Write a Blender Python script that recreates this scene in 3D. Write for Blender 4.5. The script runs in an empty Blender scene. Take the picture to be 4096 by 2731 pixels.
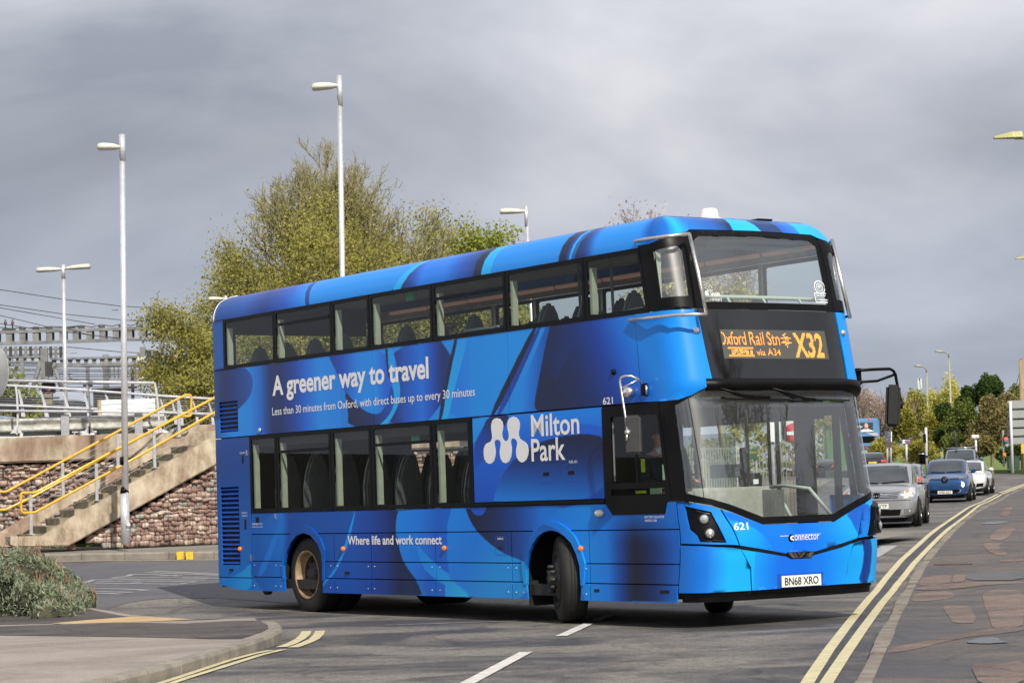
import bpy, bmesh, math, random
import numpy as np
from mathutils import Vector, Matrix
from mathutils.geometry import delaunay_2d_cdt
from mathutils.bvhtree import BVHTree
random.seed(7); RNG = np.random.default_rng(7)
R = math.radians
sc = bpy.context.scene
COL = sc.collection

# ------------------------------------------------------------------ camera
F_PX, PITCH, ROLL, CAM_H = 9405.8, R(3.770971), R(-1.898749), 1.395875
cF = Vector((0, math.cos(PITCH), math.sin(PITCH))); cR0 = Vector((1, 0, 0)); cU0 = cR0.cross(cF)
cR = cR0*math.cos(ROLL) + cU0*math.sin(ROLL); cU = -cR0*math.sin(ROLL) + cU0*math.cos(ROLL)
cam_d = bpy.data.cameras.new('camera'); cam = bpy.data.objects.new('camera', cam_d); COL.objects.link(cam)
M = Matrix((cR, cU, -cF)).transposed().to_4x4(); M.translation = Vector((0, 0, CAM_H)); cam.matrix_world = M
cam_d.sensor_width = 36; cam_d.lens = F_PX/4096*36; cam_d.clip_start = .1; cam_d.clip_end = 3000
cam_d.dof.use_dof = True; cam_d.dof.focus_distance = 27.5; cam_d.dof.aperture_fstop = 9
sc.camera = cam

# ------------------------------------------------------------------ light
SUN_AZ, SUN_EL = R(19), R(39)      # azimuth measured from behind the camera towards its right
sun_dir = Vector((math.sin(SUN_AZ)*math.cos(SUN_EL), -math.cos(SUN_AZ)*math.cos(SUN_EL), math.sin(SUN_EL)))
sd = bpy.data.lights.new('sun', 'SUN'); sd.energy = 4.7; sd.angle = R(.8); sd.color = (1, .93, .82)
so = bpy.data.objects.new('sun', sd); COL.objects.link(so); so.rotation_euler = sun_dir.to_track_quat('Z', 'Y').to_euler()
so.location = (0, 0, 60)
w = bpy.data.worlds.new('World'); sc.world = w; w.use_nodes = True
nt = w.node_tree; nt.nodes.clear(); N = nt.nodes.new; LK = nt.links.new
out = N('ShaderNodeOutputWorld')
sky = N('ShaderNodeTexSky'); sky.sky_type = 'NISHITA'; sky.sun_disc = False; sky.sun_elevation = SUN_EL; sky.sun_rotation = math.atan2(sun_dir.x, sun_dir.y)
bs = N('ShaderNodeBackground'); bs.inputs[1].default_value = .07; LK(sky.outputs[0], bs.inputs[0])
tc = N('ShaderNodeTexCoord'); mp = N('ShaderNodeMapping'); mp.inputs['Scale'].default_value = (1, 1, 2.6); mp.inputs['Location'].default_value = (7.7, 3.1, .5)
LK(tc.outputs['Generated'], mp.inputs[0])
n1 = N('ShaderNodeTexNoise'); n1.inputs['Scale'].default_value = 3.4; n1.inputs['Detail'].default_value = 7; n1.inputs['Roughness'].default_value = .5; n1.inputs['Distortion'].default_value = .35
LK(mp.outputs[0], n1.inputs[0])
cr = N('ShaderNodeValToRGB'); LK(n1.outputs[0], cr.inputs[0])
e = cr.color_ramp.elements; e[0].position = .33; e[0].color = (.245, .262, .305, 1); e[1].position = .70; e[1].color = (.64, .63, .645, 1)
m = e.new(.47); m.color = (.375, .388, .432, 1); m = e.new(.57); m.color = (.475, .483, .525, 1)
# the cloud deck: paler towards the zenith side, where it is thinner
sp = N('ShaderNodeSeparateXYZ'); LK(tc.outputs['Generated'], sp.inputs[0])
mr = N('ShaderNodeValToRGB'); LK(sp.outputs[2], mr.inputs[0]); q = mr.color_ramp.elements
q[0].position = 0; q[0].color = (.90, .94, 1.0, 1); q[1].position = .30; q[1].color = (.92, .93, .93, 1)
for p_, c_ in ((.045, (.78, .81, .87)), (.10, (.65, .67, .71)), (.15, (.69, .69, .70)), (.20, (.85, .85, .85))): m = q.new(p_); m.color = c_+(1,)
mul = N('ShaderNodeVectorMath'); mul.operation = 'MULTIPLY'; LK(cr.outputs[0], mul.inputs[0]); LK(mr.outputs[0], mul.inputs[1])
bc = N('ShaderNodeBackground'); bc.inputs[1].default_value = 1.76; LK(mul.outputs[0], bc.inputs[0])
mx = N('ShaderNodeMixShader'); mx.inputs[0].default_value = .9; LK(bs.outputs[0], mx.inputs[1]); LK(bc.outputs[0], mx.inputs[2]); LK(mx.outputs[0], out.inputs[0])
vs = sc.view_settings; vs.view_transform = 'Standard'; vs.look = 'None'; vs.gamma = 1; vs.use_curve_mapping = False; vs.exposure = 0
sc.cycles.max_bounces = 8; sc.cycles.transparent_max_bounces = 24; sc.cycles.diffuse_bounces = 3; sc.cycles.glossy_bounces = 4

# ------------------------------------------------------------------ terrain and pixel-to-place helpers
def _ip(y, K):
    if y <= K[0][0]: return K[0][1]
    for a, b in zip(K, K[1:]):
        if y <= b[0]: return a[1] + (b[1]-a[1])*(y-a[0])/(b[0]-a[0])
    return K[-1][1]
KR = [(31, 0), (34, .03), (40, .16), (48, .33), (52, .39), (85, .65), (100, .95), (120, 1.65), (165, 1.9), (400, 4), (1500, 12)]
KL = [(31, 0), (33, .03), (45, .434), (50.5, .50), (60, .6), (400, 4), (1500, 12)]
def gz(x, y):
    s = min(max((x+4)/8, 0), 1); s = s*s*(3-2*s)
    return _ip(y, KL)*(1-s) + _ip(y, KR)*s
def ray(u, v): return cF + cR*((u-2048)/F_PX) - cU*((v-1365.5)/F_PX)
def P(u, v, Y):
    """the point seen at photo pixel (u, v) that stands Y metres away"""
    r = ray(u, v); return Vector((0, 0, CAM_H)) + r*(Y/r.y)
def G(u, v, dz=0):
    """the point of the ground seen at photo pixel (u, v)"""
    r = ray(u, v); lo = 6.0; Y = lo
    while Y < 420:
        p = P(u, v, Y)
        if p.z < gz(p.x, p.y)+dz: break
        Y += .5
    a, b = Y-.5, Y
    for _ in range(18):
        c = (a+b)/2; p = P(u, v, c)
        if p.z < gz(p.x, p.y)+dz: b = c
        else: a = c
    p = P(u, v, b); p.z = gz(p.x, p.y)+dz; return p
def crop(x0, y0, k, f=None):
    return (lambda x, y, *a: (f or P)(x0+x/k, y0+y/k, *a))

# ------------------------------------------------------------------ materials
def s2l(c):
    return tuple((x/12.92 if x <= .04045 else ((x+.055)/1.055)**2.4) for x in (v/255 for v in c[:3])) + (1,)
_mats = {}
def mat(name, col=(.5, .5, .5), rough=.6, metal=0, var=0, scale=8, bump=0, bscale=60, coat=0, spec=.5, col2=None, emit=None, estr=1, tscale=(1, 1, 1), detail=5):
    """procedural material: base colour broken up by noise, optional fine relief"""
    if name in _mats: return _mats[name]
    m = bpy.data.materials.new(name); m.use_nodes = True; t = m.node_tree; b = t.nodes['Principled BSDF']
    col = tuple(col)+(1,) if len(col) == 3 else col
    b.inputs['Base Color'].default_value = col; b.inputs['Roughness'].default_value = rough; b.inputs['Metallic'].default_value = metal
    b.inputs['Coat Weight'].default_value = coat; b.inputs['Coat Roughness'].default_value = .06; b.inputs['Specular IOR Level'].default_value = spec
    if emit: b.inputs['Emission Color'].default_value = tuple(emit)+(1,); b.inputs['Emission Strength'].default_value = estr
    if var or col2 or bump:
        co = t.nodes.new('ShaderNodeTexCoord'); mp = t.nodes.new('ShaderNodeMapping'); mp.inputs['Scale'].default_value = tscale
        t.links.new(co.outputs['Object'], mp.inputs[0])
    if var or col2:
        n = t.nodes.new('ShaderNodeTexNoise'); n.inputs['Scale'].default_value = scale; n.inputs['Detail'].default_value = detail; n.inputs['Roughness'].default_value = .62
        t.links.new(mp.outputs[0], n.inputs[0])
        r = t.nodes.new('ShaderNodeValToRGB'); t.links.new(n.outputs[0], r.inputs[0])
        c2 = tuple(col2)+(1,) if col2 else tuple(min(1, x*(1+var)) for x in col[:3])+(1,)
        c1 = col if col2 else tuple(x*(1-var) for x in col[:3])+(1,)
        r.color_ramp.elements[0].position = .35; r.color_ramp.elements[1].position = .66
        r.color_ramp.elements[0].color = c1; r.color_ramp.elements[1].color = c2
        t.links.new(r.outputs[0], b.inputs['Base Color'])
    if bump:
        n2 = t.nodes.new('ShaderNodeTexNoise'); n2.inputs['Scale'].default_value = bscale; n2.inputs['Detail'].default_value = 4
        t.links.new(mp.outputs[0], n2.inputs[0]); bp = t.nodes.new('ShaderNodeBump'); bp.inputs['Strength'].default_value = bump; bp.inputs['Distance'].default_value = .02
        t.links.new(n2.outputs[0], bp.inputs['Height']); t.links.new(bp.outputs[0], b.inputs['Normal'])
    _mats[name] = m; return m
def glass(name, tint=(.5, .6, .58), rough=0.0, refl=1.0, ior=1.5, f0=.045, haze=0):
    """thin pane: tinted see-through with a mirror reflection that grows at grazing angles"""
    if name in _mats: return _mats[name]
    m = bpy.data.materials.new(name); m.use_nodes = True; t = m.node_tree; t.nodes.clear()
    o = t.nodes.new('ShaderNodeOutputMaterial'); tr = t.nodes.new('ShaderNodeBsdfTransparent'); tr.inputs[0].default_value = tuple(tint)+(1,)
    g = t.nodes.new('ShaderNodeBsdfGlossy'); g.inputs['Roughness'].default_value = rough; g.inputs[0].default_value = (refl, refl, refl, 1)
    f = t.nodes.new('ShaderNodeLayerWeight'); f.inputs[0].default_value = .5; p = t.nodes.new('ShaderNodeMath'); p.operation = 'POWER'; p.inputs[1].default_value = 4.5; t.links.new(f.outputs['Facing'], p.inputs[0])
    r = t.nodes.new('ShaderNodeMapRange'); r.inputs[3].default_value = f0; r.inputs[4].default_value = .92; t.links.new(p.outputs[0], r.inputs[0])
    x = t.nodes.new('ShaderNodeMixShader'); t.links.new(r.outputs[0], x.inputs[0]); t.links.new(tr.outputs[0], x.inputs[1]); t.links.new(g.outputs[0], x.inputs[2])
    if haze:   # a film of traffic dirt that catches the sun
        g2 = t.nodes.new('ShaderNodeBsdfGlossy'); g2.inputs['Roughness'].default_value = .34; g2.inputs[0].default_value = (haze, haze, haze*.95, 1); ad = t.nodes.new('ShaderNodeAddShader'); t.links.new(x.outputs[0], ad.inputs[0]); t.links.new(g2.outputs[0], ad.inputs[1]); t.links.new(ad.outputs[0], o.inputs[0])
    else: t.links.new(x.outputs[0], o.inputs[0])
    _mats[name] = m; return m

# ------------------------------------------------------------------ mesh building
class MB:
    def __init__(s): s.v = []; s.f = []; s.sm = []
    def add(s, vs, fs, smooth=False):
        n = len(s.v); s.v += [tuple(p) for p in vs]; s.f += [tuple(i+n for i in f) for f in fs]; s.sm += [smooth]*len(fs); return s
    def box(s, c, d, rz=0, M=None):
        x, y, z = d[0]/2, d[1]/2, d[2]/2; co, si = math.cos(rz), math.sin(rz); vs = []
        for dz in (-z, z):
            for dx, dy in ((-x, -y), (x, -y), (x, y), (-x, y)):
                p = Vector((dx*co-dy*si, dx*si+dy*co, dz))
                if M: p = M @ p
                vs.append(Vector(c)+p)
        return s.add(vs, [(0, 3, 2, 1), (4, 5, 6, 7), (0, 1, 5, 4), (1, 2, 6, 5), (2, 3, 7, 6), (3, 0, 4, 7)])
    def tube(s, pts, r, n=8, cap=True, smooth=True):
        pts = [Vector(p) for p in pts]; k = len(pts); rr = r if isinstance(r, (list, tuple)) else [r]*k; vs = []
        prev = None
        for i, p in enumerate(pts):
            a = pts[max(0, i-1)]; b = pts[min(k-1, i+1)]; d = (b-a)
            if d.length < 1e-9: d = Vector((0, 0, 1))
            d.normalize()
            if prev is None:
                u = d.orthogonal().normalized()
            else:
                u = prev - d*prev.dot(d)
                u = u.normalized() if u.length > 1e-6 else d.orthogonal().normalized()
            prev = u; w_ = d.cross(u)
            for j in range(n):
                t = 2*math.pi*j/n; vs.append(p + (u*math.cos(t)+w_*math.sin(t))*rr[i])
        fs = [(i*n+j, i*n+(j+1) % n, (i+1)*n+(j+1) % n, (i+1)*n+j) for i in range(k-1) for j in range(n)]
        if cap: fs += [tuple(range(n))[::-1], tuple((k-1)*n+j for j in range(n))]
        return s.add(vs, fs, smooth)
    def prism(s, poly, off, smooth=False):
        """poly: 3-D outline, extruded by vector off"""
        n = len(poly); poly = [Vector(p) for p in poly]; off = Vector(off)
        vs = poly + [p+off for p in poly]
        return s.add(vs, [tuple(range(n))[::-1], tuple(range(n, 2*n))] + [(i, (i+1) % n, n+(i+1) % n, n+i) for i in range(n)], smooth)
    def lathe(s, prof, c=(0, 0, 0), axis='Z', n=24, smooth=True, cap=True):
        """prof: (radius, height) pairs"""
        vs = []; k = len(prof)
        for r, h in prof:
            for j in range(n):
                t = 2*math.pi*j/n; a, b = r*math.cos(t), r*math.sin(t)
                p = {'Z': (a, b, h), 'Y': (a, h, b), 'X': (h, a, b)}[axis]
                vs.append((c[0]+p[0], c[1]+p[1], c[2]+p[2]))
        fs = [(i*n+j, i*n+(j+1) % n, (i+1)*n+(j+1) % n, (i+1)*n+j) for i in range(k-1) for j in range(n)]
        if cap: fs += [tuple(range(n))[::-1], tuple((k-1)*n+j for j in range(n))]
        return s.add(vs, fs, smooth)
    def ico(s, c, r, sub=1, sq=(1, 1, 1), jit=0):
        bm = bmesh.new(); bmesh.ops.create_icosphere(bm, subdivisions=sub, radius=1)
        vs = [Vector((v.co.x*sq[0]*r, v.co.y*sq[1]*r, v.co.z*sq[2]*r))*(1+random.uniform(-jit, jit)) + Vector(c) for v in bm.verts]
        fs = [tuple(v.index for v in f.verts) for f in bm.faces]; bm.free(); return s.add(vs, fs, True)
    def build(s, name, m, parent=None, origin=None, bevel=0, seg=2):
        me = bpy.data.meshes.new(name)
        o = Vector(origin) if origin is not None else None
        if o is None and parent is not None and parent.get('base') is not None: o = Vector(parent['base'])
        vs = s.v if o is None else [(v[0]-o.x, v[1]-o.y, v[2]-o.z) for v in s.v]
        me.from_pydata(vs, [], s.f); me.polygons.foreach_set('use_smooth', s.sm); me.update()
        bm = bmesh.new(); bm.from_mesh(me); bmesh.ops.recalc_face_normals(bm, faces=bm.faces)
        if bevel:
            try: bmesh.ops.bevel(bm, geom=[e for e in bm.edges if e.is_manifold and e.calc_face_angle(0) > .5], offset=bevel, segments=seg, affect='EDGES', clamp_overlap=True)
            except Exception: pass
        bm.to_mesh(me); bm.free()
        ob = bpy.data.objects.new(name, me); COL.objects.link(ob)
        for q in (m if isinstance(m, (list, tuple)) else [m]): me.materials.append(q)
        if parent is not None: ob.parent = parent
        if origin is not None and parent is None: ob.location = o
        return ob
def fast_mesh(name, verts, faces_n, nside, m, parent=None, smooth=False):
    """many polygons of one size from numpy arrays"""
    me = bpy.data.meshes.new(name); nv = len(verts); nf = len(faces_n)
    me.vertices.add(nv); me.vertices.foreach_set('co', np.asarray(verts, dtype=np.float32).ravel())
    me.loops.add(nf*nside); me.loops.foreach_set('vertex_index', np.asarray(faces_n, dtype=np.int32).ravel())
    me.polygons.add(nf); me.polygons.foreach_set('loop_start', np.arange(0, nf*nside, nside, dtype=np.int32))
    me.polygons.foreach_set('loop_total', np.full(nf, nside, dtype=np.int32))
    me.polygons.foreach_set('use_smooth', np.full(nf, smooth, dtype=bool)); me.update(calc_edges=True)
    ob = bpy.data.objects.new(name, me); COL.objects.link(ob); me.materials.append(m)
    if parent is not None: ob.parent = parent
    return ob
def tag(o, label, cat, group=None):
    o['label'] = label; o['category'] = cat
    if group: o['group'] = group
    return o
def thing(name, label, cat, loc, rz=0, group=None, world=True):
    """an Empty at the thing's base; with world=True its parts are written in world coordinates"""
    o = bpy.data.objects.new(name, None); COL.objects.link(o); o.location = loc; o.rotation_euler = (0, 0, rz); o.empty_display_size = .2
    if world and rz == 0: o['base'] = list(loc)
    return tag(o, label, cat, group)
def kind(o, k): o['kind'] = k; return o
def copy_tree(o, parent=None):
    c = o.copy(); COL.objects.link(c)
    if parent is not None: c.parent = parent
    for ch in list(o.children): copy_tree(ch, c)
    return c
def sheet(name, outline, m, dz=0, step=None, z=None, k='structure', thick=0):
    """a flat sheet following the ground inside a 2-D outline of world points"""
    pts = [Vector((p[0], p[1])) for p in outline]; L = []
    st = step or 4
    n = len(pts)
    for i in range(n):
        a, b = pts[i], pts[(i+1) % n]; k_ = max(1, int((b-a).length/st))
        L += [a+(b-a)*j/k_ for j in range(k_)]
    n = len(L); xs = [p.x for p in L]; ys = [p.y for p in L]; extra = []
    y = math.ceil(min(ys)/st)*st
    while y < max(ys):
        x = math.ceil(min(xs)/(st*1.5))*st*1.5
        while x < max(xs):
            if pip((x, y), L) : extra.append(Vector((x, y)))
            x += st*1.5
        y += st
    vs, es, fs = cdt(L, [], extra)
    zz = z or gz
    b = MB(); b.add([(p[0], p[1], zz(p[0], p[1])+dz) for p in vs], fs, False)
    if thick: 
        m_ = len(L); b.add([(p.x, p.y, zz(p.x, p.y)+dz) for p in L]+[(p.x, p.y, zz(p.x, p.y)+dz-thick) for p in L], [(i, (i+1) % m_, m_+(i+1) % m_, m_+i) for i in range(m_)])
    o = b.build(name, m)
    me = o.data
    for p_ in me.polygons:
        if p_.normal.z < -.1: p_.flip()
    return kind(o, k) if k else o
def pip(p, poly):
    x, y = p; c = False; j = len(poly)-1
    for i in range(len(poly)):
        a = poly[i]; b = poly[j]
        if (a[1] > y) != (b[1] > y) and x < (b[0]-a[0])*(y-a[1])/(b[1]-a[1])+a[0]: c = not c
        j = i
    return c
def cdt(outer, holes, extra):
    pts = [Vector((p[0], p[1])) for p in outer]; n = len(pts); ed = [(i, (i+1) % n) for i in range(n)]
    for h in holes:
        b = len(pts); pts += [Vector((p[0], p[1])) for p in h]; ed += [(b+i, b+(i+1) % len(h)) for i in range(len(h))]
    pts += [Vector((p[0], p[1])) for p in extra]
    r = delaunay_2d_cdt(pts, ed, [], 0, 1e-6); V = r[0]; Fs = []
    for f in r[2]:
        c = sum((V[i] for i in f), Vector((0, 0)))/len(f)
        if pip(c, outer) and not any(pip(c, h) for h in holes): Fs.append(tuple(f))
    return V, r[1], Fs
def ribbon(pts, w, dz=.004, name=None, m=None, steps=1, b=None):
    """a painted stripe of width w following ground points"""
    b = b or MB(); P2 = []
    for a, c in zip(pts, pts[1:]):
        k_ = max(1, int((Vector(c)-Vector(a)).length/1.0)) if steps else 1
        P2 += [Vector(a).lerp(Vector(c), j/k_) for j in range(k_)]
    P2.append(Vector(pts[-1])); L, Rr = [], []
    for i, p in enumerate(P2):
        d = P2[min(i+1, len(P2)-1)]-P2[max(0, i-1)]; d.z = 0; d.normalize(); nrm = Vector((-d.y, d.x, 0))*(w/2)
        for lst, q in ((L, p+nrm), (Rr, p-nrm)): lst.append((q.x, q.y, gz(q.x, q.y)+dz))
    n = len(P2); b.add(L+Rr, [(i, i+1, n+i+1, n+i) for i in range(n-1)])
    return b.build(name, m) if name else b

# ------------------------------------------------------------------ lettering
def text_mesh(txt, bold=0.0, ex=0.0):
    """flat lettering as (verts 2-D, faces), in a box from (0,0) to (w,h)"""
    c = bpy.data.curves.new('lettering', 'FONT'); c.body = txt; c.size = 1; c.offset = bold; c.resolution_u = 4; c.extrude = ex
    o = bpy.data.objects.new('lettering', c); COL.objects.link(o)
    dg = bpy.context.evaluated_depsgraph_get(); me = bpy.data.meshes.new_from_object(o.evaluated_get(dg))
    V = [(v.co.x, v.co.y) for v in me.vertices]; Fc = [tuple(p.vertices) for p in me.polygons]
    bpy.data.objects.remove(o); bpy.data.curves.remove(c); bpy.data.meshes.remove(me)
    x0 = min(v[0] for v in V); x1 = max(v[0] for v in V); y0 = min(v[1] for v in V); y1 = max(v[1] for v in V)
    return [((x-x0)/(x1-x0), (y-y0)/(y1-y0)) for x, y in V], Fc
def letter(name, txt, fn, m, parent, bold=.01, box=(0, 0, 1, 1)):
    """lettering stretched over a unit square that fn maps into the scene"""
    V, Fc = text_mesh(txt, bold); x0, y0, x1, y1 = box
    b = MB(); b.add([fn(x0+(x1-x0)*x, y0+(y1-y0)*y) for x, y in V], Fc)
    return b.build(name, m, parent)
# ================================================================== THE GROUND
def asphalt(name, c1, c2, spk=.35, rough=.85, wet=0):
    if name in _mats: return _mats[name]
    m = bpy.data.materials.new(name); m.use_nodes = True; t = m.node_tree; b = t.nodes['Principled BSDF']; n = t.nodes.new; l = t.links.new
    co = n('ShaderNodeTexCoord')
    mp = n('ShaderNodeMapping'); mp.inputs['Scale'].default_value = (.55, .9, .9); l(co.outputs['Object'], mp.inputs[0])
    big = n('ShaderNodeTexNoise'); big.inputs['Scale'].default_value = .8; big.inputs['Detail'].default_value = 8; big.inputs['Roughness'].default_value = .66; big.inputs['Distortion'].default_value = .6; l(mp.outputs[0], big.inputs[0])
    r1 = n('ShaderNodeValToRGB'); l(big.outputs[0], r1.inputs[0]); r1.color_ramp.elements[0].position = .42; r1.color_ramp.elements[1].position = .58
    r1.color_ramp.elements[0].color = tuple(c1)+(1,); r1.color_ramp.elements[1].color = tuple(c2)+(1,)
    sp = n('ShaderNodeTexNoise'); sp.inputs['Scale'].default_value = 45; sp.inputs['Detail'].default_value = 3; sp.inputs['Roughness'].default_value = .8; l(co.outputs['Object'], sp.inputs[0])
    r2 = n('ShaderNodeMapRange'); r2.inputs[1].default_value = .3; r2.inputs[2].default_value = .7; r2.inputs[3].default_value = 1-spk; r2.inputs[4].default_value = 1+spk; l(sp.outputs[0], r2.inputs[0])
    md = n('ShaderNodeTexNoise'); md.inputs['Scale'].default_value = 11; md.inputs['Detail'].default_value = 6; md.inputs['Roughness'].default_value = .85; l(co.outputs['Object'], md.inputs[0])
    r3 = n('ShaderNodeMapRange'); r3.inputs[1].default_value = .34; r3.inputs[2].default_value = .66; r3.inputs[3].default_value = 1-spk*.9; r3.inputs[4].default_value = 1+spk*.8; l(md.outputs[0], r3.inputs[0])
    vo = n('ShaderNodeTexVoronoi'); vo.feature = 'DISTANCE_TO_EDGE'; vo.inputs['Scale'].default_value = .42; dm = n('ShaderNodeVectorMath'); dm.operation = 'MULTIPLY_ADD'; dm.inputs[1].default_value = (1.2, 1.2, 0); l(big.outputs['Color'], dm.inputs[0]); l(co.outputs['Object'], dm.inputs[2]); l(dm.outputs[0], vo.inputs['Vector'])
    r4 = n('ShaderNodeMapRange'); r4.inputs[1].default_value = 0; r4.inputs[2].default_value = .014; r4.inputs[3].default_value = .62 if spk > .25 else .86; r4.inputs[4].default_value = 1; l(vo.outputs[0], r4.inputs[0])
    m1 = n('ShaderNodeMath'); m1.operation = 'MULTIPLY'; l(r2.outputs[0], m1.inputs[0]); l(r3.outputs[0], m1.inputs[1]); m2 = n('ShaderNodeMath'); m2.operation = 'MULTIPLY'; l(m1.outputs[0], m2.inputs[0]); l(r4.outputs[0], m2.inputs[1])
    mu = n('ShaderNodeVectorMath'); mu.operation = 'SCALE'; l(r1.outputs[0], mu.inputs[0]); l(m2.outputs[0], mu.inputs['Scale']); l(mu.outputs[0], b.inputs['Base Color'])
    rr = n('ShaderNodeMapRange'); rr.inputs[1].default_value = .35; rr.inputs[2].default_value = .65; rr.inputs[3].default_value = rough-wet; rr.inputs[4].default_value = rough; l(big.outputs[0], rr.inputs[0]); l(rr.outputs[0], b.inputs['Roughness'])
    bp = n('ShaderNodeBump'); bp.inputs['Strength'].default_value = .5; bp.inputs['Distance'].default_value = .01; l(sp.outputs[0], bp.inputs['Height']); l(bp.outputs[0], b.inputs['Normal'])
    b.inputs['Specular IOR Level'].default_value = .4
    _mats[name] = m; return m
A_MAIN = asphalt('asphalt_main', (.070, .066, .064), (.195, .178, .158), .5, .85, .3)
A_SIDE = asphalt('asphalt_side', (.088, .087, .100), (.122, .118, .128), .2, .8, .2)
A_PATH = asphalt('asphalt_path', (.26, .222, .195), (.34, .295, .26), .16, .9)
A_DARK = asphalt('asphalt_dark_strip', (.055, .047, .045), (.11, .095, .088), .3, .85, .2)
A_WORN = asphalt('asphalt_worn_path', (.062, .056, .056), (.135, .113, .10), .3, .8, .35)
A_RED = asphalt('asphalt_reddish', (.125, .09, .075), (.215, .16, .132), .35, .85, .2)
A_FAR = asphalt('pavement_far', (.19, .175, .15), (.25, .23, .20), .12, .9)
KERB = mat('kerb_stone', (.26, .23, .19), .85, var=.25, scale=3, bump=.4, bscale=40)
M_GRASS = mat('verge_grass', (.09, .15, .025), .9, col2=(.17, .23, .05), scale=.9, bump=.6, bscale=8)
M_YEL = mat('yellow_road_paint', (.66, .58, .33), .75, col2=(.46, .42, .28), scale=7)
M_WHT = mat('white_road_paint', (.75, .73, .68), .75, col2=(.45, .43, .40), scale=9)
M_WHF = mat('faded_white_paint', (.42, .41, .40), .8, col2=(.24, .24, .25), scale=6)

b = MB(); gx = [-400, -160, -80, -40, -20, -10, 0, 10, 20, 40, 80, 160, 400]; gy = [-40, 8, 20, 31, 33, 40, 45, 50, 60, 85, 100, 120, 165, 240, 400, 900, 1500]
b.add([(x, y, gz(x, y)-.06) for y in gy for x in gx], [(j*13+i, j*13+i+1, (j+1)*13+i+1, (j+1)*13+i) for j in range(len(gy)-1) for i in range(12)], True)
kind(b.build('ground', M_GRASS), 'structure')
sheet('road', [(-60, 6), (40, 6), (60, 60), (70, 118), (60, 330), (20, 330), (2, 90), (-4, 52), (-60, 52)], A_MAIN, 0, step=3)
c3 = crop(0, 2100, 1.68, G)
side = [c3(x, y) for x, y in ((0, 640), (600, 640), (690, 585), (740, 556), (860, 521), (1000, 500), (1130, 491), (1300, 490), (1500, 494), (1700, 505), (1900, 520), (2150, 545))]
sheet('side_road', [(p.x, p.y) for p in side] + [(0, 33.5), (1.5, 45.6), (-60, 47), (-60, 26)], A_SIDE, .004, step=2)

# ---- left foreground pavement with its kerb of separate stones
kt = [(480, 1065), (770, 1000), (1000, 940), (1220, 885), (1420, 825), (1610, 775), (1780, 718), (1812, 690), (1800, 665), (1745, 640)]
kt3 = [c3(x, y, .115) for x, y in kt]
def h_path(x, y):      # the pavement drops to the road level towards the crossing behind the kerb nose
    s = min(max((y-27.2)/1.6, 0), 1); return gz(x, y)+.105*(1-s)+.012*s
edge = [c3(x, y, .02) for x, y in ((1690, 641), (1520, 643), (1250, 622), (880, 597), (600, 546), (300, 470), (0, 440))]
outl = [(-14, 8), (-4.1, 10)] + [(kt3[0].x-.45, 17.0)] + [(p.x-.02, p.y) for p in kt3] + [(p.x, p.y) for p in edge] + [(-14, edge[-1].y)]
sheet('pavement_near', outl, A_PATH, 0, step=.5, z=h_path)
dk = [c3(x, y, .1) for x, y in ((-60, 655), (340, 652), (600, 650), (1250, 664), (1540, 648), (1745, 644), (1795, 668), (1806, 690), (1775, 716), (1620, 767), (1480, 768), (1000, 757), (600, 750), (-60, 742))]
sheet('dark_asphalt_strip', [(p.x, p.y) for p in dk], A_DARK, .004, step=.35, z=h_path)
dk2 = [c3(x, y, .05) for x, y in ((600, 546), (700, 566), (880, 597), (340, 640), (0, 648), (-60, 640), (-60, 450), (300, 470))]
sheet('dark_asphalt_corner', [(p.x, p.y) for p in dk2], A_DARK, .004, step=.35, z=h_path)
tp = [c3(x, y, .05) for x, y in ((345, 641), (600, 618), (880, 597), (1030, 601), (1160, 607), (1340, 620), (1520, 645), (1260, 662), (1000, 655), (600, 655))]
M_BUFF = mat('buff_tactile_paving', (.50, .34, .16), .85, col2=(.62, .43, .22), scale=3, bump=.8, bscale=45)
sheet('tactile_paving', [(p.x, p.y) for p in tp], M_BUFF, .008, step=.3, z=h_path)
kb = [(480-60, 1085), (880, 1062), (1010, 1005), (1230, 945), (1430, 890), (1620, 838), (1800, 790), (1872, 748), (1882, 715), (1868, 690), (1838, 665), (1800, 646), (1745, 632)]
def resample(pts, step):
    pts = [Vector(p) for p in pts]; out = [pts[0]]; acc = 0
    for a, c in zip(pts, pts[1:]):
        d = (c-a).length; t = step-acc
        while t <= d: out.append(a.lerp(c, t/d)); t += step
        acc = (acc+d) % step if d+acc >= step else acc+d
    return out
cl = [Vector((p.x, p.y, 0)) for p in kt3]
# extend towards the camera
cl = [cl[0]+(cl[0]-cl[1]).normalized()*6] + cl
ker = thing('kerb', 'low grey kerb of separate stones round the near pavement corner', 'kerb', (cl[3].x, cl[3].y, 0)); ker['kind'] = 'structure'; del ker['category']
st = resample(cl, .915)
def kerb_stone(a, c, parent, name='kerb_stone', wdt=.15, h=.115, zb=None, gap=.011, m=KERB, side=1, z0=None, z1=None):
    d = (c-a); d.z = 0; L_ = d.length; d.normalize(); nr = Vector((d.y, -d.x, 0))*side; a2 = a+d*gap; c2 = c-d*gap
    za = gz(a.x, a.y) if z0 is None else z0; zc = gz(c.x, c.y) if z1 is None else z1
    b = MB(); ch = .02
    prof = [(0, -.05), (wdt, -.05), (wdt, h-ch*1.5), (wdt-ch, h), (0, h)]
    jit = random.uniform(-.004, .004)
    A = [a2+nr*x+Vector((0, 0, za+z+jit-a2.z)) for x, z in prof]; C_ = [c2+nr*x+Vector((0, 0, zc+z+jit-c2.z)) for x, z in prof]
    n = len(prof); b.add(A+C_, [tuple(range(n)), tuple(range(2*n-1, n-1, -1))]+[(i, n+i, n+(i+1) % n, (i+1) % n) for i in range(n)])
    return b.build(name, m, parent)
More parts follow.
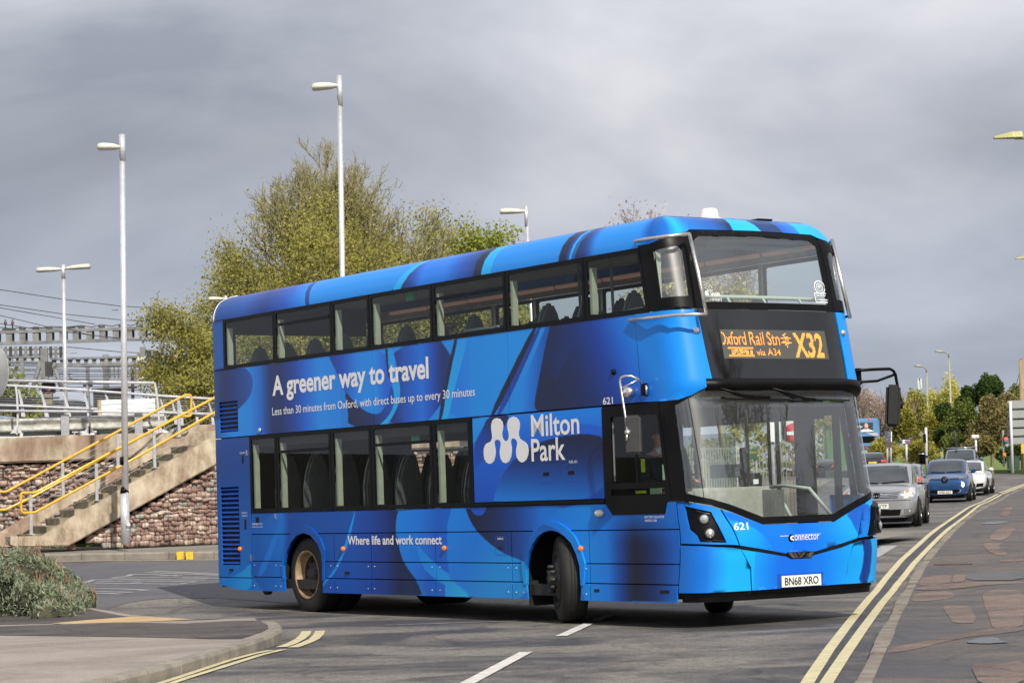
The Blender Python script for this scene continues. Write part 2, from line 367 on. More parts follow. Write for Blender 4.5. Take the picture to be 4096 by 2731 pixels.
for i, (a, c) in enumerate(zip(st, st[1:])): kerb_stone(a, c, ker, side=1)

# ---- painted lines
yn = thing('yellow_lines', 'double yellow lines along the near left kerb', 'road marking', (0, 0, 0)); yn['kind'] = 'structure'; del yn['category']
l1 = [c3(x, y) for x, y in ((1000, 1090), (1250, 1010), (1530, 915), (1700, 868), (1820, 843))]
l2 = [c3(x, y) for x, y in ((1085, 1090), (1250, 1032), (1530, 945), (1750, 875), (1905, 838))]
l1b = [c3(x, y) for x, y in ((1892, 822), (1960, 797), (2020, 765), (2050, 738), (2060, 714))]
l2b = [c3(x, y) for x, y in ((1970, 824), (2050, 796), (2110, 768), (2140, 740), (2152, 712))]
for q, w_ in ((l1, .075), (l2, .075), (l1b, .11), (l2b, .11)): ribbon(q, w_, .009).build('line', M_YEL, yn)
c6 = crop(1400, 2200, 1.238, G)
lane = thing('lane_line', 'broken white centre line on the main road', 'road marking', (0, 0, 0)); lane['kind'] = 'structure'; del lane['category']
for q in (((500, 700), (590, 657), (872, 506)), ((1047, 427), (1180, 366)), ((1212, 352), (1290, 322))): ribbon([c6(*p) for p in q], .12, .009).build('dash', M_WHT, lane)
ribbon([c6(*p) for p in ((170, 373), (480, 363), (830, 352))], .05, .009).build('dash', M_WHF, lane)
ribbon([G(3560, 2183), G(3480, 2230)], .3, .009).build('dash', M_WHF, lane)
for q in (((3480, 2150), (3560, 2150)), ((3485, 2212), (3500, 2212)), ((3580, 2210), (3620, 2210))): ribbon([G(*p) for p in q], .09, .009).build('dash', M_WHF, lane)
h1 = crop(400, 2150, 2.613, G)
rt = thing('road_lettering', 'faded white worded marking across the side road', 'road marking', (0, 0, 0)); rt['kind'] = 'structure'; del rt['category']
for q in (((565, 352), (860, 366), (1250, 386)), ((470, 366), (900, 382), (1250, 396)), ((330, 385), (560, 388), (820, 404), (780, 392)), ((120, 425), (300, 402), (330, 386)), ((120, 427), (700, 416), (1250, 414)),
          ((-60, 442), (500, 440), (1105, 446)), ((-30, 458), (300, 455), (1000, 463), (830, 489)), ((830, 489), (400, 482), (-60, 476)), ((-150, 470), (-60, 443)), ((320, 478), (432, 468)),
          ((-200, 534), (150, 536), (400, 545), (490, 552), (390, 560)), ((-220, 566), (100, 568), (345, 574)), ((-240, 584), (100, 586), (215, 592)), ((870, 584), (945, 580)), ((860, 425), (1250, 432)), ((640, 402), (860, 399))):
    ribbon([h1(*p) for p in q], .10, .009).build('stroke', M_WHF, rt)

# ---- right pavement, its kerb and double yellow line
cr3 = crop(3000, 2000, 2.145, G); c4g = crop(3400, 1600, 3.136, G)
kr = [cr3(x, y) for x, y in ((900, 1640), (935, 1568), (1060, 1330), (1170, 1080), (1290, 850), (1345, 775), (1378, 690), (1445, 600), (1505, 510), (1560, 450), (1640, 360), (1720, 290), (1800, 215), (1880, 145), (1960, 90))]
kr += [c4g(x, y) for x, y in ((1480, 1478), (1640, 1385), (1800, 1290), (1960, 1195), (2100, 1120), (2250, 1060))]
kr = [Vector((p.x, p.y, 0)) for p in kr]
ks = [kr[0]+(kr[0]-kr[1]).normalized()*9] + kr
kerR = thing('kerb', 'long worn kerb along the right-hand pavement', 'kerb', (kr[2].x, kr[2].y, 0)); kerR['kind'] = 'structure'; del kerR['category']
# smooth the traced line a little
for _ in range(2): ks = [ks[0]]+[(ks[i-1]+ks[i]*2+ks[i+1])/4 for i in range(1, len(ks)-1)]+[ks[-1]]
sr = resample(ks, .915)
for a, c in zip(sr, sr[1:]): kerb_stone(a, c, kerR, side=1, h=.06+.02*math.sin(a.y), wdt=.13, m=mat('kerb_old', (.22, .19, .155), .85, var=.3, scale=2.5, bump=.4, bscale=40))
H_R = .055
sheet('pavement_right', [(p.x+.12, p.y) for p in ks] + [(60, ks[-1].y+4), (60, 8)], A_WORN, H_R, step=1.5)
M_PUD = asphalt('wet_patch', (.05, .05, .052), (.07, .07, .072), .2, .25, .1)
NPAT = 0
for pl, m_, nm in (([(1170, 1320), (1200, 1270), (1560, 1190), (1850, 1140), (2050, 1105), (2351, 1080), (2351, 1120), (2100, 1150), (1900, 1170), (1600, 1230), (1480, 1265)], A_RED, 'reddish_patch'),
                   ([(1370, 870), (1420, 795), (1730, 778), (1780, 830), (1560, 862)], A_RED, 'reddish_patch'),
                   ([(1640, 905), (1880, 905), (1960, 1050), (1760, 1060), (1700, 990)], A_RED, 'reddish_patch'),
                   ([(1985, 795), (2130, 765), (2351, 780), (2351, 1060), (2250, 1110), (2080, 1110), (2040, 960)], A_RED, 'reddish_patch'),
                   ([(1430, 735), (1500, 650), (1730, 640), (1720, 708), (1600, 730)], A_RED, 'reddish_patch'),
                   ([(1735, 708), (1745, 640), (1850, 635), (1840, 700)], A_RED, 'reddish_patch'),
                   ([(1420, 775), (1440, 745), (1800, 705), (2100, 700), (2351, 697), (2351, 712), (2080, 725), (1760, 765)], A_RED, 'reddish_patch'),
                   ([(1980, 370), (2180, 366), (2130, 395), (2230, 470), (2080, 470)], A_RED, 'reddish_patch'),
                   ([(2030, 335), (2150, 232), (2300, 232), (2190, 350)], A_RED, 'reddish_patch'),
                   ([(2125, 530), (2150, 508), (2351, 498), (2351, 525)], A_RED, 'reddish_patch'),
                   ([(2150, 140), (2180, 75), (2255, 55), (2230, 140)], A_RED, 'reddish_patch'),
                   ([(1880, 1410), (2140, 1410), (2351, 1370), (2351, 1600), (2000, 1600)], A_RED, 'reddish_patch'),
                   ([(1850, 690), (1855, 630), (2351, 600), (2351, 690)], asphalt('grey_repair', (.10, .105, .11), (.13, .13, .135), .2), 'grey_patch'),
                   ([(1840, 1225), (1980, 1180), (2130, 1180), (2150, 1215), (2250, 1222), (2000, 1238)], M_PUD, 'wet_patch'),
                   ([(1970, 205), (2060, 182), (2230, 180), (2200, 195), (2080, 210)], M_PUD, 'wet_patch')):
    NPAT += 1; q = [cr3(x, y, H_R) for x, y in pl]; q = [(p.x, p.y) for p in q]
    for _ in range(1): q = [r_ for a, c in zip(q, q[1:]+q[:1]) for r_ in ((a[0]*.8+c[0]*.2+random.uniform(-.02, .02), a[1]*.8+c[1]*.2+random.uniform(-.05, .05)), (a[0]*.2+c[0]*.8, a[1]*.2+c[1]*.8))]
    sheet(nm, q, m_, H_R+.003+.0004*NPAT, step=2)
# a strip drain across the pavement
dr = thing('drain_channel', 'rusty slotted drain channel across the right-hand pavement', 'drain', cr3(1580, 552, H_R)); del dr['category']; dr['kind'] = 'structure'
a, c = cr3(1580, 555, H_R), cr3(1905, 549, H_R)
for i in range(26):
    p = a.lerp(c, (i+.5)/26); MB().box((p.x, p.y, gz(p.x, p.y)+H_R+.008), ((c-a).length/26*.55, .16, .012)).build('slat', mat('rusty_iron', (.16, .10, .075), .8, var=.3), dr)
yr = thing('yellow_lines', 'double yellow lines along the right-hand kerb', 'road marking', (0, 0, 0)); yr['kind'] = 'structure'; del yr['category']
la = [cr3(x, y) for x, y in ((440, 1660), (497, 1568), (655, 1300), (835, 1080), (1025, 840), (1155, 670), (1275, 530), (1455, 372), (1615, 252), (1765, 132), (1910, 42))]+[c4g(x, y) for x, y in ((1490, 1345), (1700, 1245), (1850, 1180))]
lb = [cr3(x, y) for x, y in ((600, 1660), (662, 1568), (795, 1350), (955, 1130), (1125, 890), (1260, 710), (1395, 555), (1530, 405), (1700, 262), (1845, 140), (1980, 40))]+[c4g(x, y) for x, y in ((1560, 1345), (1750, 1253), (1900, 1185))]
for _ in range(1):
    la = [la[0]]+[(la[i-1]+la[i]*2+la[i+1])/4 for i in range(1, len(la)-1)]+[la[-1]]; lb = [lb[0]]+[(lb[i-1]+lb[i]*2+lb[i+1])/4 for i in range(1, len(lb)-1)]+[lb[-1]]
for q in (la, lb): ribbon(q, .10, .009).build('line', M_YEL, yr)
ribbon([c4g(x, y) for x, y in ((1870, 1165), (2000, 1120), (2190, 1052))], .12, .009).build('line', M_YEL, yr)
ribbon([c4g(x, y) for x, y in ((1900, 1180), (2020, 1135), (2190, 1068))], .12, .009).build('line', M_YEL, yr)
gut = [c.lerp(d, .5) for c, d in zip(la, lb)]
ribbon(gut, .17, .006, 'dark_joint', asphalt('asphalt_joint', (.06, .06, .066), (.085, .085, .095), .4)).__setitem__('kind', 'structure')

# ---- far left pavement, kerb, yellow line
ka, kc = c3(125, 242), c3(857, 230)
d = (kc-ka); d.z = 0; d.normalize(); k0 = ka-d*6; k1 = kc+d*9
kerF = thing('kerb', 'pale kerb across the side road below the stone wall', 'kerb', (ka.x, ka.y, 0)); kerF['kind'] = 'structure'; del kerF['category']
off = -.45
s0 = ka - d*(7*1.0)
p0 = c3(282, 240); base_t = (Vector((p0.x, p0.y, 0))-Vector((ka.x, ka.y, 0))).dot(d)
KX = lambda t: Vector((ka.x, ka.y, 0))+d*t
for i in range(-4, 14):
    a, c = KX(base_t+i*1.0), KX(base_t+(i+1)*1.0); kerb_stone(a, c, kerF, side=1, h=.14, wdt=.0+.14)
for q in ((1197, 1240), (1260, 1303)):     # two yellow dabs on the kerb face
    a, c = [c3(x, 228) for x in q]; MB().box(((a.x+c.x)/2, (a.y+c.y)/2-.08, gz(a.x, a.y)+.0725), ((c.x-a.x), .135, .145)).build('yellow_dab', mat('kerb_yellow', (.72, .46, .03), .7, var=.2, scale=20), kerF)
def h_far(x, y): return gz(x, y)+.135
nv = Vector((-d.y, d.x, 0))
sheet('pavement_far', [(KX(-12).x, KX(-12).y), (KX(16).x, KX(16).y), ((KX(16)+nv*8).x, (KX(16)+nv*8).y), ((KX(-12)+nv*8).x, (KX(-12)+nv*8).y)], A_FAR, 0, step=1.5, z=h_far)
ribbon([c3(x, y) for x, y in ((120, 247), (600, 242), (1100, 237), (1500, 233))], .1, .009, 'yellow_line', M_YEL).__setitem__('kind', 'structure')

# ---- far verge of grass across the bend
vg = [G(3930, 1893), G(4020, 1893), G(4110, 1896)]
vo = [(vg[0].x-.6, vg[0].y+8)]+[(p.x, p.y) for p in vg]+[(45, vg[-1].y+2), (90, 130), (90, 300), (30, 300), (24, 180)]
def h_verge(x, y): return gz(x, y)+min(.25+max(0, y-vg[0].y)*.018, 1.4)
sheet('grass_verge', vo, M_GRASS, 0, step=4, z=h_verge, thick=.5)
# ================================================================== THE DOUBLE-DECKER
# body surface: t runs round the body (near side, front, far side), v runs up it
BW, BOW, CY, T0, T1, TC = 2.52, .035, .38, 9.88, 10.44, 11.32
VR, RR = 3.95, .33
FXK = [(.2, 10.57), (.45, 10.60), (.7, 10.64), (.9, 10.65), (1.03, 10.64), (1.12, 10.62), (1.35, 10.60), (2.36, 10.42), (2.45, 10.46), (2.52, 10.45), (3.27, 10.30), (4.11, 10.12), (4.5, 10.04)]
TE = 2*TC-.12+0.0
def plan(t, z):
    c = _ip(z, FXK)
    if t > TC:
        x, y, nx, ny = plan(2*TC-t, z); return x, BW-y, nx, -ny
    k = BOW/((BW/2-CY)**2)
    if t >= T1:
        y = CY+(t-T1); x = c-k*(y-BW/2)**2; nx, ny = 1, 2*k*(y-BW/2); l = math.hypot(nx, ny); return x, y, nx/l, ny/l
    xs = c-BOW-CY
    if t >= T0:
        s = (t-T0)/(T1-T0); sl = 2*k*(BW/2-CY); P0, P3 = (xs, 0), (c-BOW, CY); P1, P2 = (xs+.27, 0), (c-BOW-sl*.27, CY-.27)
        b = [(1-s)**3, 3*s*(1-s)**2, 3*s*s*(1-s), s**3]; x = sum(w_*p[0] for w_, p in zip(b, (P0, P1, P2, P3))); y = sum(w_*p[1] for w_, p in zip(b, (P0, P1, P2, P3)))
        d = [3*(1-s)**2, 6*s*(1-s), 3*s*s]; Q = (P0, P1, P2, P3)
        dx = sum(d[i]*(Q[i+1][0]-Q[i][0]) for i in range(3)); dy = sum(d[i]*(Q[i+1][1]-Q[i][1]) for i in range(3)); l = math.hypot(dx, dy); return x, y, dy/l, -dx/l
    if t >= .12:
        return (t if t < 9.4 else 9.4+(t-9.4)*(xs-9.4)/(T0-9.4)), 0, 0, -1
    if t >= -.08:
        a = (.12-t)/.2*math.pi/2; return .12-.12*math.sin(a), .12-.12*math.cos(a), -math.sin(a), -math.cos(a)
    return 0, .12+(-.08-t), -1, 0
def surf(t, v, off=0):
    z = min(v, VR); ins = 0; nh = 1; nz = 0; RT = RR if t < 30 else RR
    if v > VR:
        a = min((v-VR)/(RR*1.571), 1)*math.pi/2; z = VR+RR*math.sin(a); ins = RR*(1-math.cos(a)); nh = math.cos(a); nz = math.sin(a)
    x, y, nx, ny = plan(t, z)
    if t < 1 or t > 2*TC-1:
        p = Vector((x+nx*nh*off, y+ny*nh*off, z+nz*off))
        if ins: p.x = max(p.x, ins); p.y = min(max(p.y, ins), BW-ins)
        return p
    return Vector((x+nx*(nh*off-ins), y+ny*(nh*off-ins), z+nz*off))

B_LOC = (-4.167338, 32.388261, 0); B_YAW = -0.9669952
bus = thing('double_decker_bus', 'large bright blue double-decker bus with swirling dark stripes turning across the junction', 'bus', B_LOC, B_YAW, world=False)

# ---- livery: a printed wrap computed from traced outlines (t, height) with colour ramps; the nose tones also hold sunlight
LIVERY = [
 ([(-3, 0), (14, 0), (14, 5), (-3, 5)], (0, 2, 10, 2), [(0, 9, 70, 165), (.5, 14, 112, 228)]),
 ([(-3, 2.32), (3.518, 2.32), (3.518, 3.26), (-3, 3.26)], (-.124, 2, 3.518, 2), [(0, 8, 62, 150), (.208, 14, 112, 228), (.337, 14, 110, 225), (.426, 9, 80, 190), (.505, 5, 34, 110), (.564, 5, 32, 108), (.663, 6, 50, 155), (.762, 9, 82, 205), (.851, 14, 112, 228), (1, 12, 105, 228)]),
 ([(-.014, 3.17), (.066, 3.298), (.971, 3.248), (1.148, 3.168), (1.214, 3.061), (1.197, 2.951), (1.112, 2.845), (.945, 2.759), (.74, 2.684), (.403, 2.622), (.047, 2.559), (.037, 2.641)], (.036, 3.026, 1.212, 3.027), [(0, 8, 60, 148), (.277, 5, 34, 105), (.523, 6, 42, 125), (1, 10, 68, 172)]),
 ([(3.231, 3.265), (3.336, 3.129), (3.426, 3.026), (3.545, 2.875), (3.632, 2.742), (3.671, 2.596), (3.686, 2.483), (3.672, 2.333), (4.764, 2.316), (5.114, 2.324), (4.774, 3.276), (3.232, 3.273)], (3.318, 2.807, 4.614, 2.797), [(0, 6, 46, 150), (.167, 7, 60, 180), (.476, 12, 108, 230), (.81, 13, 112, 232), (1, 8, 80, 205)]),
 ([(4.774, 3.276), (6.204, 3.27), (5.792, 2.301), (4.585, 2.286), (4.896, 2.565), (4.928, 2.871)], (4.767, 2.881, 5.963, 2.868), [(0, 5, 40, 125), (.214, 7, 66, 180), (.548, 9, 90, 212), (.762, 7, 62, 178), (.929, 5, 36, 118), (1, 5, 36, 118)]),
 ([(3.603, 2.791), (3.815, 2.652), (3.994, 2.548), (4.205, 2.475), (4.415, 2.454), (4.538, 2.505), (4.665, 2.654), (4.709, 2.807), (4.815, 2.692), (4.805, 2.523), (4.681, 2.405), (4.526, 2.296), (3.671, 2.325), (3.69, 2.547)], (3.704, 2.352, 4.606, 2.657), [(0, 4, 22, 70), (.5, 5, 34, 100), (1, 6, 60, 170)]),
 ([(4.61, 3.256), (4.67, 3.257), (4.681, 3.041), (4.714, 2.884), (4.672, 2.871), (4.634, 3.044)], (4.61, 3.248, 4.658, 3.043), [(0, 4, 22, 62), (1, 4, 22, 62)]),
 ([(4.664, 3.257), (4.776, 3.257), (4.834, 3.031), (4.912, 2.857), (4.939, 2.716), (4.896, 2.565), (4.771, 2.432), (4.571, 2.294), (4.361, 2.295), (4.56, 2.38), (4.714, 2.466), (4.795, 2.601), (4.774, 2.741), (4.708, 2.884), (4.672, 3.042)], (4.699, 3.242, 4.557, 2.318), [(0, 16, 120, 238), (1, 24, 138, 246)]),
 ([(6.155, 3.266), (6.231, 3.268), (6.127, 3.022), (5.987, 2.718), (5.825, 2.3), (5.736, 2.299)], (6.155, 3.258, 5.765, 2.325), [(0, 4, 22, 62), (1, 4, 22, 62)]),
 ([(6.226, 3.268), (6.452, 3.266), (6.33, 3.008), (6.151, 2.723), (5.957, 2.301), (5.811, 2.302)], (6.155, 3.258, 5.765, 2.325), [(0, 18, 124, 238), (1, 24, 138, 246)]),
 ([(6.452, 3.266), (7.109, 3.289), (7.053, 2.324), (5.957, 2.301), (6.151, 2.723), (6.33, 3.008)], (6.285, 2.789, 7.08, 2.799), [(0, 12, 100, 222), (.4, 14, 112, 228), (1, 12, 104, 224)]),
 ([(6.49, 3.269), (7.772, 3.264), (6.852, 2.339), (6.436, 2.344)], (6.575, 2.91, 7.349, 2.86), [(0, 14, 112, 228), (1, 15, 118, 234)]),
 ([(7.927, 3.266), (10.393, 3.292), (10.26, 2.144), (7.062, 2.3)], (7.599, 2.844, 8.325, 2.797), [(0, 14, 112, 228), (1, 14, 112, 228)]),
 ([(7.324, 2.431), (8.017, 3.266), (8.161, 3.255), (7.815, 2.322), (7.19, 2.309)], (7.545, 2.776, 7.887, 2.712), [(0, 14, 112, 228), (1, 8, 72, 180)]),
 ([(7.767, 3.265), (7.851, 3.262), (7.502, 2.893), (6.96, 2.327), (6.836, 2.328), (7.349, 2.86)], (7.759, 3.251, 6.859, 2.368), [(0, 4, 22, 62), (1, 5, 26, 74)]),
 ([(7.851, 3.262), (7.934, 3.266), (7.601, 2.886), (7.094, 2.328), (6.955, 2.327), (7.502, 2.893)], (7.759, 3.251, 6.859, 2.368), [(0, 9, 50, 150), (1, 9, 58, 175)]),
 ([(8.094, 3.267), (8.007, 3.098), (7.865, 2.756), (7.756, 2.48), (7.733, 2.396), (7.767, 2.345), (7.839, 2.306), (8.761, 2.255), (9.891, 2.293), (10.081, 2.308), (10.441, 2.467), (10.415, 3.285), (9.911, 3.26), (8.821, 3.258)], (8.16, 2.416, 9.564, 3.116), [(0, 4, 24, 76), (.35, 5, 34, 108), (.62, 6, 50, 160), (.85, 10, 86, 208), (1, 13, 108, 226)]),
 ([(8.094, 3.267), (8.007, 3.098), (7.865, 2.756), (8.174, 2.667), (8.727, 3.238)], (8.003, 3.028, 8.612, 2.874), [(0, 4, 26, 84), (.5, 5, 34, 110), (1, 6, 44, 140, 0)]),
 ([(-3, 0), (11, 0), (11, 2.32), (-3, 2.32)], (.2, .3, .2, 2.3), [(0, 12, 92, 196), (.35, 10, 78, 178), (.8, 7, 58, 148), (1, 7, 58, 150)]),
 ([(.055, .325), (-.118, .392), (.462, .439), (.796, .519), (.985, .616), (1.044, .597), (1.024, .225), (.068, .229)], (.378, .419, .785, .308), [(0, 14, 100, 205), (1, 22, 120, 215)]),
 ([(1.063, 1.305), (3.803, 1.295), (3.667, 1.056), (3.552, .878), (3.437, .735), (3.248, .537), (2.948, .335), (2.939, .19), (1.002, .196)], (1.221, .883, 3.657, .878), [(0, 9, 74, 176), (.2, 10, 84, 190), (.28, 12, 92, 200), (.36, 7, 60, 160), (.6, 8, 66, 166), (1, 8, 68, 172)]),
 ([(2.028, 1.292), (2.257, 1.289), (1.859, 1.032), (1.609, .732), (1.358, .466), (1.157, .445), (1.494, .788), (1.786, 1.107)], (1.706, 1.07, 2.087, .974), [(0, 16, 100, 210, .7), (1, 10, 80, 180, 0)]),
 ([(3.716, 1.305), (4.855, 1.297), (4.746, 1.169), (4.729, 1.048), (4.745, .875), (4.834, .703), (4.99, .566), (5.207, .415), (5.324, .23), (2.902, .18), (2.948, .335), (3.248, .537), (3.475, .771), (3.61, .985)], (3.692, .878, 4.844, .875), [(0, 9, 66, 178), (.35, 8, 58, 165), (.7, 6, 46, 140), (.9, 4, 30, 98), (1, 4, 26, 86)]),
 ([(3.785, 1.295), (3.803, 1.295), (3.703, 1.074), (3.594, .878), (3.473, .735), (3.284, .537), (3.023, .39), (2.94, .335), (2.943, .38), (3.231, .554), (3.421, .753), (3.536, .914), (3.652, 1.092)], (3.785, 1.295, 2.949, .353), [(0, 20, 124, 236), (1, 24, 118, 224)]),
 ([(4.822, 1.293), (6.508, 1.29), (6.446, .232), (5.45, .215), (5.269, .381), (5.053, .532), (4.867, .703), (4.752, .875), (4.729, 1.048), (4.75, 1.186)], (4.788, 1.048, 6.39, .543), [(0, 13, 106, 226), (.25, 12, 98, 218), (.5, 9, 76, 192), (.75, 9, 80, 198), (1, 12, 98, 215)]),
 ([(4.759, .996), (4.732, .875), (4.742, .703), (4.822, .479), (4.92, .206), (5.195, .21), (5.047, .43), (4.896, .634), (4.792, .823)], (4.736, .703, 5.159, .704), [(0, 4, 26, 84), (1, 5, 34, 100)]),
 ([(5.171, .908), (5.355, .772), (5.539, .671), (5.782, .555), (6.084, .466), (6.455, .379), (6.448, .265), (6.016, .341), (5.589, .452), (5.282, .619)], (5.47, .569, 5.727, .672), [(0, 16, 112, 226), (1, 22, 120, 230)]),
 ([(5.815, .48), (5.966, .44), (6.115, .375), (6.378, .239), (5.8, .229)], (5.906, .456, 6.198, .244), [(0, 30, 125, 225), (1, 45, 145, 230)]),
 ([(5.893, 1.299), (6.289, 1.298), (6.356, 1.152), (6.461, 1.052), (6.592, .961), (6.86, .83), (7.114, .741), (7.389, .686), (7.5, .662), (7.531, .25), (6.497, .233), (6.087, .408), (5.846, .48)], (5.949, 1.206, 6.799, .384), [(0, 13, 106, 224), (.5, 12, 98, 216), (1, 24, 116, 214)]),
 ([(6.269, 1.31), (6.356, 1.152), (6.461, 1.052), (6.592, .961), (6.86, .83), (7.114, .741), (7.389, .686), (7.5, .666), (7.685, .979), (7.801, 1.089), (8.238, 1.147), (8.246, 1.295)], (6.454, 1.036, 7.798, 1.026), [(0, 4, 22, 66), (.3, 5, 34, 98), (.65, 7, 56, 150), (1, 11, 92, 206)]),
 ([(7.801, 1.089), (8.246, 1.295), (9.177, 1.28), (9.117, .278), (8.45, .266), (8.424, .713), (8.227, .976), (7.964, 1.072)], (7.807, 1.183, 9.17, 1.167), [(0, 11, 92, 206), (.5, 13, 108, 224), (1, 14, 112, 228)]),
 ([(6.38, 1.308), (6.392, 1.258), (6.464, 1.203), (6.552, 1.186), (6.642, 1.203), (6.704, 1.254), (6.724, 1.308)], (6.38, 1.3, 6.7, 1.197), [(0, 9, 66, 186), (1, 9, 66, 186)]),
 ([(8.976, 1.29), (9.879, 1.314), (9.854, .28), (8.554, .253), (8.651, 1.02)], (8.619, .483, 9.825, .498), [(0, 14, 112, 228), (.3, 12, 100, 216), (.55, 5, 44, 130), (.68, 3, 16, 52), (.8, 4, 30, 96), (1, 9, 78, 190)]),
 ([(8.976, 1.29), (9.879, 1.314), (9.837, .863), (8.616, .866)], (9.472, 1.192, 9.457, .864), [(0, 11, 88, 198, .9), (1, 12, 90, 200, 0)]),
 ([(6.483, 2.304), (9.007, 2.325), (8.989, 1.298), (6.455, 1.307)], (7.764, 2.324, 7.705, 1.319), [(0, 12, 104, 228), (.3, 10, 80, 205), (1, 9, 66, 185)]),
 ([(6.483, 2.304), (6.824, 2.312), (6.606, 2.117), (6.481, 2.006)], (6.617, 2.297, 6.6, 2.018), [(0, 16, 120, 238), (1, 14, 112, 228)]),
 ([(6.819, 2.324), (7.259, 2.329), (7.136, 2.193), (6.891, 1.959), (6.524, 1.725), (6.488, 1.726), (6.504, 2.006), (6.637, 2.132)], (6.819, 2.324, 6.584, 1.74), [(0, 5, 30, 90), (.35, 8, 50, 150), (1, 9, 62, 185)]),
 ([(8.562, 2.162), (9.004, 2.108), (9.007, 1.986), (8.763, 2.036), (8.555, 2.047), (8.29, 2.041), (8.297, 2.15)], (8.562, 2.162, 8.554, 2.023), [(0, 9, 76, 202), (1, 9, 76, 202)]),
 ([(6.839, 1.317), (6.922, 1.486), (7.076, 1.661), (7.255, 1.785), (7.516, 1.904), (7.799, 1.982), (8.183, 2.03), (8.555, 2.044), (8.776, 2.032), (9.012, 1.989), (9.001, 1.298)], (8.02, 2.028, 7.98, 1.338), [(0, 3, 22, 74), (.28, 4, 34, 104), (.6, 7, 62, 156), (1, 11, 96, 204)]),
 ([(-3, 3.9), (14, 3.9), (14, 4.6), (-3, 4.6)], (0, 4, 2.8, 4), [(0, 8, 58, 146), (.35, 9, 66, 165), (.55, 6, 46, 140), (.75, 8, 66, 180), (.97, 18, 120, 236), (1, 14, 112, 228)]),
 ([(9.86, 0), (14, 0), (14, 1.36), (9.86, 1.36)], (9.86, 0, 11.3, 0), [(0, 11, 90, 200), (.2, 12, 92, 204), (.45, 20, 128, 240), (.6, 17, 120, 238), (.8, 9, 88, 222), (1, 9, 84, 222)]),  # nose base: sunlit brightening round the corner is put into these colours
 ([(9.86, 0), (10.7, 0), (10.7, .8), (9.86, .8)], (9.9, 0, 10.7, 0), [(0, 12, 92, 200), (.35, 12, 92, 205), (.62, 26, 140, 248), (1, 26, 140, 248)]),
 ([(11.3, 0), (14, 0), (14, 1.36), (11.3, 1.36)], (11.3, 0, 12.2, 0), [(0, 9, 84, 222), (.35, 11, 98, 230), (.7, 18, 122, 242), (1, 22, 134, 246)]),
 ([(10.355, 1.203), (10.415, 1.084), (10.529, 1.068), (10.669, 1.018), (10.783, .949), (10.88, .857), (10.962, .768), (11.066, .719), (11.194, .714), (11.212, 1.032), (10.837, 1.045)], (10.495, 1.049, 10.941, .83), [(0, 9, 88, 226), (1, 9, 94, 230)]),
 ([(11.975, 1.099), (12.042, 1.038), (12.093, .936), (12.166, .833), (12.333, .893), (12.388, 1.153), (12.267, 1.216)], (11.975, 1.099, 12.22, .864), [(0, 8, 70, 180), (.5, 8, 72, 184), (1, 14, 104, 215)]),
 ([(12.178, .824), (12.205, .697), (12.199, .53), (12.15, .373), (12.307, .373), (12.318, .86), (12.202, .848)], (12.148, .616, 12.312, .608), [(0, 8, 60, 176), (.5, 6, 44, 130), (1, 8, 56, 150)]),
]

LT_, NV_, DK_, BR_ = (24, 138, 246), (4, 22, 62), (6, 42, 125), (14, 112, 228)
def rs(b0, b1, t0, t1, stops): LIVERY.append(([(b0, 3.9), (b1, 3.9), (t1, 4.48), (t0, 4.48)], (b0, 4, b1, 4), stops))
rs(2.70, 2.80, 2.50, 2.62, [(0, 6, 50, 150), (1, 6, 50, 150)])
rs(4.78, 4.99, 5.35, 5.55, [(0, *NV_), (.25, 6, 30, 84), (.3, *LT_), (1, *LT_)])
rs(4.97, 5.95, 5.50, 5.95, [(0, 5, 34, 100), (.2, 5, 44, 140), (.5, 10, 96, 222), (1, 12, 96, 215)])
rs(5.95, 6.60, 5.95, 6.65, [(0, 12, 96, 215), (.6, 8, 66, 175), (1, 7, 52, 145)])
rs(6.60, 6.75, 6.65, 6.85, [(0, *NV_), (1, *NV_)])
rs(6.75, 6.95, 6.85, 7.05, [(0, *LT_), (1, *LT_)])
rs(8.27, 8.41, 8.40, 8.55, [(0, 4, 22, 66), (1, 5, 26, 76)])
rs(8.41, 8.46, 8.55, 8.64, [(0, 8, 50, 160), (1, 8, 50, 160)])
rs(8.46, 8.50, 8.64, 8.70, [(0, *LT_), (1, *LT_)])
rs(8.50, 8.57, 8.70, 8.78, [(0, 9, 80, 165), (1, 9, 80, 165)])
rs(8.57, 8.95, 8.78, 9.0, [(0, 4, 26, 80), (.5, 6, 50, 140), (1, *BR_)])
rs(9.85, 10.35, 9.85, 10.35, [(0, *BR_), (.3, 8, 70, 165), (.75, 9, 80, 180), (1, *LT_)])
rs(10.35, 10.5, 10.35, 10.5, [(0, *LT_), (1, 12, 88, 190)])
rs(10.5, 10.97, 10.5, 11.05, [(0, 12, 88, 190), (.7, 9, 72, 170), (1, 7, 52, 130)])
rs(10.93, 11.0, 11.06, 11.14, [(0, *NV_), (1, 6, 34, 90)])
rs(11.0, 11.5, 11.12, 11.45, [(0, 20, 140, 245), (1, 26, 146, 250)])
rs(11.5, 11.78, 11.35, 11.7, [(0, 8, 50, 120), (1, 7, 44, 110)])
rs(11.78, 12.0, 11.7, 12.0, [(0, 9, 74, 180), (1, 12, 96, 215)])
rs(12.0, 12.6, 12.0, 12.6, [(0, 24, 140, 248), (1, 20, 130, 240)])
TW0, TW1, VW1, PXM = -1.5, 13.0, 4.6, 135
WW, WH = int((TW1-TW0)*PXM), int(VW1*PXM)
img = np.zeros((WH, WW, 3), dtype=np.float32)
XX, YY = np.meshgrid(TW0+(np.arange(WW)+.5)/PXM, (np.arange(WH)+.5)/PXM)
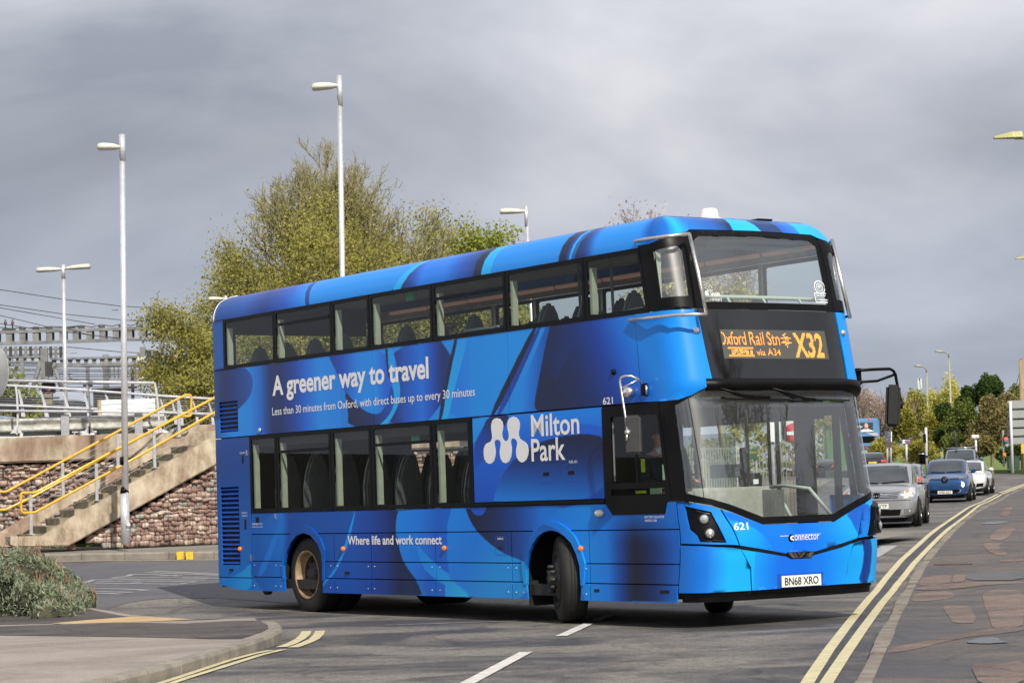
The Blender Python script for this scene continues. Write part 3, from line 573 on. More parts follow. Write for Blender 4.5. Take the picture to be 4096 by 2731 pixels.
def cat_round(poly):
    """round the corners of a traced outline (Chaikin)"""
    if len(poly) < 6: return poly
    o = []
    for a, c in zip(poly, poly[1:]+poly[:1]): o += [(a[0]*.75+c[0]*.25, a[1]*.75+c[1]*.25), (a[0]*.25+c[0]*.75, a[1]*.25+c[1]*.75)]
    return o
for poly, g, stops in LIVERY:
    poly = cat_round(list(poly)); a = np.array(poly); i0 = max(0, int((a[:, 0].min()-TW0)*PXM)-1); i1 = min(WW, int((a[:, 0].max()-TW0)*PXM)+2); j0 = max(0, int(a[:, 1].min()*PXM)-1); j1 = min(WH, int(a[:, 1].max()*PXM)+2)
    if i1 <= i0 or j1 <= j0: continue
    X, Y = XX[j0:j1, i0:i1], YY[j0:j1, i0:i1]; m_ = np.zeros(X.shape, bool)
    for (x0, y0), (x1, y1) in zip(poly, poly[1:]+poly[:1]):
        if y0 == y1: continue
        m_ ^= ((y0 > Y) != (y1 > Y)) & (X < (x1-x0)*(Y-y0)/(y1-y0)+x0)
    dx, dy = g[2]-g[0], g[3]-g[1]; s = np.clip(((X-g[0])*dx+(Y-g[1])*dy)/(dx*dx+dy*dy), 0, 1)
    ss = [q[0] for q in stops]; s = s
    al = np.interp(s, ss, [q[4] if len(q) > 4 else 1 for q in stops])*m_
    for k_ in range(3):
        c_ = np.interp(s, ss, [q[k_+1] for q in stops])/255; img[j0:j1, i0:i1, k_] = img[j0:j1, i0:i1, k_]*(1-al)+c_*al
# soften the print by one pixel
img = (img+np.roll(img, 1, 0)+np.roll(img, -1, 0)+np.roll(img, 1, 1)+np.roll(img, -1, 1))/5
wrap = bpy.data.images.new('livery_wrap', WW, WH); lin = np.where(img <= .04045, img/12.92, ((img+.055)/1.055)**2.4); kk = np.clip(img[..., 2:3]/.80, 0, 1)**1.0; lin = lin*(.5+(np.array([.35, 1.62, 1.16])-.5)*kk); lin = np.where(lin > .7, .7+.3*(1-np.exp(-(lin-.7)/.3)), lin)*.97
img = np.where(lin <= .0031308, lin*12.92, 1.055*np.power(np.maximum(lin, 1e-6), 1/2.4)-.055); px = np.ones((WH, WW, 4), dtype=np.float32); px[..., :3] = img; wrap.pixels.foreach_set(px.ravel()); wrap.pack()
M_WRAP = bpy.data.materials.new('blue_wrap'); M_WRAP.use_nodes = True
t_ = M_WRAP.node_tree; pb = t_.nodes['Principled BSDF']; ti = t_.nodes.new('ShaderNodeTexImage'); ti.image = wrap; ti.extension = 'EXTEND'
co_ = t_.nodes.new('ShaderNodeTexCoord'); nz_ = t_.nodes.new('ShaderNodeTexNoise'); nz_.inputs['Scale'].default_value = 1.3; nz_.inputs['Detail'].default_value = 8; nz_.inputs['Roughness'].default_value = .7; t_.links.new(co_.outputs['Object'], nz_.inputs[0])
# road dirt: a thin warm film, thicker on the skirts
spz = t_.nodes.new('ShaderNodeSeparateXYZ'); t_.links.new(co_.outputs['Object'], spz.inputs[0])
mz = t_.nodes.new('ShaderNodeMapRange'); mz.inputs[1].default_value = .25; mz.inputs[2].default_value = 1.3; mz.inputs[3].default_value = .17; mz.inputs[4].default_value = .02; t_.links.new(spz.outputs[2], mz.inputs[0])
mm = t_.nodes.new('ShaderNodeMath'); mm.operation = 'MULTIPLY'; t_.links.new(nz_.outputs[0], mm.inputs[0]); t_.links.new(mz.outputs[0], mm.inputs[1])
mxx = t_.nodes.new('ShaderNodeMix'); mxx.data_type = 'RGBA'; mxx.inputs[7].default_value = (.06, .09, .125, 1); t_.links.new(mm.outputs[0], mxx.inputs[0]); t_.links.new(ti.outputs[0], mxx.inputs[6]); t_.links.new(mxx.outputs[2], pb.inputs['Base Color'])
pb.inputs['Roughness'].default_value = .42; pb.inputs['Coat Weight'].default_value = .32; pb.inputs['Coat Roughness'].default_value = .16; pb.inputs['Specular IOR Level'].default_value = .28
M_BLK = mat('black_trim', (.004, .004, .0045), .4, var=.3, scale=5, spec=.16); M_BLKG = mat('black_gloss_panel', (.004, .004, .005), .05, spec=.9, var=.2)
M_GAP = mat('panel_gap_dark', (.003, .004, .006), .9); M_RUB = mat('rubber', (.009, .009, .009), .7, var=.3, scale=20)
M_GSIDE = glass('side_window_glass', (.82, .87, .85), f0=.018); M_GFR = glass('windscreen_glass', (.88, .93, .92), f0=.12, rough=.015, haze=.075); M_GTOP = glass('windscreen_tint_band', (.20, .42, .42), ior=1.5)
M_REV = mat('pale_window_reveal', (.40, .43, .33), .6, var=.1); M_INT = mat('interior_dark', (.020, .019, .018), .7, var=.2); M_CEIL = mat('interior_ceiling', (.34, .33, .30), .7, var=.15)
M_SEAT = mat('seat_back_grey', (.10, .11, .112), .45, var=.2); M_SEATD = mat('seat_fabric_dark', (.012, .013, .02), .8, var=.3); M_POLE = mat('grey_green_handrail', (.24, .29, .27), .45)
M_STEEL = mat('brushed_steel', (.78, .75, .70), .36, metal=1, var=.15, scale=30); M_CHR = mat('chrome', (.8, .8, .8), .12, metal=1, var=.05); M_WHITE = mat('white_vinyl', (.80, .80, .80), .5, var=.04, scale=3)
M_AMB = mat('amber_lens', (.75, .16, .015), .25, var=.2, scale=80, emit=(1, .25, .02), estr=.25)

def uvt(o, pts):
    """wrap coordinates for a body panel"""
    me = o.data; uv = me.uv_layers.new(name='wrap'); 
    for lp in me.loops:
        t, v = pts[lp.vertex_index]
        if t > 12.95: t = 2*TC-t
        uv.data[lp.index].uv = ((t-TW0)/(TW1-TW0), v/VW1)
def panel(name, outline, m=None, off=0, holes=(), parent=bus, thick=.018, step=.09, flat=True, dens=None):
    """a body panel: an outline in body coordinates, laid on the body surface and given a folded edge"""
    def sub(L):
        o = []
        for a, c in zip(L, L[1:]+L[:1]):
            n = max(1, int(max(abs(c[0]-a[0]), abs(c[1]-a[1]))/step+.999)) if (max(a[0], c[0]) > 9.3 or min(a[0], c[0]) < .2 or max(a[1], c[1]) > VR) else max(1, int(math.dist(a, c)/.8+.999))
            o += [(a[0]+(c[0]-a[0])*j/n, a[1]+(c[1]-a[1])*j/n) for j in range(n)]
        return o
    O = sub([tuple(p) for p in outline]); H = [sub([tuple(p) for p in h]) for h in holes]
    x0, x1 = min(p[0] for p in O), max(p[0] for p in O); y0, y1 = min(p[1] for p in O), max(p[1] for p in O); ex = []
    j = 0; y = y0+step*.5
    while y < y1:
        x = x0+step*.5
        while x < x1:
            if x > 9.4 or x < .2 or y > VR:
                if pip((x, y), O) and not any(pip((x, y), h) for h in H): ex.append((x+random.uniform(-.004, .004), y+random.uniform(-.004, .004)))
            x += step
        y += step
    V, E_, Fc = cdt(O, H, ex)
    tv = [(p[0], p[1]) for p in V]; vs = [surf(t, v, off) for t, v in tv]
    # boundary edges get a folded-in rim
    cnt = {}
    for f in Fc:
        for a, c in zip(f, f[1:]+f[:1]): cnt[(min(a, c), max(a, c))] = cnt.get((min(a, c), max(a, c)), 0)+1
    be = [e_ for e_, c in cnt.items() if c == 1]; idx = {}; 
    for e_ in be:
        for i in e_:
            if i not in idx: idx[i] = len(vs); vs.append(surf(*tv[i], off-thick)); tv.append(tv[i])
    me = bpy.data.meshes.new(name); n0 = len(Fc); fs = [tuple(f) for f in Fc]
    # consistent orientation outward
    a, c, d = (vs[i] for i in fs[0][:3])
    out_f = []
    for f in fs:
        p, q, r_ = (Vector(vs[i]) for i in f[:3]); nn = (q-p).cross(r_-p); cen = (p+q+r_)/3; tt = tv[f[0]]
        on = surf(tt[0], tt[1], off+.1)-surf(tt[0], tt[1], off)
        out_f.append(f if nn.dot(on) > 0 else f[::-1])
    fs = out_f+[(i, j_, idx[j_], idx[i]) for i, j_ in be]
    me.from_pydata(vs, [], fs); sm = [True]*n0+[False]*(len(fs)-n0); me.polygons.foreach_set('use_smooth', sm); me.update()
    # sharp rim
    rim = set(tuple(sorted(e_)) for e_ in be)
    for e_ in me.edges:
        if tuple(sorted(e_.vertices)) in rim: e_.use_edge_sharp = True
    ob = bpy.data.objects.new(name, me); COL.objects.link(ob); me.materials.append(m or M_WRAP); ob.parent = parent
    if (m or M_WRAP) is M_WRAP: uvt(ob, tv)
    return ob
def rect(t0, t1, v0, v1, r=0):
    if not r: return [(t0, v0), (t1, v0), (t1, v1), (t0, v1)]
    o = []
    for cx_, cy_, a0 in ((t1-r, v0+r, -90), (t1-r, v1-r, 0), (t0+r, v1-r, 90), (t0+r, v0+r, 180)):
        for k_ in range(4): a = R(a0+k_*30); o.append((cx_+r*math.cos(a), cy_+r*math.sin(a)))
    return o
def frame(name, outer, inner, m=M_BLK, off=.004, **kw): return panel(name, outer, m, off, holes=[inner], **kw)
g = .006   # half a panel gap

# ---- inner carcass: dark lining just behind the skin, with openings where the windows are
def wallbox(x0, x1, z0, z1, y0, y1, nm, m): return MB().box(((x0+x1)/2, (y0+y1)/2, (z0+z1)/2), (x1-x0, y1-y0, z1-z0)).build(nm, m, bus)
wallbox(.12, 10.10, .30, .42, .06, 2.46, 'floor_pan', M_INT)
for x0, x1 in ((.12, 1.85), (3.05, 7.35), (8.65, 10.0)):
    for y0, y1 in ((.035, .055), (2.465, 2.485)):
        if y0 > 2 and x0 > 8: continue
        wallbox(x0, x1, .30, 1.26, y0, y1, 'inner_skirt', M_GAP)
for x0, x1, y in ((1.85, 3.05, .75), (7.35, 8.65, .80), (1.85, 3.05, 1.77), (7.35, 8.65, 1.72)): wallbox(x0, x1, .35, 1.24, y-.01, y+.01, 'wheel_box', M_GAP)
for x0, x1 in ((1.85, 3.05), (7.35, 8.65)): wallbox(x0, x1, 1.06, 1.25, .05, 2.47, 'arch_top', M_GAP)
for x0 in (1.85, 3.05, 7.35, 8.65):
    for ya, yb in ((.05, .75), (1.77, 2.47)): wallbox(x0-.01, x0+.01, .30, 1.2, ya, yb, 'arch_wall', M_GAP)
# interior surfaces
wallbox(.12, 9.0, 1.10, 1.16, .08, 2.44, 'lower_saloon_floor', M_INT); wallbox(9.0, 10.0, .42, .45, .08, 2.44, 'platform_floor', M_INT)
wallbox(.12, 9.95, 2.34, 2.40, .06, 2.46, 'upper_deck_floor', M_INT)
for y0, y1 in ((.03, .05), (2.47, 2.49)): wallbox(.15, 9.85, 2.40, 3.22, y0, y1, 'upper_side_lining', M_INT)
for y0, y1 in ((.09, .12), (2.40, 2.43)): wallbox(.15, 9.6, 3.93, 4.06, y0, y1, 'ceiling_cove', M_CEIL)
wallbox(.15, 9.85, 4.14, 4.17, .20, 2.32, 'ceiling', M_CEIL)
wallbox(.14, .17, .5, 3.2, .1, 2.42, 'rear_lining', M_INT); wallbox(.14, .17, 3.75, 4.1, .1, 2.42, 'rear_lining', M_INT)
wallbox(.15, 1.05, 1.2, 2.33, .06, .08, 'engine_bulkhead', M_INT); wallbox(6.5, 8.96, 1.2, 2.33, .05, .07, 'stair_panel', M_INT)
wallbox(6.55, 7.0, 1.2, 2.33, .1, 1.0, 'staircase', mat('staircase_grey', (.16, .17, .16), .6)); wallbox(7.05, 8.7, 1.16, 1.9, .12, .95, 'staircase', M_INT)
# warm reflection along the far ceiling cove, painted as faintly glowing strips
M_STRIP = mat('copper_ceiling_strip', (.62, .33, .22), .5, emit=(1, .55, .4), estr=.10)
for i in range(9): wallbox(1.0+i*1.0, 1.9+i*1.0, 3.99, 4.03, 2.30, 2.36, 'ceiling_strip', M_STRIP)
M_GRN = mat('green_exit_label', (.02, .28, .13), .6)
for x, z, y in ((4.95, 3.86, .16), (4.98, 2.13, .16)): wallbox(x-.09, x+.09, z-.055, z+.055, y, y+.02, 'exit_label', M_GRN)

# ---- outer panels, near side (offside of the bus)
def arch(xc, r_x, zt, zb=.27, n=13):
    """wheel-arch opening"""
    o = []
    for i in range(n):
        a = math.pi*(i/(n-1)); s = 1.0; o.append((xc+r_x*math.cos(a), zb+(zt-zb)*math.sin(a)**.62))
    return o
ARC_R = [(1.97, .20), (1.955, .42), (1.951, .60), (2.03, .76), (2.158, .895), (2.32, .99), (2.50, 1.022), (2.68, .99), (2.86, .88), (2.945, .76), (2.963, .6), (2.955, .42), (2.944, .20)]
ARC_F = [(7.50, .20), (7.485, .42), (7.50, .64), (7.55, .76), (7.622, .853), (7.74, .95), (7.86, 1.0), (7.99, 1.017), (8.12, 1.0), (8.24, .955), (8.36, .88), (8.45, .76), (8.505, .63), (8.515, .42), (8.49, .20)]
def arch_clip(x0, x1, z0, z1):
    """outline of the panel x0..x1, z0..z1 less any wheel arch, as one or more outlines"""
    for A in (ARC_R, ARC_F):
        if x0 < A[0][0] and x1 > A[-1][0]:
            a = [p for p in A if p[1] < z1]
            if z0 < .3:
                return [[(x0, z0)]+[(A[0][0], z0)]+[p for p in A if z0 < p[1] < z1-.0001 and p[0] < (A[0][0]+A[-1][0])/2]+[(xz(A, z1, 0), z1), (x0, z1)],
                        [(A[-1][0], z0), (x1, z0), (x1, z1), (xz(A, z1, 1), z1)]+[p for p in A if z0 < p[1] < z1-.0001 and p[0] > (A[0][0]+A[-1][0])/2]] if z1 < 1.02 else \
                       [[(x0, z0)]+[(A[0][0], z0)]+[p for p in A if z0 < p[1]]+[(A[-1][0], z0), (x1, z0), (x1, z1), (x0, z1)]]
            if z0 < 1.02:
                L = [(x0, z0), (xz(A, z0, 0), z0)]
                if z1 > 1.02: return [L+[p for p in A if p[1] > z0]+[(xz(A, z0, 1), z0), (x1, z0), (x1, z1), (x0, z1)]]
                return [L+[p for p in A if z0 < p[1] < z1 and p[0] < (A[0][0]+A[-1][0])/2]+[(xz(A, z1, 0), z1), (x0, z1)],
                        [(xz(A, z0, 1), z0), (x1, z0), (x1, z1), (xz(A, z1, 1), z1)]+[p for p in A if z0 < p[1] < z1 and p[0] > (A[0][0]+A[-1][0])/2]]
    return [[(x0, z0), (x1, z0), (x1, z1), (x0, z1)]]
def xz(A, z, side):
    mid = (A[0][0]+A[-1][0])/2; S = [p for p in A if (p[0] > mid) == bool(side)]
    S = sorted(S, key=lambda p: p[1])
    for a, c in zip(S, S[1:]):
        if a[1] <= z <= c[1]: return a[0]+(c[0]-a[0])*(z-a[1])/(c[1]-a[1]+1e-9)
    return S[-1][0] if z > S[-1][1] else S[0][0]
bands = [(.262, .44, .010), (.452, .65, .0), (.662, 1.004, .0)]
cols = [(1.075, 1.80), (1.80, 3.235), (3.247, 4.14), (4.152, 5.60), (5.612, 7.19), (7.202, 8.66), (8.672, 10.07)]
for z0, z1, of in bands:
    for x0, x1 in cols:
        x0, x1 = x0+g*.5, x1-g*.5
        if x1 < 2 or x0 > 3.2 or True:
            if x0 > 8.6: x1 = min(x1, 9.87)
            for O in arch_clip(x0, x1, z0, z1): panel('skirt_panel', O, off=of)
# band under the windows
panel('waist_panel', [(1.08, 1.016), (9.87, 1.016), (9.87, 1.288), (9.79, 1.288), (9.76, 1.168), (9.10, 1.168), (8.985, 1.285), (1.08, 1.288)])
def flare(A, pk):
    ins = [(a[0], a[1]) for a in A if a[1] > .25]; xm = (A[0][0]+A[-1][0])/2
    outer = []
    for x, z in ins:
        dx, dz = (x-xm), max(0, (z-.5)); l = math.hypot(dx, dz) or 1; k_ = .10 if z > .62 else .045
        outer.append((x+dx/l*k_*(1 if z > .6 else 1), z+dz/l*k_ if z > .6 else z))
    panel('wheel_arch_flare', ins+outer[::-1], off=.022, thick=.04)
flare(ARC_R, 0); flare(ARC_F, 0)
# rear column and rear corner
panel('tail_skirt', [(.02, .34), (.25, .315), (.60, .275), (1.0, .262), (1.063, .262), (1.063, .425), (.02, .425)])
LV = rect(.20, .73, .60, 1.655); UV_ = rect(.225, .765, 2.40, 2.815)
panel('engine_side_panel', rect(.22-.13, 1.063, .437, 2.312), holes=[LV])
panel('rear_corner_panel', [(-.35, .40), (.078, .345), (.078, 2.312), (-.35, 2.312)], off=0)
panel('side_panel', rect(.09, 4.3-.004, 2.328, 3.248), holes=[UV_])
panel('side_panel', rect(4.3+.004, 7.25-.004, 2.328, 3.248))
panel('side_panel', rect(7.25+.004, 9.60, 2.332, 3.248))
panel('upper_corner_panel', [(9.608, 2.332), (9.90, 2.322), (10.08, 2.329), (10.23, 2.369), (10.42, 2.482), (10.405, 2.75), (10.395, 3.0), (10.385, 3.255), (9.90, 3.248), (9.608, 3.248)], step=.06, off=.004)
panel('rear_corner_panel', rect(-.35, .078, 2.328, 3.93)); panel('window_end_panel', rect(.09, .385, 3.262, 3.93))
LVS = mat('louver_blue', s2l((12, 70, 165))[:3], .45, var=.2, scale=9, coat=.3)
for (x0, x1, z0, z1, n) in ((.20, .73, .60, 1.655, 17), (.225, .765, 2.40, 2.815, 7)):
    pl = thing('louver_grille', '', '', (0, 0, 0)); del pl['label']; del pl['category']; del pl['base']; pl.parent = bus
    MB().box(((x0+x1)/2, .06, (z0+z1)/2), (x1-x0+.02, .01, z1-z0+.02)).build('backing', M_GAP, pl)
    for i in range(n):
        z = z0+(i+.5)*(z1-z0)/n; h = (z1-z0)/n
        MB().add([(x0, .004, z-h*.12), (x1, .004, z-h*.12), (x1, .045, z+h*.46), (x0, .045, z+h*.46), (x0, .012, z-h*.28), (x1, .012, z-h*.28), (x1, .05, z+h*.40), (x0, .05, z+h*.40)], [(0, 1, 2, 3), (4, 7, 6, 5), (0, 4, 5, 1), (1, 5, 6, 2), (2, 6, 7, 3), (3, 7, 4, 0)]).build('slat', LVS, pl)
# rear face
panel('rear_panel', rect(-1.2, -.36, .40, 2.312), m=None); panel('rear_panel', rect(-1.2, -.36, 2.328, 3.10))
MB().box((.01, 1.95, 1.2), (.03, 1.0, 1.9)).build('rear_door', LVS, bus)
panel('rear_window', rect(-1.26, -.36, 3.12, 3.80), m=M_GSIDE)
MB().box((.0, 2.0, 3.46), (.012, .9, .68)).build('rear_window', M_GSIDE, bus)
MB().box((.0, 2.0, 3.0), (.02, 1.0, .23)).build('rear_panel', LVS, bus)
for i in range(2): MB().lathe([(.04, 0), (.05, .0), (.045, .035), (.0, .045)], (-.0, .16, 1.05+i*.2), 'X').build('rear_lamp', mat('red_lens', (.4, .01, .01), .3), bus).scale.x = -1
# 'Milton Park' panel and the lines that frame it
panel('side_panel', rect(6.48, 8.97, 1.345, 2.314))
panel('waist_strip', rect(6.44, 8.98, 1.298, 1.335), m=M_BLK, off=.012)

# ---- lower deck window band
def window(t0, t1, v0, v1, name='window', m=None, top=None, reveal=True, far=False, tilt=0, rad=.03, parent=bus):
    par = panel(name, rect(t0, t1, v0, v1), m=m or M_GSIDE, off=-.004, thick=.004, parent=parent)
    tr = TE+.12-t0 if far else t0
    frame('frame', rect(t0-.02, t1+.02, v0-.02, v1+.02), rect(t0+.025, t1-.025, v0+.03, v1-.03, rad), off=.006, parent=par, thick=.012)
    if top:   # hopper vent with its bar
        panel('vent_bar', rect(t0+.02, t1-.02, v1-top-.018, v1-top+.018), m=M_BLK, off=.012, parent=par)
    if reveal:
        x = t0+.03
        p0, p1 = surf(t0+.035, v0+.04, -.02), surf(t0+.035, v1-.12, -.02)
        MB().box(((p0.x+.020), (.055 if p0.y < 1.2 else 2.455), (v0+v1)/2-.03), (.04, .07, v1-v0-.14)).build('reveal', M_REV, par)
    return par
LW = [(1.09, 1.80), (1.84, 3.22), (3.27, 4.20), (4.25, 5.60), (5.66, 6.42)]
for i, (a, c) in enumerate(LW):
    window(a+.01, c-.01, 1.315, 2.30, top=.22 if i in (1, 3) else None)
panel('window_pillar', rect(1.072, 1.095, 1.30, 2.312), m=M_BLK, off=.003)
for (a, c), (d_, e_) in zip(LW, LW[1:]): panel('window_pillar', rect(c-.005, d_+.005, 1.30, 2.312), m=M_BLK, off=.002)
panel('window_pillar', rect(6.415, 6.468, 1.30, 2.312), m=M_BLK, off=.003)
panel('window_header', rect(1.072, 6.468, 2.14, 2.175) if False else rect(1.075, 6.465, 2.285, 2.314), m=M_BLK, off=.0075)
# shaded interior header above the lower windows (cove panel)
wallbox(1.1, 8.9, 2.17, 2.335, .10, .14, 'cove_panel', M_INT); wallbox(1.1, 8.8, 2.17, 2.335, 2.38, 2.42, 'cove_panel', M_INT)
# ---- upper deck windows
UW = [(.42, 1.83), (1.86, 3.33), (3.36, 4.25), (4.29, 5.69), (5.73, 7.23), (7.27, 8.73), (8.77, 9.84)]
for i, (a, c) in enumerate(UW):
    window(a+.01, c-.01, 3.272, 3.915, top=.17 if i in (1, 4) else None)
for (a, c), (d_, e_) in zip(UW, UW[1:]): panel('window_pillar', rect(c-.005, d_+.005, 3.255, 3.93), m=M_BLK, off=.002)
panel('window_pillar', rect(.39, .425, 3.255, 3.93), m=M_BLK, off=.003)
panel('window_pillar', rect(9.835, 9.975, 3.255, 3.96), m=M_BLK, off=.002)
# corner glass of the upper deck
cg = panel('corner_window', [(9.98, 3.27), (10.385, 3.285), (10.39, 3.6), (10.40, 4.02), (9.98, 3.93)], m=M_GFR, off=-.002, thick=.004, step=.06)
frame('frame', [(9.965, 3.256), (10.395, 3.268), (10.40, 3.6), (10.42, 4.06), (10.2, 4.02), (9.965, 3.95)], [(10.02, 3.385), (10.33, 3.395), (10.34, 3.6), (10.345, 3.88), (10.30, 3.93), (10.04, 3.885)], off=.004, parent=cg, step=.06)
MB().box((9.93, .06, 3.62), (.05, .08, .50)).build('reveal', M_REV, cg)
# ---- roof
roof_o = rect(-.35, TE+.35, VR-.012, VR+RR*1.571)
panel('roof_edge', [(-1.26, VR-.012), (9.98, VR-.012), (10.2, 4.03), (10.43, 4.085), (10.475, 4.115), (11.32, 4.13), (12.17, 4.12), (12.24, 4.08), (12.45, 4.03), (12.66, VR-.012), (2*TC+1.26, VR-.012), (2*TC+1.26, VR+RR*1.57), (-1.26, VR+RR*1.57)], step=.115, thick=.01)
top = [surf(t, 4.6) for t in list(np.arange(-1.26, 2*TC+1.26, .12))]
b = MB(); cpt = [(p.x, BW/2+(p.y-BW/2)*0, p.z+.01) for p in top]; n = len(top)
b.add([tuple(p) for p in top]+cpt, [(i, (i+1) % n, n+(i+1) % n, n+i) for i in range(n)], True)
o = b.build('roof_top', M_WRAP, bus); uvt(o, [((v.co.x if v.co.x < 10 else TC), 4.52) for v in o.data.vertices])
# rear seam line
o = MB(); o.tube([surf(.12, v, .003) for v in np.arange(3.93, 4.47, .05)], .007, 6).build('roof_seam', M_WHITE, bus)
# roof beacon
MB().lathe([(.13, 0), (.13, .04), (.10, .05), (.09, .13), (.07, .145), (.0, .15)], (9.5, 1.15, 4.275)).build('roof_antenna', mat('white_plastic', (.72, .70, .64), .5), bus)
MB().box((9.62, 1.75, 4.30), (.2, .2, .02)).build('roof_hatch', M_BLK, bus)
# ---- front of the bus
W_OUT = [(9.885, 1.312), (10.273, 1.246), (10.832, 1.034), (11.808, 1.034), (12.367, 1.246), (12.755, 1.312), (12.745, 2.36), (12.55, 2.44), (12.25, 2.50), (10.39, 2.50), (10.22, 2.362), (10.08, 2.324), (9.90, 2.318)]
W_IN = [(10.0, 1.37), (10.285, 1.305), (10.845, 1.105), (11.795, 1.105), (12.355, 1.305), (12.64, 1.37), (12.63, 2.40), (12.45, 2.44), (12.25, 2.47), (10.41, 2.47), (10.24, 2.36), (10.08, 2.29), (10.02, 2.27)]
ws = panel('windscreen', W_IN, m=M_GFR, off=-.004, thick=.004, step=.07)
panel('frame', W_OUT, m=M_BLK, off=.0, holes=[W_IN], parent=ws, step=.07, thick=.03)
panel('tint_band', [(10.20, 2.24), (12.44, 2.24), (12.44, 2.43), (10.41, 2.45), (10.24, 2.34)], m=glass('tint_band_glass', (.25, .50, .48), ior=1.2), off=-.012, thick=.003, parent=ws, step=.08)
MB().tube([surf(t, v, .001) for t, v in ((10.19, 2.34), (10.20, 2.0), (10.205, 1.6), (10.20, 1.27))], .004, 5).build('glass_joint', M_GAP, ws)
panel('upper_corner_panel', [(2*TC-t, v) for t, v in [(9.608, 2.332), (9.90, 2.332), (10.08, 2.335), (10.23, 2.369), (10.38, 2.482), (10.375, 2.75), (10.385, 3.255), (9.90, 3.248), (9.608, 3.248)]], step=.06, off=.004)
panel('upper_corner_panel', [(2*TC-t, v) for t, v in [(9.60, 1.0), (9.88, 1.0), (9.88, 1.30), (9.60, 1.30)]], step=.1)
cgr = panel('corner_window', [(2*TC-t, v) for t, v in [(9.98, 3.27), (10.385, 3.285), (10.39, 3.6), (10.40, 4.02), (9.98, 3.93)]], m=M_GFR, off=-.002, thick=.004, step=.06)
frame('frame', [(2*TC-t, v) for t, v in [(9.965, 3.256), (10.395, 3.268), (10.40, 3.6), (10.42, 4.06), (10.2, 4.02), (9.965, 3.95)]], [(2*TC-t, v) for t, v in [(10.02, 3.385), (10.33, 3.395), (10.34, 3.6), (10.345, 3.88), (10.30, 3.93), (10.04, 3.885)]], off=.004, parent=cgr, step=.06)
# brow over the windscreen
b = MB(); prof = [(2.535, .0), (2.52, .05), (2.47, .075), (2.43, .06), (2.40, -.02), (2.42, -.08)]
ts = list(np.arange(10.36, 12.74, .06)); n = len(prof); vs = []
for t in ts:
    q = min(1, max(0, (12.62-t)/.3)) if t > 12.3 else 1; dn = max(0, (t-12.2))*.22 if t > 12.2 else 0
    q2 = min(1, (t-10.34)/.12)
    for v, o_ in prof: vs.append(surf(t, v-dn*(1 if v < 2.5 else .2), o_*q2*(.35+.65*q)))
b.add(vs, [(i*n+j, (i+1)*n+j, (i+1)*n+j+1, i*n+j+1) for i in range(len(ts)-1) for j in range(n-1)], True); b.build('brow', M_BLK, bus)
# destination box
dp = panel('destination_panel', rect(10.395, 12.245, 2.53, 3.258), m=M_BLKG, off=-.002, step=.08)
M_DISP = mat('display_backing', (.075, .078, .068), .5, var=.12, scale=50)
panel('display', rect(10.605, 12.05, 2.74, 3.045), m=M_DISP, off=.002, thick=.006, parent=dp)
M_LED = mat('led_amber', (.6, .2, .03), .5, emit=(1, .33, .06), estr=1.9)
def leds(name, txt, t0, t1, v0, v1, bold=.03, pitch=.0105, invert=False):
    V, Fc = text_mesh(txt, bold); V3 = [Vector((t0+(t1-t0)*x, v0+(v1-v0)*y, 0)) for x, y in V]
    tree = BVHTree.FromPolygons(V3, Fc); b = MB(); v = v0+pitch/2
    while v < v1:
        t = t0+pitch/2
        while t < t1:
            hit = tree.ray_cast(Vector((t, v, 1)), Vector((0, 0, -1)))[0] is not None
            if hit != invert and t > 10.612: h = pitch*.42; b.add([surf(t+a, v+c, .005) for a, c in ((-h, -h), (h, -h), (h, h), (-h, h))], [(0, 1, 2, 3)])
            t += pitch
        v += pitch
    return kind(b.build(name, M_LED, dp), 'stuff')
leds('led_text', 'Oxford', 10.575, 10.92, 2.885, 3.02, .0); leds('led_text', 'Rail', 10.97, 11.16, 2.885, 3.02, .0); leds('led_text', 'Stn', 11.205, 11.37, 2.885, 3.02, .0)
leds('led_text', 'X32', 11.565, 11.99, 2.755, 3.02, .022)
leds('led_text', 'via A34', 11.035, 11.36, 2.775, 2.845, .0)
leds('led_text', 'FAST', 10.70, 10.98, 2.785, 2.835, .0, invert=True)
for q in ([(11.405, 2.985), (11.53, 2.955)], [(11.405, 2.955-.012), (11.53, 2.90)], [(11.405, 2.93), (11.53, 2.93)]):
    pass
b = MB(); pch = .0118
for i in range(12):
    for j in range(13):
        t, v = 11.40+i*pch, 2.865+j*pch; on = j in (4, 8) or (i in (3, 4) and j in (10, 11)) or (i in (5, 6) and j in (9, 12, 3, 7)) or (i in (7, 8) and j in (9, 3, 6)) or (i in (4, 5) and j in (2, 5)) or (i in (2, 3) and j in (5,)) or (i == 6 and j in (0, 1))
        if on: h = pch*.42; b.add([surf(t+a, v+c, .005) for a, c in ((-h, -h), (h, -h), (h, h), (-h, h))], [(0, 1, 2, 3)])
kind(b.build('led_rail_symbol', M_LED, dp), 'stuff')
b = MB()
for t in np.arange(10.675, 11.0, pch):
    for v in (2.765, 2.775, 2.845, 2.855): b.add([surf(t+a, v+c, .005) for a, c in ((-.004, -.004), (.004, -.004), (.004, .004), (-.004, .004))], [(0, 1, 2, 3)])
kind(b.build('led_box', M_LED, dp), 'stuff')
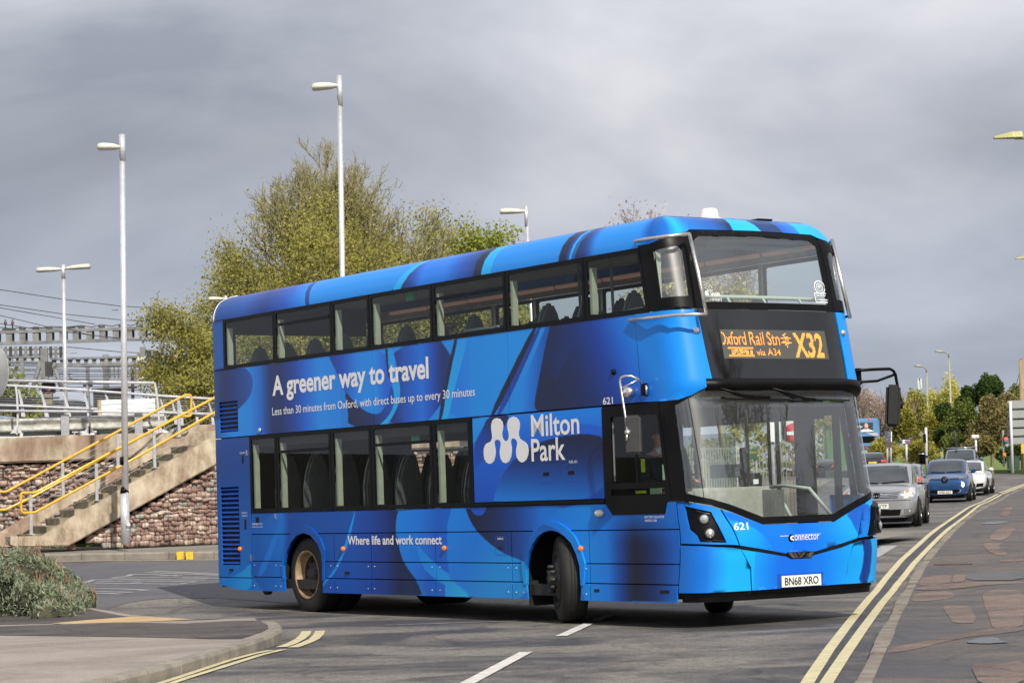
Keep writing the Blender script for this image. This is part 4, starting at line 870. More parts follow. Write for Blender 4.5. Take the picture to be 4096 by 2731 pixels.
# upper windscreen
U_OUT = [(10.395, 3.262), (12.245, 3.262), (12.24, 4.02), (12.17, 4.10), (11.32, 4.122), (10.47, 4.10), (10.40, 4.02)]
U_IN = [(10.455, 3.335), (12.185, 3.335), (12.17, 3.98), (12.08, 4.04), (11.32, 4.062), (10.56, 4.04), (10.47, 3.98)]
uw = panel('upper_windscreen', U_IN, m=M_GFR, off=-.004, thick=.004, step=.08)
panel('frame', U_OUT, m=M_BLK, off=.001, holes=[U_IN], parent=uw, step=.08)
panel('tint_band', [(10.62, 3.90), (12.02, 3.90), (11.9, 4.02), (10.72, 4.02)], m=glass('tint_band_glass2', (.30, .62, .58), ior=1.15), off=-.02, thick=.003, parent=uw)
MB().tube([surf(t, 3.40, -.10) for t in np.arange(10.47, 12.2, .1)], .022, 8).build('handrail', mat('pale_green_rail', (.42, .48, .42), .5), bus)
for t in (10.85, 11.33, 11.85): MB().tube([surf(t, 3.40, -.10), surf(t, 3.33, -.06)], .015, 6).build('rail_bracket', mat('pale_green_rail'), bus)
# nose
HL = [(9.965, 1.246), (10.262, 1.178), (10.382, 0.862), (10.10, .878), (10.065, .946), (9.988, 1.004)]
panel('nose_corner', [(9.885, 1.300), (10.270, 1.234), (10.352, 1.200), (10.508, .832), (10.40, .842), (10.1, .858), (9.885, .866)], holes=[HL], step=.05)
MX = lambda L: [(2*TC-t, v) for t, v in L]
panel('nose_corner', MX([(9.885, 1.300), (10.270, 1.234), (10.38, 1.190), (10.508, .845), (10.40, .855), (10.1, .87), (9.885, .866)]), holes=[MX(HL)], step=.05)
panel('nose_recess', [(9.89, .80), (12.75, .80), (12.75, 1.27), (12.35, 1.235), (11.8, 1.02), (10.84, 1.02), (10.28, 1.235), (9.89, 1.28)], m=M_GAP, off=-.035, step=.08)
panel('nose_recess', [(9.89, .33), (12.75, .33), (12.75, .86), (9.89, .86)], m=M_GAP, off=-.03, step=.1)
panel('bonnet_panel', [(10.366, 1.196), (10.835, 1.024), (11.805, 1.024), (12.26, 1.196), (12.115, .842), (11.9, .80), (11.50, .728), (11.11, .724), (10.75, .79), (10.522, .828)], step=.07, off=.004)
panel('bumper_corner', [(9.885, .365), (10.677, .366), (10.648, .60), (10.522, .79), (10.40, .812), (10.1, .838), (9.885, .845)], step=.06, off=.006)
panel('bumper_corner', MX([(9.885, .365), (10.677, .37), (10.66, .60), (10.572, .79), (10.40, .82), (10.1, .838), (9.885, .845)]), step=.06, off=.010)
NP_ = [(11.035, .365), (11.035, .51), (11.64, .51), (11.62, .365)]
panel('bumper_centre', [(10.69, .366), (11.96, .372), (11.985, .60), (12.045, .79), (11.9, .755), (11.50, .692), (11.44, .660), (11.17, .662), (11.11, .690), (10.75, .752), (10.53, .785), (10.66, .60)], step=.07, off=.010)
panel('light_bar', [(10.52, .79), (10.75, .757), (11.11, .695), (11.17, .667), (11.44, .665), (11.50, .697), (11.9, .76), (12.06, .795), (12.09, .84), (11.9, .80), (11.49, .733), (11.12, .731), (10.75, .79), (10.52, .825)], m=M_BLKG, off=-.006, step=.08)
panel('lower_lip', rect(9.885, 12.75, .265, .36), m=M_BLK, off=-.045, step=.12)
# the maker's wing badge
bd = panel('wing_badge', [(11.115, .735), (11.495, .731), (11.445, .664), (11.165, .668)], m=M_BLKG, off=.012, thick=.03)
for q in ([(11.135, .728), (11.175, .728), (11.232, .676), (11.19, .676)], [(11.20, .728), (11.215, .728), (11.265, .676), (11.25, .676)], [(11.36, .727), (11.345, .727), (11.285, .676), (11.30, .676)], [(11.475, .724), (11.44, .724), (11.39, .676), (11.425, .676)], [(11.385, .705), (11.43, .705), (11.42, .695), (11.375, .695)]): panel('badge_bar', q, m=M_CHR, off=.016, thick=.003, parent=bd)
# headlights: black bezel with two round lamps each side
def orient(t, v):
    o = surf(t, v); nrm = (surf(t, v, .1)-o).normalized(); z = Vector((0, 0, 1)); x = z.cross(nrm).normalized(); y = nrm.cross(x); return Matrix((x, y, nrm)).transposed(), o, nrm
M_LENS = mat('lamp_reflector', (.62, .63, .62), .14, metal=.85, var=.3, scale=60, emit=(1, 1, .95), estr=.06)
for mirror in (False, True):
    H2 = MX(HL) if mirror else HL
    hb = panel('headlight', H2, m=M_BLK, off=-.02, thick=.03, step=.05)
    if mirror:
        cx_ = lambda k_: [(2*TC-10.17+(t-(2*TC-10.17))*k_, 1.05+(v-1.05)*k_) for t, v in H2]
        panel('bezel', cx_(.92), m=M_BLK, off=.055, thick=.08, parent=hb, step=.05)
    for t, v, r_ in ((10.18, 1.108, .047), (10.222, .965, .047)):
        tt = 2*TC-t if mirror else t; Mx, o, nrm = orient(tt, v); of = .05 if mirror else -.018
        b = MB(); b.lathe([(r_*1.25, 0), (r_*1.25, .012), (r_*1.02, .018), (r_*1.02, .004), (0, .004)], n=20); b.v = [tuple(Mx @ Vector(p)+o+nrm*of) for p in b.v]; b.build('lamp_ring', M_BLKG, hb)
        b = MB(); b.lathe([(r_, 0), (r_*.95, .010), (r_*.6, .018), (r_*.2, .022), (.0, .022)], n=20); b.v = [tuple(Mx @ Vector(p)+o+nrm*(of+.006)) for p in b.v]; lo = b.build('lens', M_LENS, hb)
    for q in ([(10.09, 1.20), (10.24, 1.165), (10.26, 1.15), (10.11, 1.185)], [(10.25, .90), (10.36, .885), (10.355, .875), (10.25, .89)]):
        panel('bezel_rib', MX(q) if mirror else q, m=mat('dark_plastic', (.02, .02, .02), .3), off=.06 if mirror else -.008, thick=.01, parent=hb)
# number plate
M_PLATE = mat('white_number_plate', (.74, .74, .70), .4, var=.03); M_PTXT = mat('plate_black', (.012, .012, .012), .5)
def plate(parent, txt, c, rz, w_=.52, h_=.111, m=None, gapat=4, wide=None):
    """a number plate in the plane facing +x of rotation rz"""
    ax = Vector((-math.sin(rz), math.cos(rz), 0)); nx_ = Vector((math.cos(rz), math.sin(rz), 0)); c = Vector(c)
    b = MB(); b.box(c, (.012, w_, h_), rz); pl = b.build('number_plate', m or M_PLATE, parent)
    letter('plate_text', txt, lambda x, y: c+nx_*.009+ax*((x-.5)*w_*.86)+Vector((0, 0, (y-.5)*h_*.70)), M_PTXT, pl, bold=.012); return pl
pc = surf(11.32, .437, .022); plate(bus, 'BN68 XRO', pc, 0, .535, .115)
panel('plate_recess', rect(11.01, 11.63, .368, .515), m=mat('plate_recess_blue', s2l((12, 84, 185))[:3], .5, var=.1), off=.0125, thick=.004)

# lettering and marks
def bl(txt, t0, t1, v0, v1, bold=.0, name='lettering', m=None, off=.003): return letter(name, txt, lambda x, y: surf(t0+(t1-t0)*x, v0+(v1-v0)*y, off), m or M_WHITE, bus, bold)
bl('A greener way to travel', 1.75, 5.585, 2.742, 3.085, .028)
bl('Less than 30 minutes from Oxford, with direct buses up to every 30 minutes', 1.73, 6.56, 2.535, 2.667, .006)
bl('Where life and work connect', 3.59, 5.76, .866, .979, .022, off=.004)
bl('Milton', 7.662, 8.566, 2.046, 2.291, .016); bl('Park', 7.65, 8.292, 1.774, 2.026, .016)
bl('621', 9.006, 9.183, 2.338, 2.413, .015); bl('621', 10.452, 10.632, .984, 1.060, .015, off=.008)
bl('FUEL 621', 8.355, 8.505, 1.737, 1.765, .01); bl('ADBLUE', 6.92, 7.04, .917, .941, .01); bl('BATTERY ISOLATOR', 9.555, 9.75, 1.128, 1.152, .0); bl('INSIDE CAB', 9.555, 9.672, 1.092, 1.116, .0)
bl('COOLANT', .79, .94, 2.09, 2.115, .01); bl('EMERGENCY EXIT', 1.09, 1.38, 1.135, 1.158, .0); bl('pull handle to open', 1.09, 1.38, 1.095, 1.12, .0); bl('EMERGENCY', .81, .97, 1.29, 1.31, .0); bl('ENGINE STOP', .81, .97, 1.25, 1.27, .0)
MLOGO = [(6.995, 2.29), (7.055, 2.277), (7.099, 2.243), (7.114, 2.202), (7.105, 2.153), (7.085, 2.114), (7.089, 2.073), (7.11, 2.04), (7.143, 2.022), (7.178, 2.024), (7.208, 2.047), (7.221, 2.084), (7.212, 2.121), (7.197, 2.158), (7.194, 2.206), (7.214, 2.254), (7.256, 2.281), (7.319, 2.291), (7.381, 2.278), (7.427, 2.244), (7.444, 2.198), (7.432, 2.148), (7.416, 2.108), (7.417, 2.071), (7.44, 2.038), (7.481, 2.018), (7.536, 1.999), (7.581, 1.963), (7.598, 1.909), (7.586, 1.854), (7.55, 1.804), (7.495, 1.777), (7.453, 1.774), (7.406, 1.79), (7.366, 1.826), (7.349, 1.875), (7.354, 1.926), (7.374, 1.965), (7.381, 1.997), (7.36, 2.03), (7.322, 2.046), (7.282, 2.045), (7.258, 2.023), (7.256, 1.994), (7.268, 1.953), (7.268, 1.905), (7.253, 1.846), (7.21, 1.794), (7.146, 1.774), (7.084, 1.785), (7.04, 1.827), (7.023, 1.886), (7.032, 1.937), (7.048, 1.973), (7.053, 2.005), (7.032, 2.035), (6.989, 2.046), (6.945, 2.038), (6.926, 2.01), (6.932, 1.97), (6.944, 1.924), (6.938, 1.868), (6.905, 1.808), (6.851, 1.779), (6.799, 1.778), (6.747, 1.797), (6.708, 1.842), (6.697, 1.9), (6.706, 1.957), (6.741, 2.0), (6.792, 2.018), (6.842, 2.026), (6.87, 2.049), (6.883, 2.076), (6.88, 2.114), (6.868, 2.163), (6.871, 2.22), (6.897, 2.265), (6.945, 2.287)]
panel('park_emblem', MLOGO, m=M_WHITE, off=.003, thick=.002)
bl('connector', 11.178, 11.558, .852, .914, .0, off=.010)
circ = lambda t, v, rt, rv, n=20: [(t+rt*math.cos(2*math.pi*i/n), v+rv*math.sin(2*math.pi*i/n)) for i in range(n)]
panel('badge_disc', circ(11.18, .879, .042, .040), m=M_BLK, off=.008, thick=.002)
bl('c', 11.160, 11.205, .857, .902, .03, off=.011)
panel('badge_line', rect(11.03, 11.14, .901, .906), m=M_WHITE, off=.008, thick=.001); panel('badge_line', rect(11.22, 11.585, .907, .910), m=M_WHITE, off=.0075, thick=.001)
M_VIN = M_WHITE
bl('WiFi', 10.57, 10.69, 3.395, 3.432, .02, off=.0); bl('free', 10.54, 10.60, 3.44, 3.468, .0, off=.0); bl('on board', 10.575, 10.70, 3.345, 3.385, .0, off=.0)
panel('wifi_mark', circ(10.525, 3.425, .022, .027), m=M_WHITE, off=-.001, thick=.001)
for rr_ in (.05, .075, .10):
    MB().tube([surf(10.51+rr_*math.sin(a), 3.425+rr_*1.15*math.cos(a), .0) for a in np.linspace(-.1, 1.3, 9)], .003, 4).build('wifi_arc', M_WHITE, bus)
def ringp(t, v, rt, rv, w_, name='contactless_mark'): panel(name, circ(t, v, rt, rv, 24), m=M_WHITE, off=.0, holes=[circ(t, v, rt-w_, rv-w_, 24)], thick=.001)
ringp(12.105, 3.525, .082, .075, .010); ringp(12.105, 3.525, .052, .045, .006)
panel('contactless_mark', rect(12.005, 12.215, 3.355, 3.465), m=M_WHITE, off=.0, holes=[rect(12.015, 12.205, 3.365, 3.455)], thick=.001)
bl('we accept', 12.03, 12.17, 3.42, 3.445, .02, off=.001); bl('contactless', 12.025, 12.195, 3.378, 3.402, .02, off=.001)
for q in (-.02, 0, .02): MB().tube([surf(12.10+q, 3.50, .0), surf(12.105+q, 3.55, .0)], .004, 4).build('contactless_mark', M_WHITE, bus)

# small fittings on the near side
for t, v in ((.745, .818), (3.488, .818), (5.822, .824), (8.53, .818)):
    b = MB(); b.lathe([(.036, 0), (.036, .012), (.025, .028), (0, .032)], n=14); p = surf(t, v, .004)
    b.v = [(p.x+x, p.y-z, p.z+y*.85) for x, y, z in b.v]; b.build('side_marker', M_AMB, bus)
b = MB(); b.lathe([(.07, 0), (.065, .03), (.04, .05), (0, .055)], n=16); p = surf(8.885, 1.19, .0); b.v = [(p.x+x, p.y-z, p.z+y*.55) for x, y, z in b.v]; b.build('side_lamp', mat('pearl_lens', (.75, .70, .60), .3), bus)
for t, v in ((8.79, .372), (9.745, .375), (3.56, .52), (.47, .535)): panel('flap_catch', rect(t-.045, t+.045, v-.015, v+.015), m=M_BLKG, off=.014)
for t, v in ((7.92, 1.632), (8.39, 1.633)):
    frame('fuel_flap', rect(t-.145, t+.16, v-.10, v+.10, .03), rect(t-.138, t+.153, v-.094, v+.094, .03), m=LVS, off=.0015, thick=.001); panel('flap_catch', rect(t-.055, t+.05, v-.018, v+.02), m=M_BLKG, off=.004)
frame('adblue_flap', rect(6.875, 7.09, .745, .956, .02), rect(6.881, 7.084, .751, .95, .02), m=LVS, off=.0015, thick=.001); panel('flap_catch', rect(6.93, 7.01, .81, .84), m=M_BLKG, off=.004)
for t, v, a, c in ((.87, 2.05, .045, .09), (.9, 1.19, .05, .11), (1.24, 1.225, .09, .055)): panel('catch_recess', rect(t-a/2, t+a/2, v-c, v+c*.2), m=M_BLKG, off=.003)
for t, v, h in ((1.0, 2.1, .07), (1.04, .70, .08), (1.75, 1.24, .06)): MB().box(surf(t, v, .008), (.025, .012, h)).build('hinge', M_STEEL, bus)
for i in range(26):
    t = (1.13, 1.72, 1.86, 3.15, 3.32, 4.07, 4.22, 5.53, 5.70, 7.12, 7.28, 7.42, 8.60)[i % 13]; v = .33 if i < 13 else .60
    if abs(t-2.45) < .55 or abs(t-8) < .55: continue
    b = MB(); b.lathe([(.011, 0), (.008, .006), (0, .007)], n=8); p = surf(t, v, .010 if v < .44 else .0); b.v = [(p.x+x, p.y-z, p.z+y) for x, y, z in b.v]; b.build('rivet', M_STEEL, bus)
MB().lathe([(.035, 0), (.035, .015), (0, .02)], (1.384-.0, -.02, 2.385), 'Y', 12).build('lamp_socket', M_STEEL, bus)
b = MB(); b.lathe([(.055, 0), (.055, .07), (.045, .075), (.032, .075), (.025, .10), (0, .11)], n=18); p = surf(9.49, 2.445, 0); b.v = [(p.x+x-.02*z/.1, p.y-z, p.z+y) for x, y, z in b.v]; b.build('side_camera', M_STEEL, bus)
b = MB(); b.lathe([(.032, 0), (.03, .02), (0, .03)], n=14); p = surf(9.215, 2.672, 0); b.v = [(p.x+x, p.y-z, p.z+y) for x, y, z in b.v]; b.build('round_grommet', M_BLK, bus)
for t in (10.345, 12.30):
    Mx, o, nrm = orient(t, 3.03); b = MB(); b.lathe([(.036, 0), (.036, .02), (.022, .032), (0, .038)], n=14); b.v = [tuple(Mx @ Vector(p)+o) for p in b.v]; b.build('marker_lamp', M_STEEL, bus)
MB().lathe([(.10, 0), (.10, .06), (.0, .06)], (1.42, .0, .31), 'Y', 16).build('exhaust_opening', M_GAP, bus)

# cab window with its drooping black surround
cabo = [(8.985, 2.314), (8.985, 1.30), (9.11, 1.172), (9.755, 1.170), (9.785, 1.285), (9.83, 1.318), (9.83, 2.316)]
CW1, CW2 = rect(9.135, 9.80, 1.50, 2.20, .02), rect(9.10, 9.78, 1.372, 1.438)
panel('cab_surround', cabo, m=M_BLK, off=.006, holes=[CW1, CW2]); panel('cab_pillar', rect(9.83, 9.995, 1.30, 2.316), m=M_BLK, off=.0, step=.05)
cw = panel('cab_window', rect(9.13, 9.805, 1.495, 2.205), m=glass('cab_glass', (.88, .90, .88), f0=.03), off=-.01, thick=.004); panel('cab_quarterlight', rect(9.095, 9.785, 1.367, 1.443), m=M_GSIDE, off=-.012, thick=.004)
panel('sliding_frame', rect(9.485, 9.50, 1.5, 2.2), m=M_BLK, off=.0, parent=cw); panel('sliding_frame', rect(9.148, 9.158, 1.52, 2.15), m=mat('dull_edge', (.15, .15, .15), .4), off=.0, parent=cw)
MB().box((9.66, .30, 1.60), (.12, .004, .16)).build('paper_note', mat('pale_green_paper', (.45, .66, .42), .8), bus); MB().box((9.60, .20, 1.405), (.19, .004, .06)).build('paper_note', mat('pale_green_paper'), bus)
MB().box((9.32, .22, 1.40), (.16, .02, .03)).build('cab_tray_item', mat('hi_vis', (.55, .75, .02), .8, var=.3, scale=30), bus); MB().box((9.27, .3, 1.68), (.03, .03, .14)).build('cab_tray_item', mat('hi_vis'), bus)
MB().box((9.76, .28, 2.13), (.06, .004, .04)).build('sticker', mat('pale_blue_sticker', (.45, .62, .75), .7), bus)

# near-side mirror on its bracket
mr_ = thing('side_mirror', '', '', (0, 0, 0)); del mr_['label']; del mr_['category']; del mr_['base']; mr_.parent = bus
MB().box((9.775, -.03, 2.455), (.035, .07, .13)).build('bracket', M_BLK, mr_); MB().tube([(9.80, -.03, 2.50), (9.80, -.03, 2.40)], .012, 8).build('hinge', M_STEEL, mr_)
arm = [(9.775, -.06, 2.50), (9.79, -.12, 2.565), (9.77, -.20, 2.595), (9.72, -.24, 2.60), (9.68, -.26, 2.585), (9.665, -.265, 2.54), (9.70, -.27, 2.40), (9.74, -.27, 2.20), (9.775, -.28, 2.03)]
MB().tube(arm, .0125, 8).build('arm', M_STEEL, mr_); MB().tube([(9.79, -.12, 2.56), (9.68, -.265, 2.47)], .009, 6).build('brace', M_STEEL, mr_)
b = MB(); b.box((0, 0, 0), (.05, .19, .40)); mh = b.build('mirror_head', mat('mirror_back_grey', (.05, .05, .05), .45, var=.1), mr_, bevel=.024, seg=3); mh.location = (9.80, -.22, 1.985); mh.rotation_euler = (0, 0, R(-62))
mh.location = (9.815, -.235, 1.99); MB().ico((9.79, -.285, 2.015), .033, 2).build('ball_joint', M_STEEL, mr_); MB().tube([(9.785, -.29, 2.01), (9.79, -.30, 1.93)], .012, 8).build('arm_tail', M_STEEL, mr_)
mr2 = thing('side_mirror', '', '', (0, 0, 0)); del mr2['label']; del mr2['category']; del mr2['base']; mr2.parent = bus
def on_px(u, v, x=None, y=None):
    """where the sight line through a photo pixel meets a plane of the bus"""
    co, si = math.cos(B_YAW), math.sin(B_YAW); f_ = lambda d: Vector((d.x*co+d.y*si, -d.x*si+d.y*co, d.z))
    o = f_(Vector((0, 0, CAM_H))-Vector(B_LOC)); d = f_(ray(u, v)); k_ = (x-o.x)/d.x if x is not None else (y-o.y)/d.y; return o+d*k_
e4 = lambda x, y, xx=10.25: on_px(3400+x/3.135, 1300+y/3.135, x=xx)
MB().box(e4(98, 645, 10.18), (.06, .05, .18)).build('bracket', M_BLK, mr2)
MB().tube([e4(75, 570), e4(300, 555), e4(500, 548), e4(545, 575), e4(570, 620), e4(600, 790), e4(640, 960), e4(645, 1045)], .017, 8).build('arm', M_BLK, mr2)
MB().tube([e4(80, 715), e4(340, 700), e4(545, 625)], .015, 8).build('brace', M_BLK, mr2)
b = MB(); b.box((0, 0, 0), (.07, .16, .46)); mh2 = b.build('mirror_head', M_RUB, mr2, bevel=.03, seg=3); mh2.location = e4(537, 1010); mh2.rotation_euler = (R(-4), R(0), R(-38)); MB().tube([e4(585, 995), e4(650, 985)], .032, 10).build('clamp', M_RUB, mr2)

# tree-guard rails of polished steel round the upper corners
def gr(pts, r_=.019): return MB().tube(pts, r_, 8)
q = [surf(9.86, 4.005, .03)]+[surf(t, v, .085) for t, v in ((10.0, 4.02), (10.15, 4.04), (10.30, 4.06), (10.44, 4.075))]
g1_ = [on_px(1900+x/1.96, 850+y/1.96, y=yy) for x, y, yy in ((1255, 228, -.05), (1330, 214, -.06), (1450, 193, -.03), (1560, 180, .08))]+[on_px(2758, 935, y=.30)]
gr([on_px(2540, 966, y=-.02), on_px(2580, 957, y=-.06), on_px(2660, 946, y=-.02), on_px(2720, 939, y=.12), on_px(2757, 936, y=.27)]).build('guard_rail', M_STEEL, bus)
gr([on_px(2757, 936, y=.27), on_px(2793, 1090, y=.25), on_px(2826, 1258, y=.23)]).build('guard_rail', M_STEEL, bus)
gr([on_px(2518, 1281, y=-.02), on_px(2600, 1271, y=-.06), on_px(2700, 1260, y=-.02), on_px(2780, 1257, y=.12), on_px(2826, 1258, y=.23)]).build('guard_rail', M_STEEL, bus)
a_, c_ = on_px(3327, 957, y=2.44), on_px(3400, 1272, y=2.44)
gr([a_, c_], .021).build('guard_rail', M_STEEL, bus); gr([a_+Vector((-.02, .0, -.03)), a_+Vector((-.25, .02, -.04))], .014).build('rail_bracket', M_BLK, bus); gr([c_+Vector((0, 0, .02)), c_+Vector((-.25, .02, .02))], .014).build('rail_bracket', M_BLK, bus)
# wipers parked under the brow
for q in (((10.464, 2.43), (10.834, 2.345), (11.125, 2.336)), ((11.132, 2.43), (11.608, 2.319), (11.75, 2.315))):
    wp = MB().tube([surf(t, v, .05) for t, v in q], .014, 6).build('wiper_arm', M_BLK, bus)
for q in (((10.56, 2.335), (11.0, 2.325), (11.40, 2.315)), ((11.45, 2.305), (11.8, 2.31), (12.25, 2.30))):
    MB().tube([surf(t, v, .035) for t, v in q], .010, 6).build('wiper_blade', M_RUB, bus)

# ---- far side: bodywork with its own windows and the entrance door
FT = lambda x: 2*TC-x        # body coordinate of the far-side point at distance x from the tail
def frect(x0, x1, v0, v1, r=0): return rect(FT(x1), FT(x0), v0, v1, r)
for z0, z1, of in ((.262, 1.30, 0),):
    for x0, x1 in ((.13, 1.9), (3.0, 7.4), (8.6, 8.85)): panel('skirt_panel', frect(x0, x1, z0, z1))
for x0, x1 in ((1.9, 3.0), (7.4, 8.6)): panel('skirt_panel', frect(x0, x1, 1.05, 1.30))
panel('side_panel', frect(.13, 9.60, 2.31, 3.248)); panel('window_end_panel', frect(.13, .42, 3.256, 3.93)); panel('side_panel', frect(.13, 1.09, 1.31, 2.30))
for a, c in UW: window(FT(c-.01), FT(a+.01), 3.272, 3.915, far=True, reveal=False)
for (a, c), (d_, e_) in zip(UW, UW[1:]): panel('window_pillar', frect(c-.005, d_+.005, 3.255, 3.93), m=M_BLK, off=.002)
for a, c in UW: MB().box((a+.03, 2.44, 3.6), (.05, .03, .64)).build('reveal', M_REV, bus)
panel('window_pillar', frect(9.835, 9.975, 3.255, 3.96), m=M_BLK, off=.002)
LF = [(1.09, 2.6), (2.65, 4.1), (4.15, 5.6), (5.65, 7.1), (7.15, 8.75)]
for a, c in LF: window(FT(c-.01), FT(a+.01), 1.315, 2.29, far=True, reveal=False)
for (a, c), (d_, e_) in zip(LF, LF[1:]): panel('window_pillar', frect(c-.005, d_+.005, 1.30, 2.312), m=M_BLK, off=.002)
# entrance door: two glazed leaves
for a, c in ((8.88, 9.34), (9.38, 9.84)):
    dr_ = panel('door', frect(a, c, .40, 2.22), m=M_GFR, off=-.004, thick=.004); frame('frame', frect(a-.02, c+.02, .36, 2.24), frect(a+.035, c-.035, .45, 2.17, .03), m=M_BLK, off=.004, parent=dr_, thick=.02)
panel('door_header', frect(8.78, 9.87, 2.24, 2.31), m=M_BLK); panel('door_sill', frect(8.85, 9.87, .27, .36), m=M_BLK)

# ---- inside: seats, poles, cab
def seat_proto(m, h=.78, w_=.37):
    prof = [(-w_/2, 0), (w_/2, 0), (w_/2+.01, .3), (w_/2-.02, .5), (w_/2-.07, .66), (w_/2-.12, .75), (.05, h), (-.05, h), (-w_/2+.12, .75), (-w_/2+.07, .66), (-w_/2+.02, .5), (-w_/2-.01, .3)]
    b = MB(); b.prism([(-.05+.03*z, y, z) for y, z in prof], (.09, 0, 0)); return b
sb = seat_proto(M_SEAT).build('seat', M_SEAT, bus, bevel=.03, seg=2); sq_ = MB(); sq_.box((.24, 0, .02), (.44, .42, .10)); cush = sq_.build('cushion', M_SEATD, sb, bevel=.03)
sb.location = (9.05, .42, 2.78); first = True
def put_seat(x, y, z):
    c = copy_tree(sb, bus); c.location = (x, y, z)
for i in range(12):
    x = .75+i*.755
    for y in (.36, .82, 1.70, 2.16):
        if i == 11 and y == .36: continue
        if 4 <= i <= 5 and y < 1: put_seat(x, y, 2.77); continue
        put_seat(x, y, 2.77)
for i in range(10):
    x = 1.45+i*.76
    for y in (.36, .82, 1.70, 2.16):
        if (x > 6.4 and y < 1) or (x > 7.6): continue
        put_seat(x, y, 1.28 if i < 4 else 1.18)
for x, y, z0, z1 in ((6.05, 1.0, 1.2, 2.3), (5.2, 1.05, 1.2, 2.3), (4.0, 1.0, 1.2, 2.3), (7.6, 1.45, .6, 2.3), (8.75, 1.1, .5, 2.3), (7.9, 1.0, 2.8, 4.15), (9.15, 1.0, 2.8, 4.15), (6.6, 1.5, 2.8, 4.15), (8.85, 2.1, .5, 2.2)):
    MB().tube([(x, y, z0), (x+.02, y, (z0+z1)/2), (x, y, z1)], .018, 8).build('pole', M_POLE, bus)
for q in (((5.0, .5, 1.98), (6.4, .5, 1.98)), ((6.15, .15, 3.34), (6.9, .15, 3.34)), ((8.95, .2, 3.30), (9.4, .25, 3.34)), ((9.05, 1.9, 1.15), (9.3, 2.2, 1.35))): MB().tube(q, .017, 8).build('handrail', M_POLE, bus)
MB().tube([(10.35, 1.95, 1.10), (10.25, 1.75, 1.38), (9.9, 1.7, 1.42), (9.5, 1.75, 1.40)], .02, 8).build('handrail', mat('pale_green_rail'), bus)
MB().tube([(10.42, 1.35, 1.05), (10.35, 1.32, 1.20), (10.2, 1.30, 1.35)], .02, 8).build('handrail', mat('pale_green_rail'), bus)
M_DASH = mat('dash_grey', (.10, .10, .095), .6, var=.15); M_DASHL = mat('dash_cream', (.34, .33, .28), .6, var=.1)
MB().prism([(10.2, .12, 1.0), (10.2, 1.15, 1.0), (10.42, 1.10, 1.0), (10.42, .3, 1.0)], (0, 0, .42)).build('dashboard', M_DASHL, bus, bevel=.03); MB().box((9.95, .55, 1.25), (.5, .75, .34)).build('dashboard', M_DASH, bus, bevel=.05)
MB().prism([(10.05, .95, .8), (10.05, 1.25, .8), (10.42, 1.25, .8), (10.42, .95, .8)], (0, 0, .58)).build('cab_partition', M_DASH, bus)
MB().box((10.0, 1.08, 1.68), (.10, .06, .30)).build('ticket_machine', M_BLK, bus, bevel=.01); MB().box((9.98, 1.17, 1.46), (.16, .22, .20)).build('ticket_machine', M_BLK, bus, bevel=.02); MB().box((10.07, 1.17, 1.47), (.004, .07, .05)).build('ticket_label', M_WHITE, bus)
q_ = on_px(3222, 1850, y=2.36); MB().box((q_.x, 2.36, 1.35), (.30, .04, 1.75)).build('door_pillar', M_BLK, bus)
q_ = on_px(3350, 1850, y=2.40); MB().box((q_.x, 2.40, 1.35), (.07, .05, 1.75)).build('door_pillar', M_BLK, bus)
MB().box((8.7, 2.30, 2.24), (2.3, .12, .22)).build('door_gear_cover', M_BLK, bus)
MB().box((9.2, 1.25, 1.55), (.9, .03, .9)).build('cab_screen', glass('cab_screen_glass', (.7, .75, .75)), bus)
sw = MB(); n_ = 20; sw.tube([(9.62+.10*math.cos(a)*.0-.05*math.sin(a), .62+.22*math.cos(a), 1.48+.10*math.sin(a)) for a in np.linspace(0, 2*math.pi, 21)], .014, 6, cap=False); sw.build('steering_wheel', M_BLK, bus)
MB().box((8.85, .72, 1.45), (.12, .46, .9)).build('driver_seat', M_SEATD, bus, bevel=.05); MB().box((8.98, 1.28, 1.3), (.05, .05, 2.0)).build('pillar', M_BLK, bus)
MB().box((8.6, .6, 1.6), (.02, 1.0, 1.4)).build('cab_back', M_INT, bus)

